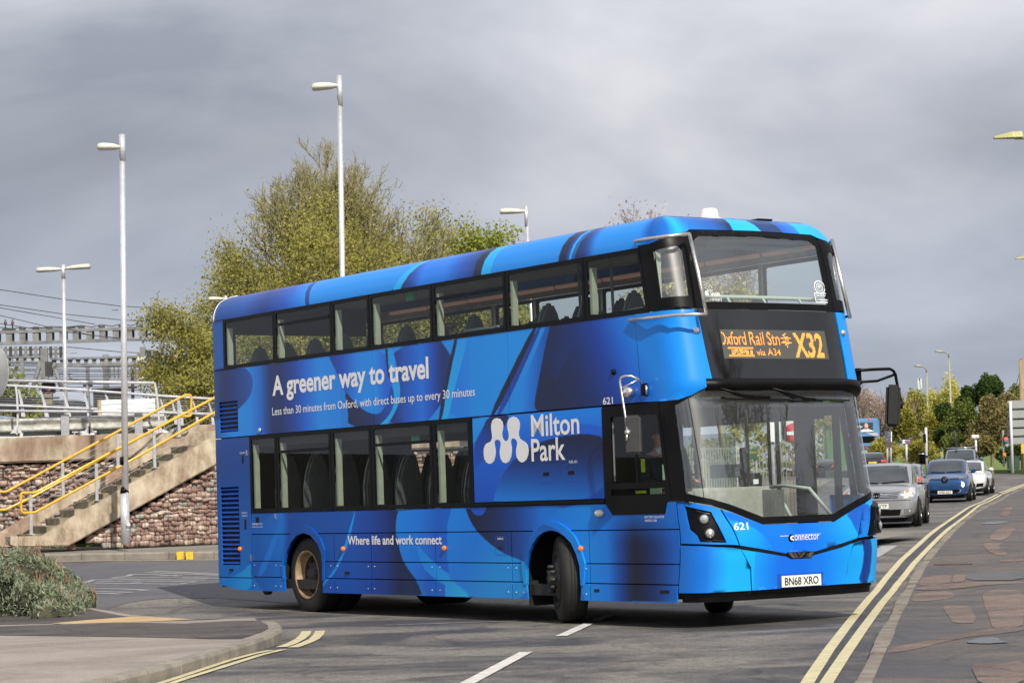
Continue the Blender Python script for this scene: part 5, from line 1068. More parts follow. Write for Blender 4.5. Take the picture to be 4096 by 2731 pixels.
# ---- wheels
def wheel(x, y, steer, near, front):
    wt = thing('wheel', '', '', (0, 0, 0)); del wt['label']; del wt['category']; del wt['base']; wt.parent = bus; wt.location = (x, y, 0); wt.rotation_euler = (0, 0, R(steer)); s = -1 if near else 1
    r_ = .482; w_ = .28; o_ = s*.14
    prof = [(.29, -.13), (.32, -.145), (.40, -.145), (.455, -.13), (.476, -.105), (r_, -.07), (r_, .07), (.476, .105), (.455, .13), (.40, .145), (.32, .145), (.29, .13)]
    b = MB(); b.lathe([(a, c) for a, c in prof], (0, 0, r_+.0), 'Y', 40, cap=False); ty = b.build('tyre', mat('tyre_rubber', (.014, .013, .012), .75, var=.35, scale=6, bump=.3, bscale=30), wt)
    for yy in (-.055, -.02, .02, .055):
        b = MB(); b.lathe([(r_+.0005, yy-.006), (r_+.001, yy), (r_+.0005, yy+.006)], (0, 0, r_), 'Y', 40); b.f = b.f[:-2]; b.sm = b.sm[:-2]; b.build('tread_groove', M_GAP, ty)
    M_RIM = mat('dirty_bronze_rim', (.30, .21, .12), .5, metal=.2, var=.35, scale=5); M_HUB = mat('dusty_hub', (.045, .042, .038), .6, metal=.3, var=.4, scale=9); M_BRK = mat('brake_dark', (.035, .03, .027), .8, var=.4, scale=10)
    if front:
        b = MB(); b.lathe([(.30, s*.12), (.31, s*.155), (.285, s*.15), (.27, s*.10), (.22, s*.14), (.17, s*.17), (.10, s*.18), (.09, s*.24), (0, s*.24)], (0, 0, r_), 'Y', 32, cap=False); rm = b.build('rim', M_HUB, wt)
        for i in range(10): a = 2*math.pi*i/10; MB().lathe([(.02, 0), (.02, s*.05), (.012, s*.07), (0, s*.07)], (.14*math.cos(a), s*.17, r_+.14*math.sin(a)), 'Y', 8).build('nut', M_HUB, rm)
    else:
        b = MB(); b.lathe([(.30, s*.12), (.315, s*.15), (.30, s*.152), (.285, s*.12), (.277, s*.05), (.262, s*.035), (.25, s*.03), (.235, s*.02), (.12, s*.02), (.11, s*.04), (.08, s*.06), (0, s*.06)], (0, 0, r_), 'Y', 32, cap=False); rm = b.build('rim', M_RIM, wt)
        b = MB(); b.lathe([(.252, s*.033), (.13, s*.038), (.115, s*.06), (.085, s*.085), (0, s*.09)], (0, 0, r_), 'Y', 32); b.build('hub', M_BRK, rm)
        for i in range(8): a = 2*math.pi*i/8+.3; MB().lathe([(.034, 0), (.034, s*.006), (0, s*.006)], (.185*math.cos(a), s*.036, r_+.185*math.sin(a)), 'Y', 12).build('hand_hole', M_GAP, rm)
        for i in range(10): a = 2*math.pi*i/10; MB().lathe([(.013, 0), (.013, s*.03), (0, s*.03)], (.10*math.cos(a), s*.05, r_+.10*math.sin(a)), 'Y', 6).build('nut', M_HUB, rm)
    return wt
wheel(2.44, .20, 0, True, False); wheel(2.44, 2.32, 0, False, False); wheel(2.44, .52, 0, True, False); wheel(2.44, 2.0, 0, False, False)
wheel(7.99, .22, -27, True, True); wheel(8.02, 2.28, -30, False, True)
MB().tube([(2.44, .5, .48), (2.44, 2.0, .48)], .13, 12).build('axle', M_GAP, bus); MB().tube([(8.0, .4, .42), (8.0, 2.1, .42)], .08, 10).build('axle', M_GAP, bus)
MB().box((5.2, 1.26, .30), (3.6, 1.5, .14)).build('chassis', M_GAP, bus); MB().box((7.45, .25, .32), (.03, .4, .28)).build('mud_flap', M_RUB, bus); MB().box((9.4, 1.26, .33), (1.3, 2.2, .08)).build('chassis', M_GAP, bus); MB().box((1.1, 1.26, .36), (1.6, 2.2, .12)).build('chassis', M_GAP, bus)
# the road under the near-side wheels carries it: nothing of the bus touches below z = 0

# ---- the driver
def skin(name, V, E, Rr, m, parent=None, sub=2, root=0):
    me = bpy.data.meshes.new(name+'_cage'); me.from_pydata([tuple(v) for v in V], E, []); o = bpy.data.objects.new(name+'_cage', me); COL.objects.link(o)
    o.modifiers.new('s', 'SKIN'); 
    for i, r_ in enumerate(Rr): sv = me.skin_vertices[0].data[i]; sv.radius = r_ if isinstance(r_, tuple) else (r_, r_); sv.use_root = (i == root)
    sb_ = o.modifiers.new('u', 'SUBSURF'); sb_.levels = sub; sb_.render_levels = sub
    dg = bpy.context.evaluated_depsgraph_get(); dg.update(); m2 = bpy.data.meshes.new_from_object(o.evaluated_get(dg)); m2.name = name
    bpy.data.objects.remove(o); ob = bpy.data.objects.new(name, m2); COL.objects.link(ob); m2.materials.clear(); m2.materials.append(m); m2.polygons.foreach_set('use_smooth', [True]*len(m2.polygons))
    if parent is not None: ob.parent = parent
    return ob
M_SKIN = mat('skin', (.52, .27, .18), .5, var=.08, scale=20); M_NAVY = mat('navy_jacket', (.012, .015, .032), .8, var=.3, scale=12)
Hc = Vector((9.02, .74, 2.0))    # head centre, bus coordinates
body_v = [(8.95, .74, 1.18), (8.95, .74, 1.40), (8.96, .74, 1.62), (8.97, .74, 1.76), (8.99, .74, 1.85), (9.01, .74, 1.93), Hc, (9.02, .74, 2.07),
          (8.97, .55, 1.73), (9.05, .47, 1.50), (9.33, .50, 1.44), (9.50, .56, 1.50), (8.97, .93, 1.73), (9.05, 1.01, 1.50), (9.33, .96, 1.44), (9.50, .80, 1.50),
          (9.35, .64, 1.18), (9.42, .62, .80), (9.36, .84, 1.18), (9.42, .86, .80), (9.53, .62, .75), (9.53, .86, .75)]
pe = [(0, 1), (1, 2), (2, 3), (3, 4), (4, 5), (5, 6), (6, 7), (3, 8), (8, 9), (9, 10), (10, 11), (3, 12), (12, 13), (13, 14), (14, 15), (0, 16), (16, 17), (0, 18), (18, 19), (17, 20), (19, 21)]
prad = [.15, .14, .16, .13, .055, .06, .10, .075, .075, .058, .045, .036, .075, .058, .045, .036, .085, .05, .085, .05, .045, .045]
drv = skin('person', [Vector(p)-Vector((8.95, .74, 1.10)) for p in body_v], pe, prad, M_SKIN)
dloc = Vector(B_LOC)+Matrix.Rotation(B_YAW, 3, 'Z') @ Vector((8.95, .74, 1.10)); drv.location = dloc; drv.rotation_euler = (0, 0, B_YAW)
tag(drv, 'bus driver in navy jacket, white collar and glasses, seated behind the cab side window', 'person')
dO = Vector((8.95, .74, 1.10))
jk = skin('jacket', [Vector(p)-dO for p in (body_v[0], body_v[1], body_v[2], body_v[3], (8.98, .74, 1.80), body_v[8], body_v[9], body_v[10], body_v[12], body_v[13], body_v[14])], [(0, 1), (1, 2), (2, 3), (3, 4), (3, 5), (5, 6), (6, 7), (3, 8), (8, 9), (9, 10)], [.17, .165, .18, .15, .075, .092, .075, .055, .092, .075, .055], M_NAVY, drv)
skin('trousers', [Vector(body_v[i])-dO for i in (0, 16, 17, 18, 19)], [(0, 1), (1, 2), (0, 3), (3, 4)], [.165, .10, .065, .10, .065], M_NAVY, drv)
def db(): return MB()
b = MB(); b.lathe([(.075, 1.80), (.066, 1.86), (.060, 1.875), (.055, 1.86)], (8.995, .74, 0), 'Z', 16); b.v = [tuple(Vector(p)-dO) for p in b.v]; b.build('collar', M_WHITE, drv)
b = MB(); b.add([(9.085, .70, 1.86), (9.085, .78, 1.86), (9.12, .76, 1.70), (9.12, .72, 1.70)], [(0, 1, 2, 3)]); b.v = [tuple(Vector(p)-dO) for p in b.v]; b.build('shirt_front', M_WHITE, drv)
b = MB(); b.ico(Hc+Vector((-.018, 0, .05)), .108, 2, (1, .88, .88), .03); b.v = [tuple(Vector(p)-dO) for p in b.v]; b.build('hair', mat('dark_hair', (.03, .02, .015), .8, var=.3), drv)
b = MB(); b.prism([Hc-dO+Vector((.085, -.012, .015)), Hc-dO+Vector((.125, -.012, -.022)), Hc-dO+Vector((.088, -.012, -.03))], (0, .024, 0)); b.build('nose', M_SKIN, drv)
for s in (-1, 1):
    b = MB(); b.ico(Hc-dO+Vector((.088, s*.033, .012)), .012, 1); b.build('eye', mat('eye_dark', (.05, .04, .04), .3), drv)
    b = MB(); b.tube([Hc-dO+Vector((.104, s*.036+.028*math.cos(a), .012+.02*math.sin(a))) for a in np.linspace(0, 2*math.pi, 11)], .0035, 5, cap=False); b.tube([Hc-dO+Vector((.104, s*.062, .015)), Hc-dO+Vector((.0, s*.095, .015))], .0035, 5); b.build('glasses', M_BLK, drv)
    b = MB(); b.ico(Hc-dO+Vector((-.005, s*.092, -.01)), .028, 1, (.6, .35, 1)); b.build('ear', M_SKIN, drv)
b = MB(); b.box(Hc-dO+Vector((.092, 0, -.052)), (.012, .045, .008)); b.build('mouth', mat('lips', (.35, .12, .09), .5), drv)
for i, s in ((11, -1), (15, 1)):
    p = Vector(body_v[i])-dO
    for k_ in range(4): b = MB(); b.tube([p+Vector((.0, (k_-1.5)*.019, .0)), p+Vector((.05, (k_-1.5)*.02, .02)), p+Vector((.075, (k_-1.5)*.02, -.005)), p+Vector((.06, (k_-1.5)*.018, -.03))], [.0105, .010, .009, .007], 6); b.build('finger', M_SKIN, drv)
    b = MB(); b.tube([p+Vector((-.01, -s*.035, .01)), p+Vector((.03, -s*.055, .03)), p+Vector((.055, -s*.05, .02))], [.012, .011, .009], 6); b.build('thumb', M_SKIN, drv)
# ================================================================== VEGETATION TOOLS
def leafmat(name, c1, c2, scale=1.2, trans=.25):
    if name in _mats: return _mats[name]
    m = bpy.data.materials.new(name); m.use_nodes = True; t = m.node_tree; t.nodes.clear(); n = t.nodes.new; l = t.links.new
    o = n('ShaderNodeOutputMaterial'); co = n('ShaderNodeTexCoord'); a = n('ShaderNodeTexNoise'); a.inputs['Scale'].default_value = scale; a.inputs['Detail'].default_value = 6; a.inputs['Roughness'].default_value = .75; l(co.outputs['Object'], a.inputs[0])
    r = n('ShaderNodeValToRGB'); r.color_ramp.elements[0].position = .36; r.color_ramp.elements[1].position = .64; r.color_ramp.elements[0].color = tuple(c1)+(1,); r.color_ramp.elements[1].color = tuple(c2)+(1,); l(a.outputs[0], r.inputs[0])
    d = n('ShaderNodeBsdfDiffuse'); tr = n('ShaderNodeBsdfTranslucent'); x = n('ShaderNodeMixShader'); x.inputs[0].default_value = trans
    l(r.outputs[0], d.inputs[0]); l(r.outputs[0], tr.inputs[0]); l(d.outputs[0], x.inputs[1]); l(tr.outputs[0], x.inputs[2]); l(x.outputs[0], o.inputs[0]); _mats[name] = m; return m
def leaves(name, C_, size, m, parent=None, aspect=.55, up=0.0, rng=RNG, jit=.6):
    """one small leaf-sized face at every point of C_"""
    C_ = np.asarray(C_); n = len(C_); a = rng.normal(size=(n, 3)); a[:, 2] += up; a /= np.linalg.norm(a, axis=1)[:, None]
    b_ = rng.normal(size=(n, 3)); b_ -= a*(a*b_).sum(1)[:, None]; b_ /= np.linalg.norm(b_, axis=1)[:, None]
    s = (size*(1+jit*rng.normal(size=n)).clip(.4, 1.9))[:, None]
    v = np.stack([C_-a*s*.5, C_+b_*s*aspect*.5, C_+a*s*.5, C_-b_*s*aspect*.5], 1).reshape(-1, 3)
    if parent is not None and parent.get('base') is not None: v = v-np.array(parent['base'])
    return fast_mesh(name, v, np.arange(4*n).reshape(n, 4), 4, m, parent)
def branches(name, segs, m, parent=None, n=4):
    """segs: arrays of (p0, p1, r0, r1)"""
    A = np.array([s[0] for s in segs]); B_ = np.array([s[1] for s in segs]); r0 = np.array([s[2] for s in segs]); r1 = np.array([s[3] for s in segs])
    d = B_-A; d /= np.linalg.norm(d, axis=1)[:, None]+1e-9; h = np.where(np.abs(d[:, 2:3]) < .9, np.array([[0, 0, 1.]]), np.array([[1., 0, 0]])); u = np.cross(d, h); u /= np.linalg.norm(u, axis=1)[:, None]; w_ = np.cross(d, u); vs = []
    for P_, r_ in ((A, r0), (B_, r1)):
        for j in range(n): t = 2*math.pi*j/n; vs.append(P_+(u*math.cos(t)+w_*math.sin(t))*r_[:, None])
    v = np.stack(vs, 1); k = len(segs); base = np.arange(k)[:, None]*2*n
    f = np.stack([np.concatenate([base+j, base+(j+1) % n, base+n+(j+1) % n, base+n+j], 1) for j in range(n)], 1).reshape(-1, 4); v = v.reshape(-1, 3)
    if parent is not None and parent.get('base') is not None: v = v-np.array(parent['base'])
    return fast_mesh(name, v, f, 4, m, parent, True)
def grow(base, H, spread, seed, levels=4, nb=(9, 7, 6, 5), lean=(0, 0), trunk_r=.2, open_=.75, up=.35, first=.18, wob=.16):
    """branch skeleton of a tree: returns segments and twig tips"""
    rg = np.random.default_rng(seed); segs = []; tips = []
    def limb(p, d, L, r, lv):
        k = 5 if lv < 2 else (4 if lv < 3 else 3); pts = [p]; dirs = [d]
        for i in range(k):
            d = d+rg.normal(size=3)*wob*(1+lv*.25)+np.array([0, 0, up*.18*(1 if lv else .3)]); d = d/np.linalg.norm(d); p = p+d*L/k; pts.append(p); dirs.append(d)
        rr = [r*(1-.72*i/k) for i in range(k+1)]
        for i in range(k): segs.append((pts[i], pts[i+1], rr[i], rr[i+1]))
        if lv >= levels: tips.append((pts[-1], dirs[-1], lv)); tips.append((pts[-2], dirs[-2], lv)); return
        nn = nb[lv]
        for j in range(nn):
            f = (first if lv == 0 else .22)+(1-(first if lv == 0 else .22))*(j+rg.uniform(.1, .9))/nn; f = min(f, .99); i = min(int(f*k), k-1); q = pts[i]+(pts[i+1]-pts[i])*(f*k-i)
            az = j*2.4+rg.uniform(-.5, .5); dd = dirs[i]; h = np.cross(dd, [0, 0, 1.]) if abs(dd[2]) < .95 else np.array([1., 0, 0]); h = h/np.linalg.norm(h); h2 = np.cross(dd, h)
            out_ = h*math.cos(az)+h2*math.sin(az); ang = open_*rg.uniform(.75, 1.2)*(1 if lv else 1.05); nd = dd*math.cos(ang)+out_*math.sin(ang)
            l2 = (spread*(1.15-.75*f) if lv == 0 else L*rg.uniform(.42, .66)*(1.1-.35*f)); limb(q, nd/np.linalg.norm(nd), l2, max(rr[i]*.52, .006), lv+1)
        limb(pts[-1], dirs[-1], L*.35 if lv else spread*.55, rr[-1], lv+1)
    d0 = np.array([lean[0], lean[1], 1.]); limb(np.array(base, float), d0/np.linalg.norm(d0), H*.72, trunk_r, 0)
    return segs, tips
BARK = mat('bark_brown', (.22, .19, .11), .9, var=.35, scale=6); BARK_G = mat('bark_olive', (.25, .225, .10), .9, var=.3, scale=5); BARK_P = mat('bark_reddish', (.26, .19, .16), .9, var=.3, scale=5)
def tree(label, base, H, spread, seed, leafm=None, nleaf=3, lsize=.1, bark=BARK, levels=4, nb=(9, 7, 6, 5), group=None, rscale=1, cat='tree', name='tree', lspread=.22, hmax=None, **kw):
    t = thing(name, label, cat, base, group=group); segs, tips = grow(base, H, spread, seed, levels, nb, **kw)
    if rscale != 1: segs = [(a, b, r0*rscale if r0 < .03 else r0, r1*rscale if r1 < .03 else r1) for a, b, r0, r1 in segs]
    branches('trunk', segs, bark, t, 4)
    if leafm:
        rg = np.random.default_rng(seed+1); T = np.array([q[0] for q in tips])
        if hmax: T = T[T[:, 2] < base[2]+hmax+rg.normal(size=len(T))*.6]
        C_ = np.repeat(T, nleaf, 0)+rg.normal(size=(len(T)*nleaf, 3))*lspread*np.array([1, 1, .8]); leaves('crown', C_, lsize, leafm, t, .7, rng=rg)
    return t
def bushy(label, c, rad, n, lsize, m, seed, cat='tree', name='tree', group=None, lumps=26, bark=BARK, trunk=True, base_z=None, shell=.55, droop=0, lump=(.18, .42)):
    """a leafy crown: many leaf faces spread through uneven clumps, with a trunk and limbs inside"""
    rg = np.random.default_rng(seed); c = np.array(c, float); rad = np.array(rad, float); bz = c[2]-rad[2] if base_z is None else base_z
    t = thing(name, label, cat, (c[0], c[1], bz), group=group)
    L = rg.normal(size=(lumps, 3)); L /= np.linalg.norm(L, axis=1)[:, None]; L[:, 2] = np.abs(L[:, 2])*1.1-.35; L = L*rg.uniform(.35, .88, size=(lumps, 1)); lr = rg.uniform(lump[0], lump[1], size=lumps)
    k = rg.integers(0, lumps, n); q = rg.normal(size=(n, 3)); q /= np.linalg.norm(q, axis=1)[:, None]; q *= (rg.uniform(size=(n, 1))**(1-shell))
    C_ = L[k]+q*lr[k][:, None]; C_ = c+C_*rad
    if droop: C_[:, 2] -= droop*rg.uniform(size=n)**2
    C_ = C_[C_[:, 2] > bz+.03]; leaves('crown', C_, lsize, m, t, .62, rng=rg)
    if trunk:
        segs = [((c[0], c[1], bz), (c[0]+.1, c[1], c[2]-rad[2]*.3), rad[0]*.07+.04, rad[0]*.05+.03)]
        for i in range(min(lumps, 26)): e_ = c+L[i]*rad; segs.append(((c[0]+.1, c[1], max(bz, c[2]-rad[2]*.4)), tuple((e_+np.array([c[0], c[1], c[2]-rad[2]*.4]))/2+rg.normal(size=3)*.1), rad[0]*.03, rad[0]*.02)); segs.append((segs[-1][1], tuple(e_), rad[0]*.02, .01))
        segs = [(np.array(a), np.array(b), r0, r1) for a, b, r0, r1 in segs]; branches('trunk', segs, bark, t, 5)
    return t
# ================================================================== LEFT SIDE
k1 = lambda x, y: (x/2.24, 1000+y/2.24); k2 = lambda x, y: (x/1.96, 1600+y/1.96)
A1 = lambda x, y, Y: P(*k1(x, y), Y); A2 = lambda x, y, Y: P(*k2(x, y), Y)
CONC = bpy.data.materials.new('weathered_concrete'); CONC.use_nodes = True
def conc(m, c1, c2, c3, sx=1):
    t = m.node_tree; b = t.nodes['Principled BSDF']; b.inputs['Roughness'].default_value = .9; n = t.nodes.new; l = t.links.new; co = n('ShaderNodeTexCoord')
    mp = n('ShaderNodeMapping'); mp.inputs['Scale'].default_value = (1.5*sx, 1.5*sx, .7); l(co.outputs['Object'], mp.inputs[0]); a = n('ShaderNodeTexNoise'); a.inputs['Scale'].default_value = 2.2; a.inputs['Detail'].default_value = 9; a.inputs['Roughness'].default_value = .7; l(mp.outputs[0], a.inputs[0])
    r = n('ShaderNodeValToRGB'); e = r.color_ramp.elements; e[0].position = .32; e[0].color = tuple(c1)+(1,); e[1].position = .62; e[1].color = tuple(c3)+(1,); q = e.new(.46); q.color = tuple(c2)+(1,); l(a.outputs[0], r.inputs[0])
    f = n('ShaderNodeTexNoise'); f.inputs['Scale'].default_value = 1.1; f.inputs['Detail'].default_value = 3; l(co.outputs['Object'], f.inputs[0]); mr_ = n('ShaderNodeMapRange'); mr_.inputs[1].default_value = .46; mr_.inputs[2].default_value = .60; mr_.inputs[3].default_value = 0; mr_.inputs[4].default_value = .55; l(f.outputs[0], mr_.inputs[0])
    x = n('ShaderNodeMix'); x.data_type = 'RGBA'; x.inputs[7].default_value = (.22, .115, .085, 1); l(mr_.outputs[0], x.inputs[0]); l(r.outputs[0], x.inputs[6]); l(x.outputs[2], b.inputs['Base Color'])
    g_ = n('ShaderNodeTexNoise'); g_.inputs['Scale'].default_value = 30; g_.inputs['Detail'].default_value = 4; l(co.outputs['Object'], g_.inputs[0]); bp = n('ShaderNodeBump'); bp.inputs['Strength'].default_value = .3; bp.inputs['Distance'].default_value = .01; l(g_.outputs[0], bp.inputs['Height']); l(bp.outputs[0], b.inputs['Normal'])
conc(CONC, (.17, .14, .09), (.38, .31, .22), (.56, .48, .37))
DK_Z = 2.35
YW = 50.6
xl, xr = -26.0, -1.2
b = MB(); bt, bb = A2(100, 292, 50.35).z, A2(100, 490, 50.35).z
bm_ = thing('retaining_wall_beam', 'weathered concrete edge beam above the pink stone-filled wall', 'wall', (-12, 50.4, bb)); b.box(((xl+xr)/2, 50.55, (bt+bb)/2), (xr-xl, .42, bt-bb)); b.build('beam', CONC, bm_, bevel=.03)
p = A2(1450, 292, 50.9); q = A2(1320, 215, 51.3)
MB().box((p.x+4.0, 51.5, q.z-.14), (8.0, .4, .36)).build('upper_beam', CONC, bm_, bevel=.02)
sheet('car_park', [(-60, 50.9), (-1, 50.9), (4, 70), (2, 130), (-90, 130)], asphalt('asphalt_carpark', (.10, .10, .10), (.15, .145, .14), .2), 0, step=8, z=lambda x, y: DK_Z+min(max((y-57)/21, 0), 1)*1.33)
MB().box((-55, 50.8, 1.5), (58, .5, bt*2-3.0)).build('wall_extension', mat('dark_bank', (.06, .06, .05), .9, var=.4), bm_)  # unseen block added for the bus window reflections, darkened to keep them dull
# gabion wall of separate stones
gw = thing('gabion_wall', 'pink and grey stone-filled wire cage wall under the concrete beam', 'wall', (-9, YW, .55))
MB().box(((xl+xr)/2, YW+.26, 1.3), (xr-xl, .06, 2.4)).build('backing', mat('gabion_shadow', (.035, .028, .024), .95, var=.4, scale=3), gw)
GS = [mat('stone_pink', (.38, .265, .215), .85, var=.35, scale=2.5, bump=.4, bscale=12), mat('stone_rose', (.28, .18, .15), .85, var=.3, scale=3, bump=.4, bscale=12), mat('stone_buff', (.55, .45, .37), .85, var=.3, scale=3, bump=.4, bscale=12), mat('stone_grey', (.36, .345, .31), .85, var=.3, scale=3, bump=.4, bscale=12)]
protos = []
for i in range(12):
    bmx = bmesh.new(); bmesh.ops.create_cube(bmx, size=1)
    for v in bmx.verts: v.co += Vector((random.uniform(-.16, .16), random.uniform(-.1, .1), random.uniform(-.16, .16)))
    bmesh.ops.bevel(bmx, geom=bmx.edges[:], offset=.16, segments=1, affect='EDGES'); me = bpy.data.meshes.new('stone'); bmx.to_mesh(me); bmx.free(); me.materials.append(GS[(0, 0, 1, 0, 1, 2, 0, 1, 2, 0, 3, 1)[i]]); me.polygons.foreach_set('use_smooth', [True]*len(me.polygons)); protos.append(me)
RA = [(0, 485), (915, 485), (900, 540), (490, 760), (0, 1020)]; RB = [(545, 1145), (1690, 510), (1690, 1110), (600, 1130)]
pj = lambda p: ((2048+F_PX*((p-Vector((0, 0, CAM_H))).dot(cR))/((p-Vector((0, 0, CAM_H))).dot(cF))), (1365.5-F_PX*((p-Vector((0, 0, CAM_H))).dot(cU))/((p-Vector((0, 0, CAM_H))).dot(cF))))
seen_, rest = [], []
z = .50
while z < 2.36:
    h = random.uniform(.055, .115); x = xl+random.uniform(0, .2)
    while x < xr:
        w_ = random.uniform(.08, .21); cpos = Vector((x+w_/2, YW+random.uniform(-.06, .05), z+h/2)); u, v = pj(cpos); q = (u*1.96, (v-1600)*1.96)
        it = (cpos, w_*1.10, .26, h*1.16)
        (seen_ if (pip(q, RA) or pip(q, RB)) else rest).append(it); x += w_
    z += h
seen_.sort(key=lambda i: -i[1]*i[3])
for i, (c, w_, d_, h) in enumerate(seen_[:300]):
    o = bpy.data.objects.new('stone', random.choice(protos)); COL.objects.link(o); o.parent = gw; o.location = c-Vector(gw['base']); o.scale = (w_, d_, h); o.rotation_euler = (random.uniform(-.2, .2), random.uniform(-.25, .25), random.uniform(-.3, .3))
sm_ = {}
for c, w_, d_, h in seen_[300:]+rest:
    me = random.choice(protos); k_ = me.materials[0].name; b = sm_.setdefault(k_, MB()); b.add([Vector((v.co.x*w_, v.co.y*d_, v.co.z*h))+c for v in me.vertices], [tuple(p.vertices) for p in me.polygons], True)
allb = MB(); 
for k_, bb_ in sm_.items(): kind(bb_.build('packed_stones', _mats[k_], gw), 'stuff')
b = MB(); WIRE = mat('dark_wire', (.05, .05, .05), .6, metal=.5, var=.3)
x = xl
while x < xr: b.box((x, YW-.15, 1.42), (.004, .004, 1.85)); x += .10
z = .52
while z < 2.35: b.box(((xl+xr)/2, YW-.155, z), (xr-xl, .004, .004)); z += .10
x = xl
while x < xr: b.box((x, YW-.16, 1.42), (.012, .012, 1.85)); b.box((x+.02, YW-.16, 1.42), (.012, .012, 1.85)); x += 1.0
for z in (1.03, 1.62): b.box(((xl+xr)/2, YW-.16, z), (xr-xl, .012, .012))
kind(b.build('wire_mesh', WIRE, gw), 'stuff')
for i in range(26):      # tufts of weed along the foot
    pass
wd = [];
for i in range(900):
    x = random.choice([random.gauss(-9.35, .25), random.uniform(-12, -5), random.gauss(-8.6, .12)]); wd.append((x, YW-.25+random.gauss(0, .05), h_far(x, YW)+abs(random.gauss(0, .035))))
o = leaves('weeds', np.array(wd), .06, leafmat('weed_green', (.08, .12, .03), (.16, .19, .06)), None, .3, up=2); kind(o, 'stuff')

SDRAW = 1
# staircase with yellow handrails
SD = R(24); sdir = Vector((math.cos(SD), math.sin(SD), 0)); sw_ = Vector((-math.sin(SD), math.cos(SD), 0)); N0 = A2(110, 1100, 46.7); N0.z = 0
def vp(u, v, off=0):
    """the point on the upright plane of the stair string (off metres towards the wall)"""
    o = Vector((0, 0, CAM_H)); r = ray(u, v); n = sw_; k_ = ((N0+sw_*off)-o).dot(n)/r.dot(n); return o+r*k_
V2 = lambda x, y, off=0: vp(*k2(x, y), off)
stair = thing('staircase', 'concrete staircase with yellow handrails climbing beside the stone wall', 'staircase', (N0.x, N0.y, h_far(N0.x, N0.y)))
zb = h_far(N0.x, N0.y)-.02
near = [V2(x, y) for x, y in ((140, 1150), (540, 1142), (1700, 500), (1700, 270), (1665, 290), (520, 950), (345, 1062), (140, 1066))]
b = MB(); b.prism(near, sw_*.28); b.build('string', CONC, stair, bevel=.02)
b = MB(); b.prism([V2(x, y) for x, y in ((82, 1068), (140, 1064), (140, 1150), (82, 1130))], sw_*.5-sdir*.0); b.build('kerb_block', CONC, stair)
# stone infill in a wire cage under the stair string
g_in = thing('gabion_infill', 'triangular stone-filled cage filling the space under the staircase string', 'wall', (N0.x+2.5, N0.y+1.2, zb))
infp = [V2(x, y, .20) for x, y in ((560, 1138), (1760, 470), (1760, 1100), (600, 1130))]; MB().prism([p+sw_*.3 for p in infp], sw_*.05).build('backing', _mats['gabion_shadow'], g_in)
zmin, zmax = min(p.z for p in infp)-.05, max(p.z for p in infp); s0 = (infp[0]-N0).dot(sdir); s1 = (infp[2]-N0).dot(sdir); it_ = []; z = zmin
while z < zmax:
    h = random.uniform(.06, .115); s_ = s0+random.uniform(-.1, .1)
    while s_ < s1:
        w_ = random.uniform(.09, .20); c = N0+sdir*(s_+w_/2)+sw_*(.27+random.uniform(-.04, .04)); c.z = z+h/2; u, v = pj(c)
        if pip((u*1.96, (v-1600)*1.96), [(555, 1150), (1690, 522), (1760, 480), (1760, 1120), (600, 1140)]): it_.append((c, w_*1.1, h*1.15))
        s_ += w_
    z += h
it_.sort(key=lambda i: -i[1]*i[2])
for c, w_, h in it_[:300]:
    o = bpy.data.objects.new('stone', random.choice(protos)); COL.objects.link(o); o.parent = g_in; o.location = c-Vector(g_in['base']); o.scale = (w_, .22, h); o.rotation_euler = (random.uniform(-.2, .2), random.uniform(-.25, .25), SD+random.uniform(-.3, .3))
b = MB()
for c, w_, h in it_[300:]:
    me = random.choice(protos); b.add([Matrix.Rotation(SD, 3, 'Z') @ Vector((v.co.x*w_, v.co.y*.22, v.co.z*h))+c for v in me.vertices], [tuple(p.vertices) for p in me.polygons], True)
if it_[300:]: kind(b.build('packed_stones', GS[0], g_in), 'stuff')
b = MB(); s_ = s0
while s_ < s1:
    p = N0+sdir*s_+sw_*.13; ztop = min(zmax, zb+max(0, (s_-s0)*(infp[1].z-infp[0].z)/(s1-s0))); b.box((p.x, p.y, (zb+ztop)/2), (.004, .004, max(.02, ztop-zb)), SD); s_ += .10
z = zb+.05
while z < zmax:
    sa = s0+(z-zb)*(s1-s0)/(infp[1].z-infp[0].z+.001); a_, c_ = N0+sdir*sa+sw_*.13, N0+sdir*s1+sw_*.13; a_.z = c_.z = z; b.tube([a_, c_], .0025, 4); z += .10
kind(b.build('wire_mesh', WIRE, g_in), 'stuff')
SWD = 1.55
nos = [(1340, 370), (1230, 432), (1120, 490), (1015, 550), (908, 615), (800, 675), (690, 735), (578, 795), (470, 858), (358, 925), (255, 985), (135, 1050)]
fp = [V2(x, y, SWD) for x, y in nos]
prev = None
for i, p in enumerate(fp):
    nxt = fp[i+1] if i+1 < len(fp) else p-sdir*.3-Vector((0, 0, .16)); rise = max(.12, p.z-nxt.z); go = .36
    MB().prism([p-sw_*0, p+sdir*go, p+sdir*go-Vector((0, 0, rise)), p-Vector((0, 0, rise))], -sw_*(SWD-.28)).build('step', mat('step_concrete', (.26, .225, .15), .9, var=.45, scale=3, bump=.3), stair)
    MB().prism([p+Vector((0, 0, .004))-sdir*.012, p+sdir*.05+Vector((0, 0, .004)), p+sdir*.05-Vector((0, 0, .02)), p-sdir*.012-Vector((0, 0, .02))], -sw_*(SWD-.28)).build('nosing', mat('nosing_pale', (.40, .37, .29), .8, var=.3), stair)
far = [V2(x, y, SWD) for x, y in ((-60, 1075), (0, 1040), (250, 893), (700, 650), (1340, 300), (1450, 295), (1450, 365), (1340, 378), (1230, 440), (1120, 498), (1015, 560), (908, 622), (800, 683), (690, 745), (578, 805), (470, 868), (358, 935), (255, 995), (135, 1070), (80, 1110), (-60, 1140))]
b = MB(); b.prism(far, sw_*.25); b.build('string', CONC, stair)
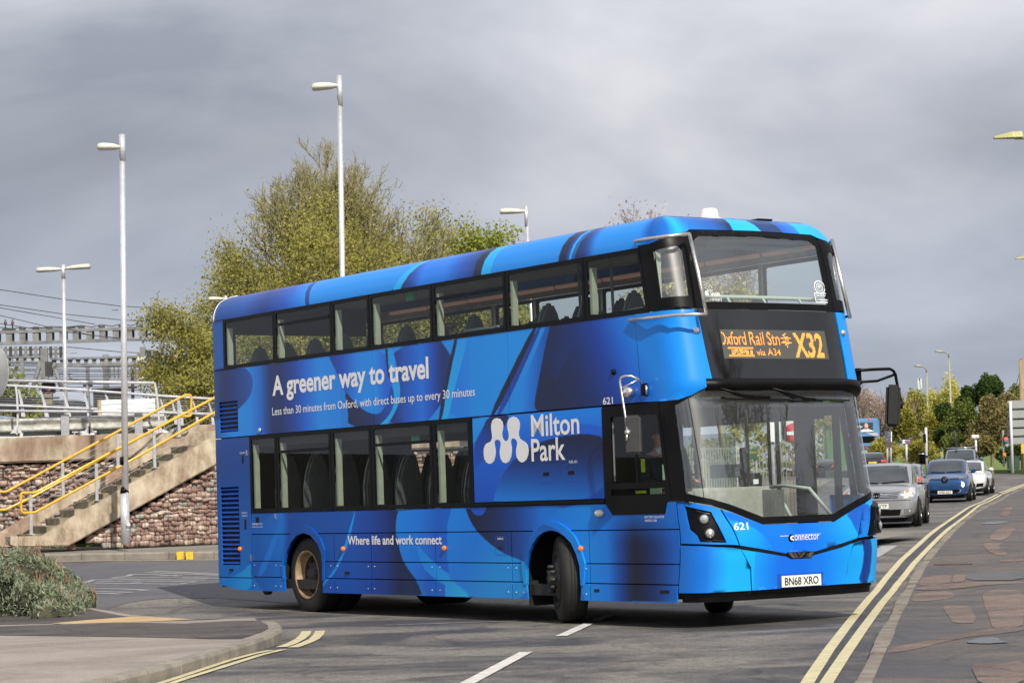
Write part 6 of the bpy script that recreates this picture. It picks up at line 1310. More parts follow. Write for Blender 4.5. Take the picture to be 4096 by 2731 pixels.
MB().prism([V2(x, y, SWD) for x, y in ((-200, 1045), (0, 1040), (82, 1060), (82, 1145), (-200, 1145))], -sw_*.5).build('landing_block', CONC, stair)
YEL = mat('yellow_handrail_paint', (.72, .40, .018), .45, var=.12, scale=14, coat=.2); GALV = mat('galvanised_grey', (.42, .43, .44), .5, metal=.35, var=.2, scale=10); GALVL = mat('pale_grey_paint', (.52, .52, .54), .5, var=.12, scale=8)
def ytube(pts, off, nm='handrail', r=.027): return MB().tube([V2(x, y, off) for x, y in pts], r, 8).build(nm, YEL, stair)
ytube([(1760, -62), (1640, 3), (290, 716), (272, 724), (178, 725), (168, 732), (163, 742), (166, 862), (172, 876), (185, 883), (262, 880), (285, 873), (1000, 487), (1665, 105), (1760, 52)], .14)
FO = SWD+.12
ytube([(-80, 718), (42, 718), (60, 712), (1385, -5), (1460, -42), (1492, -40), (1500, -25), (1500, 108), (1492, 122), (1478, 126), (1410, 126), (1385, 132), (235, 768), (60, 850), (42, 858), (-80, 860)], FO)
def postm(x, y0, y1, off, r=.03):
    p, q = V2(x, y0, off), V2(x, y1, off); p = Vector((q.x, q.y, p.z)); MB().box((p+q)/2, (r*2, r*1.2, abs(q.z-p.z)), SD).build('post', GALV, stair); MB().box((q.x, q.y, q.z+.01), (.14, .12, .015), SD).build('base_plate', GALV, stair)
for x, y0, y1 in ((245, 738, 1054), (760, 495, 788), (1213, 250, 532)): postm(x, y0, y1, .14)
for x, y0, y1 in ((495, 490, 770), (925, 262, 520), (1405, 0, 290)): postm(x, y0, y1, FO)
for k_ in range(5):
    f = (k_+.6)/6
    MB().tube([V2(285, 735+(1050-735)*f, .14), V2(760, 487+(788-487)*f, .14), V2(1213, 238+(532-238)*f, .14), V2(1700, -20+(532-238)*f, .14)], .0045, 4).build('cable', GALV, stair)
    MB().tube([V2(-60, 780+(1050-735)*f, FO), V2(495, 482+(770-490)*f, FO), V2(925, 262+(520-262)*f, FO), V2(1405, 5+(520-262)*f, FO)], .0045, 4).build('cable', GALV, stair)

# deck-edge fence: curved flat posts and two round rails
fe = thing('deck_fence', 'grey railing with bowed posts along the concrete beam', 'fence', (-12, 50.7, bt))
Yf = 50.65
for xs in (((135, 1178), (150, 1300), (158, 1440), (155, 1570), (150, 1650)), ((775, 1182), (795, 1300), (805, 1440), (803, 1570), (800, 1650)), ((1385, 1185), (1405, 1300), (1420, 1440), (1425, 1568), (1425, 1640))):
    L_ = [A1(x-7, y, Yf) for x, y in xs]; R_ = [A1(x+9, y, Yf) for x, y in xs]; b = MB(); b.prism(L_+R_[::-1], (0, .03, 0)); b.build('post', GALVL, fe)
    f = A1(xs[-1][0], 1640, Yf); MB().prism([f+Vector((-.14, 0, -.0)), f+Vector((.12, 0, 0)), f+Vector((.02, 0, .16)), f+Vector((-.02, 0, .16))], (0, .03, 0)).build('foot', GALVL, fe)
MB().tube([A1(40, 1168, Yf-.03), A1(775, 1182, Yf-.03), A1(1380, 1190, Yf-.03)], .032, 8).build('rail', GALVL, fe); MB().tube([A1(-60, 1440, Yf-.03), A1(800, 1446, Yf-.03), A1(1410, 1452, Yf-.03)], .028, 8).build('rail', GALVL, fe)
Yg = 56.0
f2 = thing('ramp_fence', 'pale railing with tapered curved posts and tensioned wires behind the deck edge', 'fence', (-13, Yg, DK_Z))
for a, c, w_ in (((150, 1200), (200, 1492), 20), ((350, 1232), (412, 1494), 20), ((552, 1245), (612, 1494), 20), ((742, 1258), (790, 1494), 18), ((925, 1270), (955, 1345), 14), ((1262, 1292), (1292, 1345), 12), ((1425, 1300), (1475, 1540), 16), ((1530, 1320), (1570, 1560), 16), ((1600, 1345), (1625, 1568), 16), ((1720, 1330), (1765, 1560), 16), ((1860, 1342), (1905, 1568), 16)):
    L_ = [A1(a[0]+(c[0]-a[0])*s-w_*.3*(.6+s)+math.sin(s*math.pi)*9, a[1]+(c[1]-a[1])*s, Yg) for s in (0, .25, .5, .75, 1)]; R_ = [A1(a[0]+(c[0]-a[0])*s+w_*(.4+.9*s)+math.sin(s*math.pi)*9, a[1]+(c[1]-a[1])*s, Yg) for s in (0, .25, .5, .75, 1)]
    MB().prism(L_+R_[::-1], (0, .03, 0)).build('post', GALVL, f2)
for q in (((-60, 1205), (160, 1217), (560, 1240), (1100, 1280), (1480, 1308), (1960, 1335)), ((-60, 1388), (200, 1395), (800, 1420), (1100, 1440), (1960, 1472))): MB().tube([A1(x, y, Yg-.04) for x, y in q], .03, 8).build('rail', GALVL, f2)
for k_ in range(7):
    f = (k_+1)/8; MB().tube([A1(x, y0+(y1-y0)*f, Yg) for x, y0, y1 in ((-60, 1205, 1388), (560, 1240, 1410), (1100, 1280, 1440), (1960, 1335, 1472))], .006, 4).build('wire', GALV, f2)
# crash barrier
cbm = mat('galvanised_barrier', (.40, .40, .36), .55, metal=.3, var=.35, scale=7)
cb = thing('crash_barrier', 'long dull galvanised crash barrier above the concrete beam', 'barrier', (-12, 51.5, bt-.2)); zt, z0 = A2(400, 132, 51.5).z, A2(400, 250, 51.5).z; hh = zt-z0
prof = [(0, 0), (-.02, .02), (-.06, .12), (-.06, .26), (-.01, .38), (-.005, .50), (-.01, .62), (-.06, .74), (-.06, .88), (-.02, .98), (0, 1)]
xe = A2(1290, 200, 51.5).x; b = MB(); pr = [(51.5+a, z0+c*hh) for a, c in prof]; n = len(pr); b.add([(xl, y, z) for y, z in pr]+[(xe, y, z) for y, z in pr]+[(xl, 51.54, z) for y, z in pr]+[(xe, 51.54, z) for y, z in pr], [(i, i+1, n+i+1, n+i) for i in range(n-1)]+[(2*n, 3*n-1, 4*n-1, 3*n)[::-1]], True); b.build('beam', cbm, cb)
for x in (510, 1087): p = A2(x, 200, 51.4); MB().box((p.x, 51.42, (zt+z0)/2-.06), (.17, .05, hh+.20)).build('post', GALV, cb)

# cars and things standing on the deck
CARF = {}
# ---- railway line behind: portals, masts, wires
RG = mat('railway_galvanised', (.20, .205, .205), .7, metal=.1, var=.3, scale=2); RGD = mat('railway_steel_dark', (.05, .05, .05), .7, metal=.1, var=.3, scale=3)
YR = 92.0
g1b = thing('railway_gantry', 'ladder-like steel gantry boom spanning above the railway, upper one', 'gantry', A1(600, 760, YR), group=None)
for a, c in (((-100, 738), (1900, 682)), ((-100, 842), (1900, 780))):
    p, q = A1(*a, YR), A1(*c, YR); b = MB(); b.tube([p, q], .085, 4, smooth=False); b.build('chord', RG, g1b)
for i in range(-1, 16):
    x = 95+i*119.5; yt = 735-(x+100)*.028; yb = 840-(x+100)*.031
    for dx, m_, w_, dy in ((-14, RG, .24, 0), (14, RGD, .17, .25)):
        p, q = A1(x+dx, yt, YR+dy), A1(x+dx, yb, YR+dy); MB().box((p+q)/2, (w_, .05, abs(p.z-q.z))).build('strut', m_, g1b)
b = MB(); p, q = A1(1453, 690, YR), A1(1453, 940, YR); b.box((p+q)/2, (.14, .14, abs(p.z-q.z))); b.build('hanger', RG, g1b)
for x in (1910,): p = A1(x, 680, YR); MB().box((p.x, YR, (p.z+DK_Z)/2), (.3, .3, p.z-DK_Z)).build('mast', RG, g1b)
p = A1(-110, 735, YR); MB().box((p.x, YR, (p.z+DK_Z)/2), (.3, .3, p.z-DK_Z)).build('mast', RG, g1b)
for i in range(12):
    x = (50, 110, 200, 320, 440, 730, 910, 1090, 1250, 1440, 1560, 640)[i]; y = 712-(x)*.029; p = A1(x, y, YR); MB().box((p.x, p.y, p.z), (.25, .08, .07)).build('clamp', RGD, g1b)
for x in (48, 112): p, q = A1(x, 700, YR), A1(x, 622, YR); MB().tube([p, q], .03, 6).build('stay', RGD, g1b); MB().tube([A1(x, 665, YR), A1(x, 640, YR)], .06, 8).build('insulator', mat('insulator_brown', (.16, .07, .05), .5), g1b)
YR2 = 80.0
g2b = thing('railway_gantry', 'castellated steel gantry beam with hexagonal openings, lower one', 'gantry', A1(1200, 980, YR2))
def flange(o, a, c, Y, h=.06, d=.22, m=RG): p, q = A1(*a, Y), A1(*c, Y); MB().prism([p+Vector((0, 0, h/2)), q+Vector((0, 0, h/2)), q-Vector((0, 0, h/2)), p-Vector((0, 0, h/2))], (0, d, 0)).build('flange', m, o)
flange(g2b, (445, 975), (1960, 936), YR2, .07); flange(g2b, (445, 1043), (1960, 996), YR2, .07)
for i in range(22):
    x = 480+i*71.5; yt = 975-(x-445)*.0257; yb = 1043-(x-445)*.031; ym = (yt+yb)/2
    if x > 1940: break
    q = [(x-14, yt), (x+52, yt), (x+34, yt+12), (x+18, ym), (x+34, yb-12), (x+52, yb), (x-14, yb), (x+4, yb-12), (x+20-2, ym), (x+4, yt+12)]
    q = [(x-26, yt), (x+62-26, yt), (x+22, ym-8), (x+22, ym+8), (x+36, yb), (x-26, yb), (x-12, ym+8), (x-12, ym-8)]
    MB().prism([A1(a, c, YR2+.1) for a, c in q], (0, .03, 0)).build('web', RG, g2b)
mst = lambda o, x, y0, y1, Y, w_=.28, m=RG: MB().box(((A1(x, y0, Y)+A1(x, y1, Y))/2), (w_, w_*.6, abs(A1(x, y0, Y).z-A1(x, y1, Y).z))).build('mast', m, o)
mst(g2b, 400, 880, 1345, YR2, .24); mst(g2b, 440, 1000, 1130, YR2, .25, RGD)
for a, c in (((360, 1010), (262, 1350)), ((490, 1060), (560, 1260)), ((345, 1000), (395, 1060)), ((500, 1010), (440, 1100))): MB().tube([A1(*a, YR2), A1(*c, YR2)], .09, 4).build('leg', RG, g2b)
g3b = thing('railway_gantry', 'short steel gantry beam at the picture edge joining the big mast', 'gantry', A1(200, 940, 84))
flange(g3b, (-80, 893), (558, 882), 84); flange(g3b, (-80, 948), (558, 925), 84); flange(g3b, (-80, 962), (420, 955), 83); flange(g3b, (-80, 1008), (350, 1003), 83)
for i in range(14): x = -40+i*45; MB().box((A1(x, 892, 84)+A1(x, 940, 84))/2, (.10, .05, .42)).build('strut', RGD if i % 2 else RG, g3b)
for i in range(6): x = 20+i*68; MB().prism([A1(a, c, 83.1) for a, c in ((x-22, 962), (x+22, 961), (x+8, 984), (x+22, 1004), (x-22, 1006), (x-10, 984))], (0, .03, 0)).build('web', RG, g3b)
g4b = thing('railway_gantry', 'distant lattice gantry low between the masts', 'gantry', A1(1400, 1080, 130))
flange(g4b, (930, 1035), (1900, 1060), 130, .08); flange(g4b, (960, 1110), (1900, 1095), 130, .08)
for i in range(24): x = 985+i*38; MB().box((A1(x, 1048, 130)+A1(x, 1104, 130))/2, (.09, .05, .9)).build('strut', RG, g4b)
mst(g4b, 950, 935, 1330, 130, .30); MB().tube([A1(915, 1030, 130), A1(975, 1140, 130)], .1, 4).build('brace', RG, g4b); mst(g4b, 1815, 1000, 1330, 130, .6)
masts = []
for i, (x, y0, y1, Y, w_, lab) in enumerate(((200, 975, 1345, 75, .12, 'slim pale railway mast at the left above the fence'), (787, 1018, 1345, 90, .13, 'slim railway mast left of the black hoarding'), (1188, 1058, 1345, 95, .12, 'thin railway mast right of the tall lamp post'), (1282, 866, 1180, 78, .18, 'bright hanging railway post with a white drum, first of the cluster'), (1337, 900, 1175, 79, .16, 'dark railway post hanging beside the bright one'), (1393, 898, 1175, 80, .16, 'dark railway post with coiled weight below the beam'), (1577, 895, 1180, 80, .14, 'dark railway post left of the tallest bright post'), (1622, 850, 1190, 78, .14, 'tallest bright railway post with a white drum low down'), (1722, 897, 1180, 80, .15, 'dark railway post nearest the tree'), (1702, 1060, 1345, 95, .12, 'thin upright railway mast near the bus tail'))):
    o = thing('railway_mast', lab, 'railway mast', (A1(x, y1, Y)), group='posts of the railway electrification'); p, q = A1(x, y0, Y), A1(x, y1, Y); MB().box((p+q)/2, (w_, w_*.7, abs(p.z-q.z))).build('post', RG if i in (0, 1, 3, 7) else RGD, o)
    if i in (3, 7):
        for dy in (120, 290): 
            c = A1(x-14, y0+dy if i == 7 else 985 if dy == 120 else 1158, Y-.15); MB().lathe([(.10, -.14), (.14, -.12), (.10, -.08), (.10, .08), (.14, .12), (.10, .14)], tuple(c), 'X', 12).build('drum', GALVL, o)
        MB().tube([A1(x-10, 998, Y), A1(x+95, 1045, Y), A1(x+104, 1058, Y), A1(x+104, 1098, Y)], .022, 6).build('arm', mat('pale_arm', (.42, .36, .28), .5, metal=.3), o)
    else: MB().box(A1(x, (y0+y1)/2+30, Y), (.35, .12, .08)).build('bracket', RGD, o)
wires = thing('overhead_wires', 'thin dark overhead railway wires crossing the sky at the left', 'wires', A1(300, 500, YR))
for q in (((-20, 352), (560, 440), (1080, 502), (1600, 534)), ((-20, 488), (560, 572), (1080, 625), (1500, 652)), ((-20, 514), (420, 590), (850, 664)), ((-20, 582), (200, 632), (420, 686)), ((-20, 655), (300, 705), (700, 690)), ((600, 868), (1080, 912), (1500, 934)), ((590, 700), (800, 760), (1080, 790)), ((600, 735), (1080, 795), (1900, 850)),
          *[((-20, y), (900, y+8), (1900, y+4)) for y in (1015, 1028, 1040, 1062, 1074, 1085, 1105, 1118, 1132, 1150)], *[((420, y), (1900, y-16)) for y in (1165, 1180, 1205, 1228, 1262)], ((60, 1010), (75, 1050), (150, 1095), (158, 1140)), ((620, 1110), (625, 1145), (690, 1170)), ((495, 1108), (560, 1103), (650, 1108)), ((1400, 1195), (1450, 1160), (1700, 1110))):
    MB().tube([A1(x, y, YR-4) for x, y in q], .019, 4).build('wire', RGD, wires)
b = MB()
for x, y in ((590, 700), (730, 678), (910, 668), (1090, 664), (1250, 658), (1440, 650)): pass
MB().tube([A1(x, y, YR) for x, y in ((-20, 690), (110, 705), (200, 690), (260, 700), (320, 688), (380, 697), (440, 684), (590, 690), (730, 676), (820, 690), (910, 668), (1000, 682), (1090, 663), (1170, 676), (1250, 656), (1340, 668), (1440, 648))], .022, 4).build('wire', RGD, wires)
# black hoarding, white board, signal
MB_ = MB(); p, q = A1(836, 1240, 66), A1(1092, 1400, 66); MB_.box(((p.x+q.x)/2, 66.2, (p.z+DK_Z)/2), (q.x-p.x, .5, p.z-DK_Z)); o = thing('black_hoarding', 'black board standing behind the white panel', 'hoarding', ((p.x+q.x)/2, 66.2, DK_Z)); MB_.build('board', mat('black_board', (.008, .008, .009), .6, var=.3), o); MB().box(((p.x+q.x)/2, 65.92, p.z-.02), (q.x-p.x+.08, .06, .05)).build('edge', RGD, o)
o = thing('white_notice_board', 'blank white ribbed panel on a tan post behind the railing', 'sign', A1(1140, 1500, 53)); p, q = A1(908, 1342, 53), A1(1393, 1503, 53)
for i in range(4): h = (p.z-q.z)/4; MB().box(((p.x+q.x)/2, 53, p.z-h*(i+.5)), (q.x-p.x, .05, h-.012)).build('slat', mat('white_panel_paint', (.78, .78, .78), .5, var=.03), o)
MB().tube([A1(892, 1340, 53), Vector((A1(892, 1340, 53).x, 53, DK_Z))], .05, 10).build('post', mat('tan_post', (.42, .32, .20), .4, metal=.4, var=.3), o)
o = thing('railway_signal', 'small black railway signal with dark red lens above the parked hatchback', 'signal', A1(437, 1330, 70)); MB().box(A1(437, 1235, 70), (.38, .25, .33)).build('head', M_BLK, o, bevel=.03); MB().lathe([(.09, 0), (.07, -.03), (0, -.03)], tuple(A1(437, 1250, 69.86)), 'Y', 12).build('lens', mat('dark_red_lens', (.15, .02, .02), .4), o); MB().box((A1(440, 1300, 70)), (.2, .2, .55)).build('junction_box', mat('drab', (.22, .2, .13), .7), o); MB().tube([A1(437, 1265, 70), Vector((A1(437, 1265, 70).x, 70, DK_Z))], .04, 6).build('post', RGD, o)
o = thing('palisade_fence', 'dark spiked palisade fence at the left behind the parked hatchback', 'fence', A1(150, 1430, 63))
for i in range(34): x = -10+i*9.6; p, q = A1(x, 1308+x*.12, 63), A1(x, 1435, 63); MB().box((p+q)/2, (.03, .015, abs(p.z-q.z))).build('pale', mat('black_fence_paint', (.02, .02, .022), .6, var=.3), o)
for y in (1335, 1410): MB().box((A1(150, y, 63.05)), (4.6*.5*2/2+.0, .03, .05)).build('rail', _mats['black_fence_paint'], o)
o = thing('palisade_fence', 'short dark palisade fence just left of the bus tail', 'fence', A1(1780, 1440, 66))
for i in range(16): x = 1718+i*8; p, q = A1(x, 1290+(x-1718)*.05, 66), A1(x, 1440, 66); MB().box((p+q)/2, (.025, .015, abs(p.z-q.z))).build('pale', _mats['black_fence_paint'], o)
p, q = A1(1830, 1275, 66), A1(1830, 1440, 66); MB().box((p+q)/2, (.09, .09, abs(p.z-q.z))).build('post', _mats['black_fence_paint'], o)

# ---- lamp posts on the left
LHEAD = mat('lantern_off_white', (.62, .60, .52), .5, var=.12, scale=6); ALU = mat('aluminium_post', (.74, .74, .76), .36, metal=.6, var=.10, scale=8)
def lamp(label, base, top, r0, r1, heads, m=ALU, detail=False, group='street lamps', hm=None, cap=True):
    t = thing('street_lamp', label, 'street lamp', base, group=group); base, top = Vector(base), Vector(top)
    MB().tube([base, top], [r0, r1], 14).build('pole', m, t); MB().tube([top-Vector((0, 0, (top.z-base.z)*.06)), top+Vector((0, 0, .05))], r1*1.12, 12).build('sleeve', m, t)
    for sx, L_, h, dz, tilt in heads:
        # a long shallow lantern reaching sideways, thicker at its free end
        o = top+Vector((sx*r1*.8, 0, dz)); pts = [(0, 0, .35), (.12, 0, .5), (.3, 0, .8), (.7, 0, 1), (.95, 0, .95), (1, 0, .6)]; vs = []; n = 10
        for x, y, s in pts:
            for j in range(n):
                a = 2*math.pi*j/n; yy = math.cos(a)*h*1.1*s; zz = math.sin(a)*h*.62*s; zz = zz if zz > -h*.28 else -h*.28; vs.append(o+Vector((sx*x*L_, yy, zz+tilt*x*L_)))
        b = MB(); b.add(vs, [(i*n+j, i*n+(j+1) % n, (i+1)*n+(j+1) % n, (i+1)*n+j) for i in range(5) for j in range(n)]+[tuple(range(n))[::-1], tuple(range(5*n, 6*n))], True); hd = b.build('lantern', hm or LHEAD, t)
        b = MB(); b.box(o+Vector((sx*L_*.62, 0, -h*.30+tilt*L_*.6)), (L_*.55, h*1.5, h*.12)); b.build('lens', mat('lantern_glass', (.20, .20, .18), .3), hd)
        b = MB(); b.box(o+Vector((sx*L_*.04, 0, 0)), (L_*.14, h*.6, h*.5)); b.build('bracket', RGD, hd)
    if detail:
        MB().tube([base+Vector((0, 0, -.02)), base+Vector((0, 0, .98))], .088, 16).build('base_sleeve', m, t); MB().tube([base+Vector((-.004, 0, .98)), base+Vector((-.004, 0, 1.10))], [.092, .066], 16).build('collar', M_BLK, t)
        MB().tube([base+Vector((-.010, 0, 1.53)), base+Vector((-.010, 0, 1.69))], .066, 16).build('black_band', M_BLK, t); MB().box(base+Vector((.055, -.07, .62)), (.05, .04, .75)).build('door', m, t, bevel=.01); MB().lathe([(.045, 0), (.045, -.03), (0, -.03)], tuple(base+Vector((.075, -.10, .36))), 'Y', 12).build('lock', m, t)
    return t
lb_ = P(503, 2172, 46.2); lt = P(488, 548, lb_.y); lt.x = lt.x
lamp('tall silver lamp post in front of the stone wall, black bands round its foot', lb_, lt, .068, .054, [(-1, .44, .15, -.20, 0)], detail=True)
lt = P(1357, 312, 47.5); lamp('tallest lamp post rising behind the bus roof, boxy lantern pointing left', (P(1385, 2100, 47.5).x, 47.5, .45), lt, .062, .05, [(-1, .52, .16, -.16, -.06)])
lt = P(253, 1064, 75); p = P(266, 1800, 75); lamp('double-armed lamp post with two pale lanterns among the railway gantries', (p.x, 75, DK_Z), lt, .075, .055, [(-1, .82, .17, -.10, -.03), (1, .82, .17, -.08, .03)])
lt = P(903, 1190, 58); lamp('small lamp post at the tail of the bus roof', (lt.x+.08, 58, DK_Z), lt, .045, .033, [(-1, .40, .10, -.03, 0)])
lt = P(2104, 830, 62); lamp('lamp post with a pale lantern above the middle of the bus', (lt.x+.15, 62, .5), lt, .055, .045, [(-1, .66, .16, -.10, 0)])
# back of a round sign at the very edge
o = thing('round_sign', 'grey back of a round sign cut off by the left picture edge', 'sign', (P(-30, 1900, 26).x, 26, 0)); c = P(-58, 1487, 26)
b = MB(); b.lathe([(.35, -.006), (.36, 0), (.35, .012), (0, .012)], (0, 0, 0), 'Y', 40); b.v = [(c.x+x*.72, c.y+y, c.z+z) for x, y, z in b.v]; b.build('disc', mat('sign_back_grey', (.20, .21, .22), .5, metal=.2, var=.1), o); b = MB(); b.lathe([(.353, -.012), (.363, -.004), (.353, 0)], (0, 0, 0), 'Y', 40); b.v = [(c.x+x*.72, c.y+y, c.z+z) for x, y, z in b.v]; b.f = b.f[:-2]; b.sm = b.sm[:-2]; b.build('rim', GALVL, o)
MB().tube([(c.x-.05, 26.05, 0), (c.x-.05, 26.05, c.z+.3)], .038, 10).build('post', GALV, o)

# ---- grey-green shrub at the lower left
ou = [(-200, 150), (0, 165), (130, 182), (200, 222), (250, 275), (330, 328), (400, 378), (480, 418), (560, 462), (602, 520)]
rg = np.random.default_rng(5); sh = thing('lavender_shrub', 'sprawling grey-green lavender-like shrub spilling over the near pavement corner', 'shrub', (-8.0, 32.5, 0)); pts = []
def topz(x, Y):
    u = 2048+F_PX*x/Y; cx_ = u*1.68
    yy = np.interp(cx_, [q[0] for q in ou], [q[1] for q in ou]); return P(u, 2100+yy/1.68, Y).z
fr = c3(602, 560, .0); cl_ = []
for i in range(260):
    Y = rg.uniform(30.9, 34.6); x = rg.uniform(-9.6, -6.0)
    u = 2048+F_PX*x/Y
    if u*1.68 > 590-abs(Y-33.0)*60: continue
    zt_ = topz(x, 32.6)*(1-((Y-32.8)/2.2)**2*.75) if u*1.68 < 600 else .1
    if Y < 32.6: zt_ = min(zt_, (Y-30.75)*1.0*(.55)+.12)
    cl_.append((x, Y, max(zt_-rg.uniform(0, .06), .05), rg.uniform(.12, .24)))
for x, Y, z, r_ in cl_:
    n = 260; q = rg.normal(size=(n, 3)); q /= np.linalg.norm(q, axis=1)[:, None]; q[:, 2] = np.abs(q[:, 2]); pts.append(np.array([x, Y, max(z-r_*.6, 0)])+q*r_*rg.uniform(.5, 1, size=(n, 1)))
    nb_ = int(z/.12)
    for k_ in range(nb_): q = rg.normal(size=(60, 3)); q /= np.linalg.norm(q, axis=1)[:, None]; pts.append(np.array([x, Y, z*k_/nb_])+q*r_*.9)
pts = np.concatenate(pts); pts = pts[pts[:, 2] > .01]
leaves('foliage', pts, .05, leafmat('lavender_leaf', (.10, .135, .07), (.36, .40, .28), 3.5, .1), sh, .26, up=1.1)
leaves('dead_stems', pts[rg.integers(0, len(pts), 1500)]+np.array([0, 0, .06]), .15, mat('dead_stem', (.22, .12, .08), .9, var=.3), sh, .12, up=2.5)
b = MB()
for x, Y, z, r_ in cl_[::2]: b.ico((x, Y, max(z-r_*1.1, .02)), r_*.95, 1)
b.build('woody_base', mat('shrub_shadow', (.05, .05, .03), .95, var=.4), sh)  # dark mound under the leaves paints the shade inside the shrub
# ================================================================== CARS
def ev_mesh(me, mods):
    o = bpy.data.objects.new('cage', me); COL.objects.link(o)
    for ty, kw in mods:
        q = o.modifiers.new('m', ty)
        for a, c in kw.items(): setattr(q, a, c)
    dg = bpy.context.evaluated_depsgraph_get(); dg.update(); m2 = bpy.data.meshes.new_from_object(o.evaluated_get(dg)); bpy.data.objects.remove(o); return m2
def loft(stations, nsub=2):
    """stations: (x, [(y, z) half section from bottom centre to top centre])"""
    vs = []; fs = []; n = len(stations[0][1])*2-2
    for x, s in stations:
        full = list(s)+[(-y, z) for y, z in s[-2:0:-1]]
        vs += [(x, y, z) for y, z in full]
    k = len(stations)
    for i in range(k-1):
        for j in range(n): fs.append((i*n+j, i*n+(j+1) % n, (i+1)*n+(j+1) % n, (i+1)*n+j))
    fs.append(tuple(range(n))); fs.append(tuple(range((k-1)*n, k*n))[::-1])
    me = bpy.data.meshes.new('loft'); me.from_pydata(vs, [], fs); bm = bmesh.new(); bm.from_mesh(me); bmesh.ops.recalc_face_normals(bm, faces=bm.faces); bm.to_mesh(me); bm.free()
    m2 = ev_mesh(me, [('SUBSURF', dict(levels=nsub, render_levels=nsub))]); m2.polygons.foreach_set('use_smooth', [True]*len(m2.polygons)); return m2
M_CG = mat('car_glass_dark', (.03, .036, .04), .06, coat=.6, spec=.8, var=.3, scale=2); M_ALLOY = mat('alloy_silver', (.35, .35, .36), .35, metal=.7, var=.1)
def car(name, label, front, ang, L=4.5, W_=1.8, H=1.48, paint=None, rear_view=False, nose=.70, cowl=.96, hood=1.15, wsx=.75, roof0=.35, roof1=-1.15, tail=-1.95, boot=1.0, cat='car', group='cars on the main road', plate_txt=None, belt=.92, z0=None, win=1.0):
    hd = Vector((-math.sin(ang), -math.cos(ang), 0)); front = Vector(front)
    c = front-hd*(L/2) if not rear_view else front-hd*(-L/2); rz = math.atan2(hd.y, hd.x); zc = gz(c.x, c.y) if z0 is None else z0
    t = thing(name, label, cat, (c.x, c.y, zc), rz, group, world=False); w = W_/2; h2 = L/2
    def sec(ws, zb, zs, crown): return [(0, zb), (ws*.75, zb), (ws*.95, zb+.07), (ws*1.0, zb+.30), (ws*.985, zs-.16), (ws*.90, zs-.01), (ws*.5, zs+crown*.8), (0, zs+crown)]
    st_ = [(h2, sec(w*.70, .24, nose-.06, .0)), (h2-.05, sec(w*.86, .20, nose, .02)), (h2-.28, sec(w*.96, .19, nose+.07, .04)), (h2-.75, sec(w, .19, (nose+cowl)/2+.03, .05)), (wsx+.35, sec(w, .19, cowl-.02, .03)), (.2, sec(w, .19, belt, .0)), (-1.0, sec(w, .19, belt+.02, .0)), (tail+.35, sec(w*.99, .20, boot-.04, .0)), (-h2+.30, sec(w*.95, .24, boot-.02, .01)), (-h2+.04, sec(w*.85, .28, boot-.10, .0)), (-h2, sec(w*.74, .32, boot-.18, 0))]
    bm_ = loft(st_); body = bpy.data.objects.new('body', bm_); COL.objects.link(body); bm_.materials.append(paint); body.parent = t
    bx = wsx+.55
    def cs(y1, z1): return [(0, .75), (y1*.8, .75), (y1, .80), (y1*1.0, .86), (y1*.99, z1*.97), (y1*.88, z1*.995), (y1*.5, z1+.012), (0, z1+.02)]
    cb_ = loft([(bx, cs(w*.76, .90)), (bx-.12, cs(w*.83, .95)), (roof0+.12, cs(w*.80, H-.07)), (roof0-.2, cs(w*.78, H-.02)), ((roof0+roof1)/2, cs(w*.77, H-.015)), (roof1, cs(w*.76, H-.05)), (tail-.10, cs(w*.80, boot+.02)), (tail-.25, cs(w*.78, boot-.08))])
    cab = bpy.data.objects.new('cabin', cb_); COL.objects.link(cab); cb_.materials.append(paint); cab.parent = t
    Vv = [v.co.copy() for v in bm_.vertices]+[v.co.copy() for v in cb_.vertices]; nb_ = len(bm_.vertices); Ff = [tuple(p.vertices) for p in bm_.polygons]+[tuple(i+nb_ for i in p.vertices) for p in cb_.polygons]
    T = BVHTree.FromPolygons(Vv, Ff)
    def decal(nm, poly, m, off=.006, d='f', parent=t, st=.07, th=.02):
        """a panel pressed on to the car as seen from the front (f), rear (r) or a side (l, s)"""
        O = []
        for a, b in zip(poly, poly[1:]+poly[:1]):
            n = max(1, int(math.dist(a, b)/st)); O += [(a[0]+(b[0]-a[0])*j/n, a[1]+(b[1]-a[1])*j/n) for j in range(n)]
        ex = []; x0, x1 = min(p[0] for p in O), max(p[0] for p in O); y0, y1 = min(p[1] for p in O), max(p[1] for p in O); y = y0+st/2
        while y < y1:
            x = x0+st/2
            while x < x1:
                if pip((x, y), O): ex.append((x, y))
                x += st
            y += st
        V, E_, F_ = cdt(O, [], ex); out_ = []
        for p in V:
            o, dr = {'f': (Vector((9, p[0], p[1])), Vector((-1, 0, 0))), 'r': (Vector((-9, p[0], p[1])), Vector((1, 0, 0))), 's': (Vector((p[0], 9, p[1])), Vector((0, -1, 0))), 'l': (Vector((p[0], -9, p[1])), Vector((0, 1, 0)))}[d]
            hit = T.ray_cast(o, dr)
            q = hit[0] if hit[0] is not None else None; out_.append((q, hit[1]))
        good = [q for q, n in out_ if q is not None]
        if not good: return None
        vs = [(q+n*off) if q is not None else min((g for g in good), key=lambda g: 0) for q, n in out_]
        b = MB(); b.add(vs, [f for f in F_ if all(out_[i][0] is not None for i in f)], True); return b.build(nm, m, parent)
    my = lambda P_: [(-a, b) for a, b in P_]
    zt = H-.09
    wsd = decal('windscreen', [(-w*.74, cowl+.015), (w*.74, cowl+.015), (w*.64, zt-.02), (w*.4, zt+.01), (-w*.4, zt+.01), (-w*.64, zt-.02)], M_CG, .012, 'f')
    decal('rear_window', [(-w*.68, boot+.06), (w*.68, boot+.06), (w*.60, zt-.03), (-w*.60, zt-.03)], M_CG, .012, 'r')
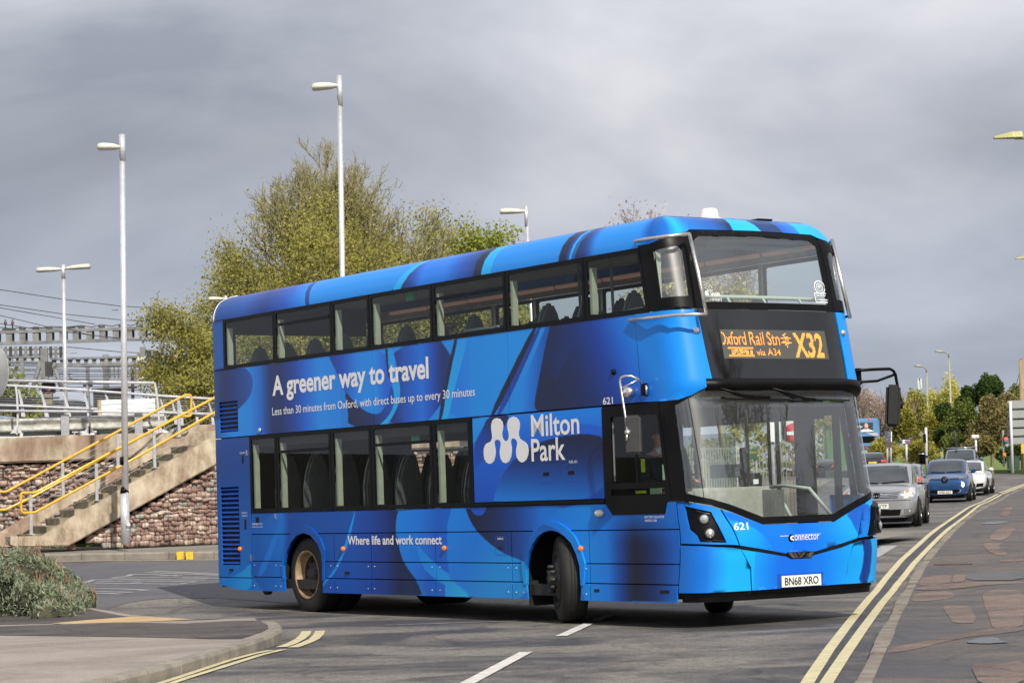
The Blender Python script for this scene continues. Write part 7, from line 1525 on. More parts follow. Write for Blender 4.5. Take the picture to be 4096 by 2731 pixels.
    for d in 'sl':
        decal('side_window', [(wsx+.20, belt+.05), (roof0-.02, H-.12), ((roof0+roof1)/2+.06, H-.09), ((roof0+roof1)/2+.02, belt+.05)], M_CG, .012, d); decal('side_window', [((roof0+roof1)/2-.05, belt+.05), ((roof0+roof1)/2-.02, H-.09), (roof1-.05, H-.14), (tail+.35, belt+.09)], M_CG, .012, d)
    for sy in (-1, 1):
        mi = MB(); mi.box((0, 0, 0), (.10, .20, .14)); mm_ = mi.build('mirror', paint if not t.get('bm') else M_BLK, t, bevel=.04, seg=2); mm_.location = (wsx+.12, sy*(w+.10), belt+.10); MB().box((wsx+.12, sy*(w-.01), belt+.05), (.06, .12, .04)).build('mirror_arm', M_BLK, mm_).location = (-(wsx+.12), -sy*(w+.10), -(belt+.10))
    for x in (h2-.86, -h2+.88):
        for sy in (-1, 1):
            wt = MB(); wt.lathe([(.20, -.10), (.29, -.11), (.315, -.08), (.315, .08), (.29, .11), (.20, .11)], (0, 0, 0), 'Y', 24, cap=False); wo = wt.build('wheel', mat('tyre_rubber'), t); wo.location = (x, sy*(w-.075), .315)
            MB().lathe([(.205, sy*.095), (.20, sy*.07), (.10, sy*.055), (.05, sy*.085), (0, sy*.09)], (0, 0, 0), 'Y', 20, cap=False).build('rim', M_ALLOY, wo)
            MB().lathe([(.355, 0), (.355, sy*.006), (0, sy*.006)], (x, sy*(w-.012), .335), 'Y', 24).build('wheel_arch', M_GAP, t)
    MB().box((0, 0, .17), (L-.5, W_-.3, .12)).build('underside', M_GAP, t)
    for sy in (-1, 1): 
        a = [(sy*w*.05, cowl+.0), (sy*w*.62, cowl+.028)]
        decal('wiper', [(a[0][0], a[0][1]), (a[1][0], a[1][1]), (a[1][0], a[1][1]+.022), (a[0][0], a[0][1]+.022)], M_BLK, .02, 'f', wsd)
    t['w'] = w
    return t, decal, my, w
def front_plate(t, txt, x, z, m=None): return plate(t, txt, (x, 0, z), 0, .52, .112, m)
HLM = mat('clear_headlamp', (.62, .62, .60), .10, coat=.7, var=.35, scale=25); AMBC = mat('amber_indicator', (.65, .22, .05), .2, coat=.5, var=.2)
SILV = mat('silver_grey_paint', (.36, .365, .375), .28, metal=.45, coat=.8, var=.05, scale=3); ZBL = mat('metallic_blue_paint', (.012, .065, .20), .25, metal=.35, coat=.9, var=.06, scale=3); WHI = mat('white_car_paint', (.66, .66, .66), .25, coat=.9, var=.03); GRYC = mat('mid_grey_paint', (.20, .21, .23), .25, metal=.4, coat=.8, var=.05); DKC = mat('dark_grey_paint', (.03, .032, .036), .2, metal=.3, coat=.9, var=.1); BLG = mat('blue_grey_paint', (.20, .25, .33), .25, metal=.4, coat=.8, var=.05)
# silver saloon
f = G(3512, 2113)
t, dc, my, w = car('silver_saloon_car', 'silver-grey saloon car with a chrome striped grille directly behind the blue bus', f, R(13), 4.7, 1.81, 1.48, SILV, nose=.80, cowl=.98, wsx=.70, roof0=.25, roof1=-1.1, tail=-1.75, boot=1.05)
gl = dc('grille', [(-.46, .66), (.46, .66), (.55, .80), (.0, .815), (-.55, .80)], mat('grille_dark', (.05, .05, .05), .5), .008)
for k_ in range(4): z = .675+k_*.034; hw = .47+.02*k_; dc('grille_bar', [(-hw, z), (hw, z), (hw+.01, z+.017), (-hw-.01, z+.017)], M_CHR, .02, 'f', gl)
em = MB(); em.tube([(2.37+.0, .075*math.cos(a), .735+.052*math.sin(a)) for a in np.linspace(0, 2*math.pi, 17)], .009, 6, cap=False); em.tube([(2.375, .03*math.cos(a), .735+.05*math.sin(a)) for a in np.linspace(0, 2*math.pi, 17)], .007, 6, cap=False); em.tube([(2.375, .058*math.cos(a), .755+.02*math.sin(a)) for a in np.linspace(0, 2*math.pi, 17)], .007, 6, cap=False); em.build('emblem', M_BLK, t)
for P_ in ([(.58, .63), (.80, .67), (.87, .86), (.84, .90), (.70, .86), (.62, .80)],):
    for q in (P_, my(P_)): h_ = dc('headlight', q, HLM, .012); dc('indicator', [(a*.985+(.0), b+.0) for a, b in ([(.64, .76), (.72, .78), (.72, .84), (.66, .82)] if q is P_ else my([(.64, .76), (.72, .78), (.72, .84), (.66, .82)]))], AMBC, .02, 'f', h_)
dc('bumper_crease', [(-.80, .60), (.80, .60), (.80, .612), (-.80, .612)], M_GAP, .004); dc('lower_intake', [(-.50, .27), (.50, .27), (.54, .40), (-.54, .40)], M_BLK, .01); dc('splitter', [(-.75, .245), (.75, .245), (.75, .262), (-.75, .262)], SILV, .03)
for q in ([(.60, .30), (.78, .33), (.76, .42), (.60, .41)],):
    for s in (q, my(q)): dc('fog_recess', s, GRYC, .008)
    for s in (1, -1): b = MB(); b.lathe([(.05, 0), (.04, .02), (0, .025)], (0, 0, 0), 'X', 14); o = b.build('fog_lamp', HLM, t); o.location = (2.27, s*.69, .365)
front_plate(t, 'O YTP' if False else 'AV10 YTP', 2.375, .48)
# blue electric hatchback
f = G(3782, 2011)
t, dc, my, w = car('blue_hatchback_car', 'metallic blue hatchback with one daytime light glaring and a large diamond badge', f, R(14), 4.08, 1.76, 1.56, ZBL, nose=.78, cowl=1.04, wsx=.85, roof0=.25, roof1=-1.2, tail=-1.7, boot=1.12, belt=.98)
for q in ([(.30, .80), (.62, .85), (.80, .93), (.76, .83), (.55, .79)],):
    for s in (q, my(q)): dc('headlight', s, mat('dark_headlamp', (.06, .07, .08), .1, coat=.8), .012); 
    for s in ([(.14, .79), (.50, .815), (.50, .835), (.14, .81)], [(.35, .81), (.55, .83), (.6, .86), (.4, .82)]):
        for s2 in (s, my(s)): dc('chrome_strip', s2, M_CHR if s[0][0] > .2 else M_BLK, .018)
b = MB(); b.prism([(0, 0, -.095), (0, .065, 0), (0, 0, .095), (0, -.065, 0)], (.025, 0, 0)); o = b.build('badge', M_CHR, t); o.location = (2.075, 0, .80); b = MB(); b.prism([(0, 0, -.045), (0, .028, 0), (0, 0, .045), (0, -.028, 0)], (.02, 0, 0)); o = b.build('badge_core', M_BLK, t); o.location = (2.09, 0, .80)
b = MB(); b.lathe([(.12, 0), (.11, .015), (0, .018)], (0, 0, 0), 'X', 20); o = b.build('badge_ground', M_BLK, t); o.location = (2.035, 0, .80)
lowi = [(-.52, .36), (-.44, .31), (.44, .31), (.52, .36), (.50, .44), (-.50, .44)]; dc('lower_intake', lowi, M_BLK, .01); dc('lower_lip', [(-.7, .20), (.7, .20), (.74, .26), (-.74, .26)], M_BLK, .01)
for q in ([(.46, .315), (.56, .35), (.58, .42), (.545, .42), (.53, .365), (.45, .335)],):
    for s in (q, my(q)): dc('chrome_corner', s, M_CHR, .02)
b = MB(); b.lathe([(.06, 0), (.05, .02), (0, .025)], (0, 0, 0), 'X', 16); o = b.build('running_light', mat('running_light_on', (.9, .9, .85), .3, emit=(1, 1, .82), estr=14), t); o.location = (2.0, .64, .60); o.scale = (1, .8, 1.3)
b = MB(); b.lathe([(.05, 0), (.04, .02), (0, .025)], (0, 0, 0), 'X', 16); o = b.build('running_light', HLM, t); o.location = (1.93, -.66, .60)
front_plate(t, 'AF68 ZDT', 2.05, .345)
# white coupe
f = G(3853, 1984)
t, dc, my, w = car('white_coupe_car', 'white coupe half hidden behind the blue hatchback', f, R(15.5), 4.6, 1.85, 1.38, WHI, nose=.70, cowl=.93, wsx=.65, roof0=.1, roof1=-1.1, tail=-1.7, boot=1.0, belt=.90)
for q in ([(.50, .62), (.82, .67), (.84, .76), (.56, .70)],):
    for s in (q, my(q)): dc('headlight', s, mat('lit_headlamp', (.7, .68, .62), .2, coat=.5, emit=(1, .8, .65), estr=.5), .012)
dc('grille', [(-.42, .40), (.42, .40), (.40, .68), (-.40, .68)], M_BLK, .008)
for q in ([(.50, .30), (.78, .33), (.80, .46), (.55, .44)],):
    for s in (q, my(q)): dc('side_intake', s, M_BLK, .01)
# grey estate with bicycles on its roof, farther back
p = P(3838, 1900, 113); t, dc, my, w = car('grey_estate_car', 'pale grey estate car carrying bicycles, roof showing above the blue hatchback', (p.x, p.y, 0), R(14), 4.6, 1.82, 1.52, BLG, roof1=-1.6, tail=-2.0, boot=1.1)
for s in (-1, 1): b = MB(); b.tube([(.2, s*.6, 1.56), (-1.4, s*.6, 1.56)], .025, 6); b.build('roof_bar', M_BLK, t)
for x in (.0, -1.0): b = MB(); b.tube([(x, -.7, 1.58), (x, .7, 1.58)], .02, 6); b.build('cross_bar', M_CHR, t)
rot = Matrix.Rotation(t.rotation_euler.z, 3, 'Z')
def bicycle(label, off, upright=True):
    bo = t.location+rot @ Vector(off); k_ = thing('bicycle', label, 'bicycle', bo, t.rotation_euler.z, 'bicycles on the estate car', world=False)
    for x in (-.5, .5): b = MB(); b.tube([(x+.33*math.cos(a), 0, .34+.33*math.sin(a)) for a in np.linspace(0, 2*math.pi, 17)], .022, 5, cap=False); b.build('wheel', M_RUB, k_)
    b = MB()
    for a, c in (((-.5, 0, .34), (-.05, 0, .30)), ((-.05, 0, .30), (.38, 0, .72)), ((-.18, 0, .78), (.38, 0, .80)), ((-.05, 0, .30), (-.2, 0, .85)), ((-.5, 0, .34), (-.18, 0, .78)), ((.5, 0, .34), (.36, 0, .88))): b.tube([a, c], .022, 5)
    b.build('frame', DKC, k_); MB().tube([(.36, -.27, .92), (.38, 0, .88), (.36, .27, .92)], .016, 5).build('handlebar', M_BLK, k_); MB().box((-.22, 0, .88), (.24, .13, .05)).build('saddle', M_BLK, k_)
bicycle('dark bicycle standing upright on the estate car roof', (-.5, -.28, 1.60)); 
# grey car going the other way and dark SUV ahead of the distant bus
p = P(3604, 1900, 84); t, dc, my, w = car('grey_hatchback_car', 'grey car driving away, rear lamp glowing red beside the silver saloon', (p.x, p.y, 0), R(12), 4.3, 1.80, 1.45, GRYC, boot=1.0)
t.rotation_euler.z += math.pi
M_TL = mat('tail_lamp_red', (.5, .02, .02), .25, coat=.5, emit=(1, .08, .05), estr=.8)
for q in ([(.55, .78), (.82, .78), (.84, .92), (.60, .94)],):
    for s in (q, my(q)): dc('tail_lamp', s, M_TL, .012, 'r')
p = P(3493, 1900, 150); t, dc, my, w = car('dark_suv_car', 'dark SUV seen from behind below the distant blue bus, red tail lamps', (p.x, p.y, 0), R(9), 4.5, 1.88, 1.66, DKC, boot=1.2, belt=1.05, cowl=1.1, nose=.9, roof1=-1.7, tail=-2.05)
t.rotation_euler.z += math.pi
for q in ([(.52, 1.0), (.86, .98), (.86, 1.10), (.6, 1.12)],):
    for s in (q, my(q)): dc('tail_lamp', s, M_TL, .012, 'r')
dc('number_plate', [(-.26, .92), (.26, .92), (.26, 1.03), (-.26, 1.03)], mat('yellow_plate', (.7, .5, .05), .5), .012, 'r')
p = P(3297, 1840, 185); t, dc, my, w = car('small_dark_car', 'small dark car with red tail lamps far up the road, seen through the bus door', (p.x, p.y, 0), R(9), 4.2, 1.75, 1.5, DKC, boot=1.1); t.rotation_euler.z += math.pi
for q in ([(.52, .8), (.86, .8), (.86, .95), (.6, .95)],):
    for s in (q, my(q)): dc('tail_lamp', s, M_TL, .012, 'r')
# cars on the deck to the left
def deckcar(name, label, u, v, Y, rz, **kw):
    p = P(u, v, Y); t, dc, my, w = car(name, label, (p.x, p.y, 0), 0, z0=DK_Z, group='cars parked on the deck', **kw); t.location = (p.x, p.y, kw.get('zz', DK_Z)) if False else (p.x, p.y, DK_Z); t.rotation_euler.z = rz; return t, dc, my
t, dc, my = deckcar('dark_hatchback_car', 'dark grey hatchback parked side-on behind the railings under the signal', 262, 1700, 80, R(52), L=4.0, W_=1.75, H=1.50, paint=mat('slate_paint', (.055, .06, .07), .25, metal=.4, coat=.8, var=.1), roof1=-1.5, tail=-1.95, boot=1.0); t.location.z = 3.68
t, dc, my = deckcar('white_parked_car', 'white car with its bonnet and headlight showing under the crash barrier', 190, 1740, 53.2, R(-3), L=4.4, W_=1.8, H=1.25, paint=WHI, nose=.76, cowl=.86, belt=.86); t.location.z = 2.2
dc('headlight', [(1.72, .74), (2.10, .62), (2.16, .68), (1.95, .80)], HLM, .012, 'l'); dc('headlight', [(1.72, .74), (2.10, .62), (2.16, .68), (1.95, .80)], HLM, .012, 's')
t, dc, my = deckcar('white_parked_car', 'white car showing a red tail lamp right of the front one under the barrier', 470, 1740, 53.4, R(2), L=4.2, W_=1.78, H=1.25, paint=WHI, nose=.78, cowl=.85, belt=.85, boot=.86); t.location.z = 2.2
dc('tail_lamp', [(-2.08, .66), (-1.85, .70), (-1.85, .80), (-2.05, .78)], M_TL, .012, 'l')
t, dc, my = deckcar('blue_parked_car', 'pale blue car whose bonnet shows at the left edge behind the railings', -12, 1650, 55.2, R(-8), L=4.2, W_=1.78, H=1.5, paint=BLG); t.location.z = 2.2

# ================================================================== RIGHT SIDE FURNITURE
k8 = lambda x, y: (3300+x/1.742, 1300+y/1.742); A8 = lambda x, y, Y: P(*k8(x, y), Y)
def pole(o, x0, y0, x1, y1, Y, r, m, name='pole', n=10):
    b = A8(x0, y0, Y); c = A8(x1, y1, Y); b.z = min(b.z, h_verge(b.x, b.y)) if Y > 121 else b.z; MB().tube([b, c], [r, r*.8], n).build(name, m, o)
OLV = mat('olive_lamp_post', (.34, .34, .26), .7, var=.35, scale=3, tscale=(1, 1, .3))
for lab, x0, y0, x1, y1, pts, Y in (('tall olive lamp post with a long curved arm, left of the pair above the traffic', 724, 985, 708, 330, ((708, 330), (704, 305), (690, 291), (665, 286), (620, 282)), 185), ('tall olive lamp post with a long curved arm, in front of the dark evergreen', 886, 880, 864, 225, ((864, 225), (860, 203), (846, 191), (820, 186), (765, 181)), 180)):
    o = thing('street_lamp', lab, 'street lamp', A8(x0, y0, Y), group='street lamps along the main road'); b = A8(x0, y0, Y); b.z -= 2.5; MB().tube([b, A8(x1, y1, Y)], [.12, .065], 10).build('pole', OLV, o); MB().tube([A8(a, c, Y) for a, c in pts[:4]], .06, 8).build('arm', OLV, o); MB().tube([A8(*pts[3], Y), A8(*pts[4], Y)], [.11, .07], 8).build('lantern', OLV, o)
OLB = mat('olive_lantern', (.36, .36, .12), .5, var=.15, scale=6)
for lab, yv, xv, Y, s in (('olive-yellow lamp head reaching in from the right, nearest', 538, 3975, 50, 1.0), ('small olive-yellow lamp head reaching in from the right, lower', 1028, 4062, 100, 1.0)):
    tip = P(xv, yv+18*50/Y, Y); px = tip.x+2.3; o = thing('street_lamp', lab, 'street lamp', (px, Y, gz(px, Y)), group='street lamps along the main road'); MB().tube([(px, Y, gz(px, Y)), (px, Y, tip.z-.4)], [.10, .06], 10).build('pole', OLB, o)
    MB().tube([(px, Y, tip.z-.4), (px-.1, Y, tip.z-.12), (px-.5, Y, tip.z-.04), tip+Vector((.45, 0, .0))], .032, 8).build('arm', OLB, o)
    b = MB(); vs = [tip+Vector((x, y, z)) for x, y, z in ((0, -.07, 0), (0, .07, 0), (0, .05, .05), (0, -.05, .05), (.30, -.13, -.0), (.30, .13, -.0), (.30, .09, .13), (.30, -.09, .13), (.48, -.13, .0), (.48, .13, .0), (.48, .08, .14), (.48, -.08, .14), (.50, -.05, .02), (.50, .05, .02), (.50, .04, .10), (.50, -.04, .10))]
    b.add([v+Vector((.0, 0, 0)) for v in vs], [(0, 1, 2, 3), (12, 15, 14, 13)]+[(i*4+j, (i+1)*4+j, (i+1)*4+(j+1) % 4, i*4+(j+1) % 4) for i in range(3) for j in range(4)]); 
    for i in range(len(b.v)): x, y, z = b.v[i]; b.v[i] = (tip.x+(x-tip.x)*1.25, y, z)
    hd = b.build('lantern', OLB, o, bevel=.01); MB().lathe([(.045, 0), (.045, .06), (.03, .09), (0, .095)], tuple(tip+Vector((.38, 0, .12))), 'Z', 10).build('photocell', M_STEEL, hd)
SGR = mat('sign_back_aluminium', (.30, .32, .31), .6, metal=.2, var=.06, scale=3)
o = thing('large_road_sign', 'large road sign seen from behind, grey ribbed panels on white posts', 'road sign', A8(1307, 1019, 122)); ys = (527, 608, 655, 712, 770, 818)
for a, c in ((527, 582), (582, 650), (650, 712), (712, 772), (772, 818)): p, q = A8(1272, a, 122), A8(1640, c-1.5, 122); MB().box(((p.x+q.x)/2, 122, (p.z+q.z)/2), (q.x-p.x, .03, p.z-q.z)).build('panel', SGR, o)
for y in (582, 650, 712, 772): p = A8(1272, y, 121.9); MB().box((p.x+3.0, 121.93, p.z), (5.9, .05, .05)).build('rib', mat('rib_dark', (.13, .14, .13), .6, var=.1), o)
for x0, x1 in ((1291, 1308), (1600, 1617)): MB().tube([A8(x1, 1030, 121.8), A8(x0, 529, 121.8)], .075, 10).build('post', mat('white_post', (.62, .62, .62), .5, var=.08), o)
GRP = mat('grey_pole', (.28, .29, .29), .6, metal=.2, var=.15); WPP = mat('white_post')
o = thing('traffic_light', 'traffic light showing red beside the large sign', 'traffic light', A8(1244, 970, 130)); MB().tube([A8(1246, 985, 130), A8(1240, 732, 130)], .055, 8).build('pole', GRP, o); p, q = A8(1247, 765, 129.8), A8(1273, 827, 129.8); MB().box(((p.x+q.x)/2, 129.9, (p.z+q.z)/2), (q.x-p.x, .2, p.z-q.z)).build('head', M_BLK, o, bevel=.02)
for y, m_ in ((773, M_GAP), (790, mat('red_lamp_on', (.9, .05, .03), .4, emit=(1, .05, .04), estr=2.2)), (812, mat('teal_lamp', (.02, .16, .15), .3, coat=.5, var=.1))): MB().lathe([(.105, 0), (.08, -.05), (0, -.06)], tuple(A8(1260, y, 129.75)), 'Y', 14).build('lamp', m_, o)
o = thing('traffic_light', 'dark traffic light seen from the side beside the litter bin', 'traffic light', A8(708, 995, 128)); MB().tube([A8(709, 1010, 128), A8(703, 712, 128)], .075, 8).build('pole', GALVL, o); p, q = A8(684, 758, 127.8), A8(704, 822, 127.8); MB().box(((p.x+q.x)/2, 127.8, (p.z+q.z)/2), (q.x-p.x, .25, p.z-q.z)).build('head', M_BLK, o, bevel=.03)
for y in (768, 788, 808): p = A8(687, y, 127.7); MB().box((p.x-.03, p.y, p.z), (.12, .2, .03)).build('hood', M_BLK, o)
MB().tube([A8(708, 918, 127.9), A8(708, 908, 127.9)], .09, 8).build('collar', M_BLK, o)
o = thing('litter_bin', 'black litter bin on the grass left of the traffic light', 'litter bin', A8(680, 968, 127)); MB().lathe([(.17, 0), (.18, .55), (.19, .60), (.15, .68), (.06, .70), (0, .70)], tuple(A8(680, 968, 127)), 'Z', 16).build('body', M_BLK, o); MB().lathe([(.192, .54), (.192, .58)], tuple(A8(680, 968, 127)), 'Z', 16).build('band', M_STEEL, o)
o = thing('parking_sign', 'grey stacked parking information sign on two posts', 'road sign', A8(448, 945, 132))
for x in (434, 459): MB().tube([A8(x, 960, 132), A8(x, 742, 132)], .06, 8).build('post', WPP, o)
DG = mat('sign_dark_grey', (.07, .08, .10), .6, var=.15)
for a, c in ((738, 782), (784, 836)): p, q = A8(415, a, 131.85), A8(460, c, 131.85); MB().box(((p.x+q.x)/2, 131.85, (p.z+q.z)/2), (q.x-p.x, .06, p.z-q.z)).build('panel', DG, o)
SBL = mat('sign_blue', (.03, .08, .30), .5); letter('symbol', 'P', lambda x, y: A8(421+x*9, 776-y*18, 131.8), SBL, o, .02)
for a, c, y in ((437, 456, 752), (437, 456, 768), (421, 440, 795)): p, q = A8(a, y, 131.8), A8(c, y+3, 131.8); MB().box(((p.x+q.x)/2, 131.8, (p.z+q.z)/2), (q.x-p.x, .01, abs(p.z-q.z))).build('text_line', mat('sign_pale', (.3, .34, .4), .6), o)
p = A8(452, 826, 131.78); MB().box(p, (.45, .01, .2)).build('lorry_symbol', mat('sign_brown', (.10, .05, .04), .6), o)
o = thing('street_name_plate', 'small white and blue plate on a white post among the golden trees', 'road sign', A8(567, 938, 128)); MB().tube([A8(568, 955, 128), A8(567, 815, 128)], .06, 8).build('post', WPP, o); p, q = A8(543, 800, 127.9), A8(594, 822, 127.9); MB().box(((p.x+q.x)/2, 127.9, (p.z+q.z)/2), (q.x-p.x, .04, p.z-q.z)).build('plate', mat('sign_lilac', (.30, .36, .62), .5, var=.1), o, bevel=.01); MB().box(A8(551, 811, 127.86), (.16, .02, .2)).build('mark', M_WHITE, o)
MB().box(A8(574, 811, 127.86), (.3, .02, .1)).build('mark', mat('sign_violet', (.3, .08, .3), .5), o)
o = thing('finger_post', 'slim white post with a small cross plate in front of the brown bush', 'road sign', A8(1054, 952, 128)); MB().tube([A8(1055, 965, 128), A8(1050, 778, 128)], .06, 8).build('post', WPP, o); p = A8(1047, 777, 127.9); MB().box(p, (.36, .04, .19)).build('plate', M_WHITE, o); 
for x in (1033, 1062): MB().lathe([(.10, 0), (.10, .05), (0, .05)], tuple(A8(x, 777, 127.85)), 'Y', 12).build('lamp_disc', M_WHITE, o)
o = thing('telegraph_pole', 'brown wooden telegraph pole rising above the large sign', 'pole', A8(1384, 985, 135)); MB().tube([A8(1386, 1010, 135), A8(1364, 240, 135)], [.17, .12], 10).build('pole', mat('weathered_wood', (.30, .21, .12), .85, var=.35, scale=3, tscale=(1, 1, .2)), o); MB().tube([A8(1355, 245, 135), A8(1372, 237, 135)], .05, 6).build('cap', RGD, o); MB().tube([A8(1362, 300, 135), A8(1335, 410, 135)], .015, 5).build('stay_wire', RGD, o)
MB().box(A8(1385, 860, 134.8), (.3, .03, .55)).build('notice', mat('yellow_notice', (.6, .42, .05), .6, var=.2), o)
o = thing('utility_cabinet', 'dark green utility cabinet on the grass behind the white post', 'cabinet', A8(1312, 998, 127))
p, q = A8(1272, 920, 127), A8(1352, 1000, 127); CBG = mat('cabinet_green', (.025, .065, .04), .5, var=.15); MB().box(((p.x+q.x)/2, 127, (p.z+q.z)/2), (q.x-p.x, .5, p.z-q.z)).build('body', CBG, o, bevel=.02); MB().box(((p.x+q.x)/2, 127, p.z+.02), (q.x-p.x+.08, .56, .06)).build('lid', CBG, o); MB().box(((p.x+q.x)/2, 126.74, (p.z+q.z)/2), (.02, .01, p.z-q.z-.1)).build('door_gap', M_GAP, o)
o = thing('push_button_box', 'small orange box on the pole of the red traffic light', 'box', A8(1250, 918, 129.7)); MB().box(A8(1250, 905, 129.7), (.16, .14, .24)).build('case', mat('orange_case', (.7, .28, .03), .5, var=.1), o, bevel=.02); MB().box(A8(1250, 912, 129.62), (.06, .02, .06)).build('button', M_BLK, o)
o = thing('bus_stop_frame', 'grey square frame of a gantry sign just above the distant bus', 'frame', A8(240, 645, 178)); MB().tube([A8(150, 583, 178), A8(243, 583, 178), A8(243, 660, 178)], .09, 4, smooth=False).build('frame', GRP, o); b = A8(243, 655, 178); MB().tube([b, (b.x, b.y, gz(b.x, b.y))], .09, 6).build('post', GRP, o)
o = thing('telecom_mast', 'distant white mast tip rising above the tree line', 'mast', A8(659, 640, 420)); MB().tube([A8(660, 640, 420), A8(659, 385, 420)], .22, 8).build('mast', WPP, o)
for dx in (-5, 5): p, q = A8(659+dx, 372, 420), A8(659+dx, 440, 420); MB().box((p+q)/2, (.5, .4, abs(p.z-q.z))).build('antenna', WPP, o)
# distant double-decker, tail towards us
def far_bus(label, uc, Y, ang, paint, front_view=False):
    p = P(uc, 1900, Y); zc = gz(p.x, p.y); t = thing('distant_double_decker', label, 'bus', (p.x, p.y, zc), ang, world=False); w = 1.26
    b = MB(); b.box((0, 4.9, 2.35), (2*w, 9.8, 3.9)); b.build('body', paint, t, bevel=.16, seg=3)
    MB().box((0, 4.9, .35), (2.2, 9.0, .4)).build('underside', M_GAP, t)
    for y in (2.2, 7.8):
        for s in (-1, 1): o_ = MB(); o_.lathe([(.3, -.14), (.46, -.13), (.48, -.08), (.48, .08), (.46, .13), (.3, .14)], (0, 0, 0), 'X', 20); q = o_.build('wheel', mat('tyre_rubber'), t); q.location = (s*1.13, y, .48)
    for s in (-1, 1):
        for z0, z1 in ((1.5, 2.2), (3.05, 3.75)):
            for i in range(6): MB().box((s*(w+.004), 1.0+i*1.5, (z0+z1)/2), (.01, 1.36, z1-z0)).build('window', M_CG, t)
    return t
fb = far_bus('distant blue double-decker seen from behind above the grey car roofs, advert on its back', 3456, 172, R(-9), mat('pale_blue_bus', (.10, .25, .47), .4, coat=.4, var=.10, scale=.8))
S = lambda x0, x1, z0, z1, m, nm, y=-.012, d=.02: MB().box(((x0+x1)/2, y, (z0+z1)/2), (x1-x0, d, z1-z0)).build(nm, m, fb, bevel=0)
S(-1.05, .80, 3.25, 3.98, mat('advert_dark', (.03, .045, .07), .5, var=.3), 'rear_window'); S(-1.0, .92, 2.50, 2.98, M_BLK, 'grille_panel'); S(-.9, .70, 2.05, 2.26, mat('dark_display', (.03, .02, .02), .5), 'rear_display'); S(-.45, .35, 2.10, 2.20, mat('dull_red_led', (.30, .04, .02), .5, emit=(1, .15, .05), estr=.3), 'led_text', -.03)
for x, z, m_ in ((1.05, 3.0, mat('lamp_pink', (.7, .25, .2), .4)), (.55, 4.22, M_TL), (-1.1, 3.0, mat('lamp_pink'))): MB().lathe([(.10, 0), (.08, -.03), (0, -.04)], (x, -.02, z), 'Y', 12).build('tail_lamp', m_, fb)
def fl(txt, x0, x1, z0, z1, m, bold=.02, y=-.035): return letter('lettering', txt, lambda x, z: Vector((x0+(x1-x0)*x, y, z0+(z1-z0)*z)), m, fb, bold)
fl('BE A FRIEND', -1.0, .02, 3.62, 3.76, M_WHITE, .03); fl('JOIN OUR', -.75, .35, 1.72, 1.87, M_WHITE, .04); fl('DRIVING SQUAD!', -1.0, .78, 1.50, 1.68, M_WHITE, .04); fl('ENVIRO', -.6, .2, 1.15, 1.25, M_BLK, .03)
b = MB(); b.prism([(-1.1, -.02, 1.44), (.9, -.02, 1.44), (.93, -.02, 1.72), (.5, -.02, 1.74), (.5, -.02, 1.94), (-.9, -.02, 1.94), (-1.1, -.02, 1.7)], (0, .015, 0)); b.build('slogan_patch', mat('slogan_green', (.12, .40, .10), .5), fb)
M_SK2 = mat('poster_skin', (.55, .32, .24), .6); b = MB(); b.lathe([(.19, 0), (.19, -.01), (0, -.01)], (0, 0, 0), 'Y', 20); o = b.build('poster_face', M_SK2, fb); o.location = (.30, -.03, 3.70); o.scale = (.85, 1, 1.15)
b = MB(); b.lathe([(.2, 0), (.2, -.005), (0, -.005)], (0, 0, 0), 'Y', 20); o = b.build('poster_hair', mat('poster_grey_hair', (.15, .13, .13), .7), fb); o.location = (.30, -.024, 3.80); o.scale = (.85, 1, .9)
b = MB(); b.prism([(-.25, -.028, 3.30), (.85, -.028, 3.30), (.80, -.028, 3.36), (.45, -.028, 3.52), (.15, -.028, 3.52), (-.15, -.028, 3.40)], (0, .01, 0)); b.build('poster_shirt', M_WHITE, fb)
b = MB(); b.prism([(.25, -.01, 3.24), (1.1, -.01, 3.20), (1.15, -.01, 2.9), (.8, -.01, 3.0)], (0, .006, 0)); b.build('poster_sleeve', mat('poster_pale', (.45, .52, .62), .6), fb)
b = MB(); b.lathe([(.17, 0), (.17, -.01), (0, -.01)], (0, 0, 0), 'Y', 14); o = b.build('crest', mat('crest_black', (.02, .02, .03), .5), fb); o.location = (1.02, -.02, 1.92); MB().box((1.02, -.035, 1.93), (.2, .01, .1)).build('crest_bar', M_WHITE, fb)
far_bus('distant green double-decker seen through the bus windscreen', 3362, 205, R(-7), mat('green_bus_paint', (.07, .17, .06), .5, var=.2))
# ---- things seen through the windscreen
o = thing('no_entry_sign', 'white board with a red no-entry disc standing beyond the bus, seen through its windscreen', 'road sign', P(3130, 1960, 58)); e5 = lambda x, y, Y: P(2600+x/1.742, 1500+y/1.742, Y)
p, q = e5(825, 298, 58), e5(1030, 458, 58); MB().box(((p.x+q.x)/2, 58, (p.z+q.z)/2), (q.x-p.x, .05, p.z-q.z)).build('board', mat('white_board', (.72, .72, .70), .6, var=.06), o); c = e5(1003, 404, 57.93)
MB().lathe([(.25, 0), (.25, -.015), (0, -.015)], tuple(c), 'Y', 28).build('disc', mat('sign_red', (.55, .02, .02), .45), o); MB().box((c.x, c.y-.03, c.z), (.36, .012, .085)).build('bar', M_WHITE, o); a_ = e5(934, 296, 57.93); c = e5(934, 446, 57.93); MB().box(((a_.x+c.x)/2, 57.93, (a_.z+c.z)/2), (.10, .06, a_.z-c.z)).build('upright', M_BLK, o)
for x in (845, 1015): a_ = e5(x, 300, 58.1); MB().tube([a_, (a_.x, 58.1, gz(a_.x, 58))], .05, 8).build('post', GRP, o)
o = thing('plank_fence', 'upright plank fence, weathered grey then reddish brown, beyond the bus windscreen', 'fence', e5(940, 800, 60)); x = 640
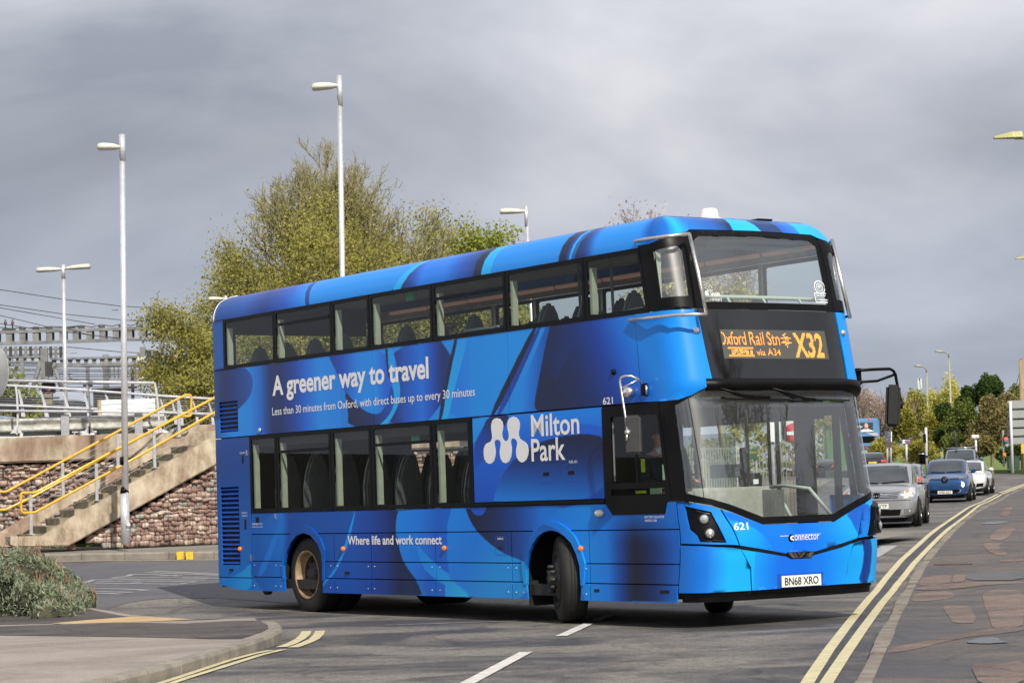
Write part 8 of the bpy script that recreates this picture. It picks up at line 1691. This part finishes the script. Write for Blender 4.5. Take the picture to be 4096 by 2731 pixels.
GP, BP = mat('grey_plank', (.30, .29, .22), .85, var=.25, scale=3), mat('brown_plank', (.22, .095, .055), .8, var=.2, scale=3)
while x < 1165:
    a_, c = e5(x, 505+random.uniform(-3, 3), 60), e5(x+22, 820, 60); MB().box(((a_.x+c.x)/2, 60+random.uniform(-.015, .015), (a_.z+gz(a_.x, 60))/2), (c.x-a_.x-.012, .03, a_.z-gz(a_.x, 60))).build('plank', GP if x < 945 else BP, o); x += 23
o = thing('green_site_sign', 'dark green sign lettered G.W.R beyond the bus windscreen', 'sign', e5(705, 640, 57)); p, q = e5(664, 514, 57), e5(745, 585, 57); MB().box(((p.x+q.x)/2, 57, (p.z+q.z)/2), (q.x-p.x, .04, p.z-q.z)).build('board', mat('deep_green', (.015, .09, .04), .5, var=.1), o); letter('lettering', 'G.W.R', lambda x, y: e5(688+x*52, 548-y*18, 56.95), mat('sign_gold', (.6, .42, .05), .5), o, .02)
for x in (670, 738): a_ = e5(x, 585, 57.05); MB().tube([a_, (a_.x, 57.05, gz(a_.x, 57))], .035, 6).build('post', GRP, o)
o = thing('pale_paling_fence', 'pale upright palings beyond the bus cab, seen through the windscreen', 'fence', e5(400, 620, 62)); x = 200
while x < 640: a_, c = e5(x, 505, 62), e5(x+13, 640, 62); MB().box(((a_.x+c.x)/2, 62, (a_.z+gz(a_.x, 62))/2), (c.x-a_.x, .03, a_.z-gz(a_.x, 62))).build('paling', mat('pale_paling', (.46, .45, .38), .8, var=.15), o); x += 18
for y in (515, 600): a_, c = e5(200, y, 62.05), e5(640, y, 62.05); MB().box(((a_.x+c.x)/2, 62.05, (a_.z+c.z)/2), (c.x-a_.x, .03, .06)).build('rail', mat('pale_paling'), o)
o = thing('small_white_van', 'white cab roof standing beyond the bus dashboard', 'van', e5(510, 640, 56)); pz = gz(0, 56); a_ = e5(440, 560, 56); c = e5(660, 640, 56); b = MB(); b.box((0, 0, 0), (c.x-a_.x+.2, 1.7, a_.z-pz-.35)); q = b.build('body', WHI, o, bevel=.15, seg=3); q.location = Vector(((a_.x+c.x)/2, 56.9, (a_.z+pz+.35)/2))-Vector(o['base']); MB().box(((a_.x+c.x)/2, 56.03, a_.z-.38), (.9, .02, .32)).build('window', M_CG, o)
for x in (-.4, .4): MB().lathe([(.3, -.1), (.3, .1), (0, .1)], ((a_.x+c.x)/2+x, 56.3, pz+.3), 'Y', 16).build('wheel', mat('tyre_rubber'), o)
kp = [G(2960, 2030), G(3120, 1985), G(3260, 1962), G(3330, 1925)]
sheet('pavement_beyond', [(p.x, p.y) for p in kp]+[(kp[-1].x-4, kp[-1].y+2), (kp[0].x-9, kp[0].y+6), (-3, 52.5), (-3, 50)], A_FAR, .10, step=2, thick=.12)
# ================================================================== TREES
LY = leafmat('leaf_olive_yellow', (.22, .21, .045), (.44, .41, .115), 1.5, .3); LGn = leafmat('leaf_fresh_green', (.19, .24, .04), (.40, .43, .09), 1.3, .35); LBr = leafmat('leaf_bronze_bud', (.27, .25, .07), (.46, .42, .13), 1.6, .25)
LGo = leafmat('leaf_golden', (.22, .205, .04), (.46, .43, .10), .35, .3); LWi = leafmat('leaf_willow_yellow', (.45, .42, .10), (.70, .65, .2), .4, .35); LEv = leafmat('leaf_evergreen', (.025, .045, .014), (.07, .11, .03), .5, .1); LMi = leafmat('leaf_mid_green', (.08, .11, .03), (.20, .23, .06), .4, .2); LRu = leafmat('leaf_russet_twigs', (.135, .115, .045), (.28, .235, .095), .4, .15); LBl = leafmat('blossom_pale', (.36, .29, .22), (.62, .53, .48), .5, .3)
YT = 68.0
def base(u, Y=YT): p = P(u, 1900, Y); return (p.x, p.y, DK_Z)
def topH(u, v, Y=YT): return P(u, v, Y).z-DK_Z
grp = 'trees behind the bus'
tree('tallest bare-topped tree behind the tall lamp post, fine upright branches', base(1370), topH(1300, 610), 5.0, 11, LBr, 2, .055, BARK_G, nb=(17, 9, 7, 5), rscale=1.9, open_=.52, up=.95, trunk_r=.20, hmax=7.5, group=grp, first=.05)
tree('wide spreading tree with bare grey twigs reaching right above the bus roof', base(1480, 70), topH(1480, 660, 70), 4.3, 23, LBr, 2, .055, BARK, nb=(16, 9, 7, 5), rscale=1.8, open_=.60, up=.75, trunk_r=.17, hmax=6.2, group=grp, first=.05)
tree('leafy olive tree with a rounded left shoulder beside the railway gantry', base(1070, 67), topH(1010, 940, 67), 2.7, 31, LY, 4, .055, BARK_G, nb=(13, 8, 6, 4), rscale=1.6, lspread=.26, open_=.8, up=.35, trunk_r=.16, group=grp, first=.08)
tree('low leafy tree leaning over the tail of the bus', base(880, 66), topH(800, 1120, 66), 1.7, 41, LY, 4, .055, BARK, nb=(11, 7, 6, 4), rscale=1.3, open_=.85, up=.3, trunk_r=.13, group=grp, lean=(-.12, 0), first=.06)
tree('dense bronze-budded tree right of the tall lamp post, below the bare crown', base(1390, 65), topH(1390, 820, 65), 3.3, 51, LY, 4, .055, BARK_G, nb=(13, 8, 6, 4), rscale=1.6, lspread=.26, open_=.8, up=.35, trunk_r=.15, group=grp, first=.05)
tree('bright green rounded tree farthest right above the bus roof', base(1780, 72), topH(1780, 930, 72)*1.08, 3.3, 61, LGn, 8, .075, BARK, nb=(12, 7, 6, 4), rscale=1.1, open_=.9, up=.3, trunk_r=.14, group=grp, first=.05)
tree('brownish budding tree between the bare tree and the bright green one', base(1660, 69), topH(1660, 930, 69)*1.1, 3.0, 71, LY, 4, .055, BARK, nb=(13, 8, 6, 4), rscale=1.6, lspread=.26, open_=.85, up=.3, trunk_r=.14, group=grp, first=.05)
tree('low bush-like tree filling the gap behind the bus tail windows', base(1150, 64), topH(1150, 1060, 64), 2.8, 81, LY, 4, .055, BARK_G, nb=(12, 7, 6, 4), rscale=1.2, open_=.95, up=.25, trunk_r=.12, group=grp, first=.04)
bushy('fresh green shrubbery low behind the middle of the bus', (P(1750, 1500, 75).x, 75, 4.4), (4.2, 1.6, 2.6), 12000, .16, LGn, 6, group=grp, base_z=DK_Z, shell=.4)
bushy('dark olive undergrowth behind the rear half of the bus', (P(1300, 1500, 74).x, 74, 4.6), (5.6, 1.6, 2.9), 14000, .16, LMi, 7, group=grp, base_z=DK_Z, shell=.4)
tree('reddish twiggy bare tree whose tips show above the front of the bus roof', base(2790, 64), topH(2790, 758, 64), 3.0, 91, LBl, 1, .06, BARK_P, nb=(13, 8, 5, 4), rscale=1.5, open_=.55, up=.9, trunk_r=.14, group=grp, first=.1)
tree('thin bare tree behind the upper deck near the small lamp', base(2050, 66), topH(2010, 990, 66), 1.8, 95, LBr, 1, .07, BARK_P, nb=(11, 7, 5, 4), rscale=1.4, open_=.6, up=.7, trunk_r=.11, group=grp)
tree('yellow-budded bare tree seen through the upper windscreen', base(2900, 64), topH(2900, 1120, 64), 2.8, 97, LWi, 1, .07, BARK_G, nb=(12, 8, 5, 4), rscale=1.5, open_=.7, up=.5, trunk_r=.12, group=grp)
bushy('bright ivy hedge low behind the lower windows of the bus', (P(1840, 1900, 52.5).x, 52.0, 1.2), (2.2, .5, 1.2), 5000, .10, LGn, 8, cat='hedge', name='hedge', base_z=.5, trunk=False)
bushy('pale yellow-green bush at the left edge behind the palisade fence', (P(40, 1560, 72).x, 72, 4.4), (1.6, 1.0, 2.0), 2600, .12, leafmat('leaf_pale', (.16, .19, .05), (.34, .36, .12), 1, .3), 9, base_z=DK_Z, shell=.4)
# far right, beyond the bend
g2 = 'trees beyond the bend'
def ft(label, x, y, rx, rz_, n, m, seed, Y, ls=.24, **kw):
    c = A8(x, y, Y); s = Y/F_PX/1.742; return bushy(label, (c.x, Y, c.z), (rx*s, rx*s*.7+.4, rz_*s*1.12), int(n*2.1), ls*.62, m, seed, group=g2, lumps=40, shell=.4, lump=(.26, .52), base_z=gz(c.x, Y)-.5, **kw)
ft('tall pale yellow willow rising behind the lamp posts', 880, 520, 110, 190, 5200, LWi, 1, 195, .22, droop=1.6)
ft('pale yellow willow crown lower and left of the tallest one', 770, 580, 90, 170, 3600, LWi, 2, 197, .22, droop=1.4)
ft('golden brown tree left of the first olive lamp post', 630, 640, 110, 210, 7000, LGo, 3, 178, .22)
ft('golden brown tree above the street name plate', 540, 690, 90, 190, 5600, LGo, 4, 174, .22)
ft('golden olive tree right of the distant bus', 440, 720, 90, 190, 5600, LGo, 5, 180, .22)
ft('golden brown tree between the two olive lamp posts', 780, 760, 95, 220, 6000, LGo, 6, 172, .22)
ft('golden tree mass low behind the parking sign', 430, 880, 130, 110, 4500, LGo, 7, 168, .22)
ft('golden tree low behind the litter bin', 640, 890, 130, 110, 4500, LGo, 8, 165, .22)
ft('pale blossoming tree above the distant bus', 300, 590, 120, 150, 4200, LBl, 9, 190, .2)
ft('olive tree behind the distant bus, half hidden by the mirror', 200, 650, 110, 140, 4500, LGo, 10, 186, .2)
ft('conifer-dark evergreen, tallest at the right', 1140, 450, 100, 125, 7000, LEv, 11, 165, .24)
ft('dark evergreen stepping down left of the tallest one', 1000, 520, 90, 100, 5000, LEv, 12, 166, .24)
ft('small dark evergreen beside the second olive lamp post', 830, 620, 60, 95, 3600, LEv, 13, 160, .22)
ft('dark evergreen low between the lamp posts', 820, 790, 70, 90, 3600, LEv, 14, 158, .22)
ft('mid green bush below the evergreens', 970, 700, 120, 190, 8500, LMi, 15, 155, .22)
ft('dark green bush behind the bicycles', 900, 850, 110, 110, 5200, LMi, 16, 152, .22)
ft('big russet bush left of the large road sign', 1150, 720, 140, 230, 12000, LRu, 17, 150, .22)
ft('russet bush spreading low behind the slim white post', 1080, 850, 120, 110, 6000, LRu, 18, 148, .22)
ft('russet bush behind the large road sign', 1290, 680, 130, 230, 9000, LRu, 19, 152, .22)
ft('green-topped bush above the large road sign', 1330, 560, 110, 140, 5600, LMi, 20, 156, .22)
ft('dark hedge under the large road sign', 1330, 900, 130, 75, 4500, LEv, 21, 147, .22)
for i, (x, y, rx, rz_) in enumerate(((60, 640, 130, 200), (-120, 660, 140, 180), (-330, 640, 150, 150), (-560, 660, 160, 140))): ft(('golden tree seen through the right of the bus windscreen', 'golden tree seen through the middle of the bus windscreen', 'olive tree mostly hidden behind the bus front', 'olive tree wholly behind the bus cab')[i], x, y, rx, rz_, 3600, LGo, 30+i, 200, .26)
tree('bare twiggy tree left of the mirror arm, behind the distant bus', (A8(370, 900, 175).x, 175, gz(20, 175)), A8(370, 400, 175).z-gz(20, 175), 4.0, 77, None, bark=BARK_P, nb=(12, 7, 5, 3), rscale=2.6, open_=.6, up=.5, trunk_r=.2, group=g2)
# far wood closing the horizon
for x0, x1, Y, h, sd in ((-60, 60, 260, 6.5, 1),):
    rg = np.random.default_rng(3); n = 26000; X = rg.uniform(-80, 75, n); hh = 7.0+1.6*np.sin(X*.21)+1.1*np.sin(X*.53+1)+.6*np.sin(X*1.3); Z = rg.uniform(0, 1, n)**.7*hh; Yv = 262+rg.uniform(-3, 3, n); C_ = np.stack([X, Yv, np.array([gz(x, 262) for x in (0,)])[0]-1+Z], 1)
    kind(leaves('treeline', C_, .40, LGo, None, .8, rng=rg), 'stuff')
# bare street trees beside the near right pavement: outside the frame, mirrored in the bus glass
for i, (x, y, H, sd) in enumerate(((17.5, 19.0, 9.0, 5), (23.5, 15.5, 10.5, 6))):
    tree(('bare roadside tree reflected in the bus windscreen, nearer', 'bare roadside tree reflected in the bus windscreen, farther')[i], (x, y, 0), H, 4.2, sd, None, bark=BARK, nb=(10, 7, 5, 4), rscale=3, trunk_r=.26, open_=.75, group='roadside trees')
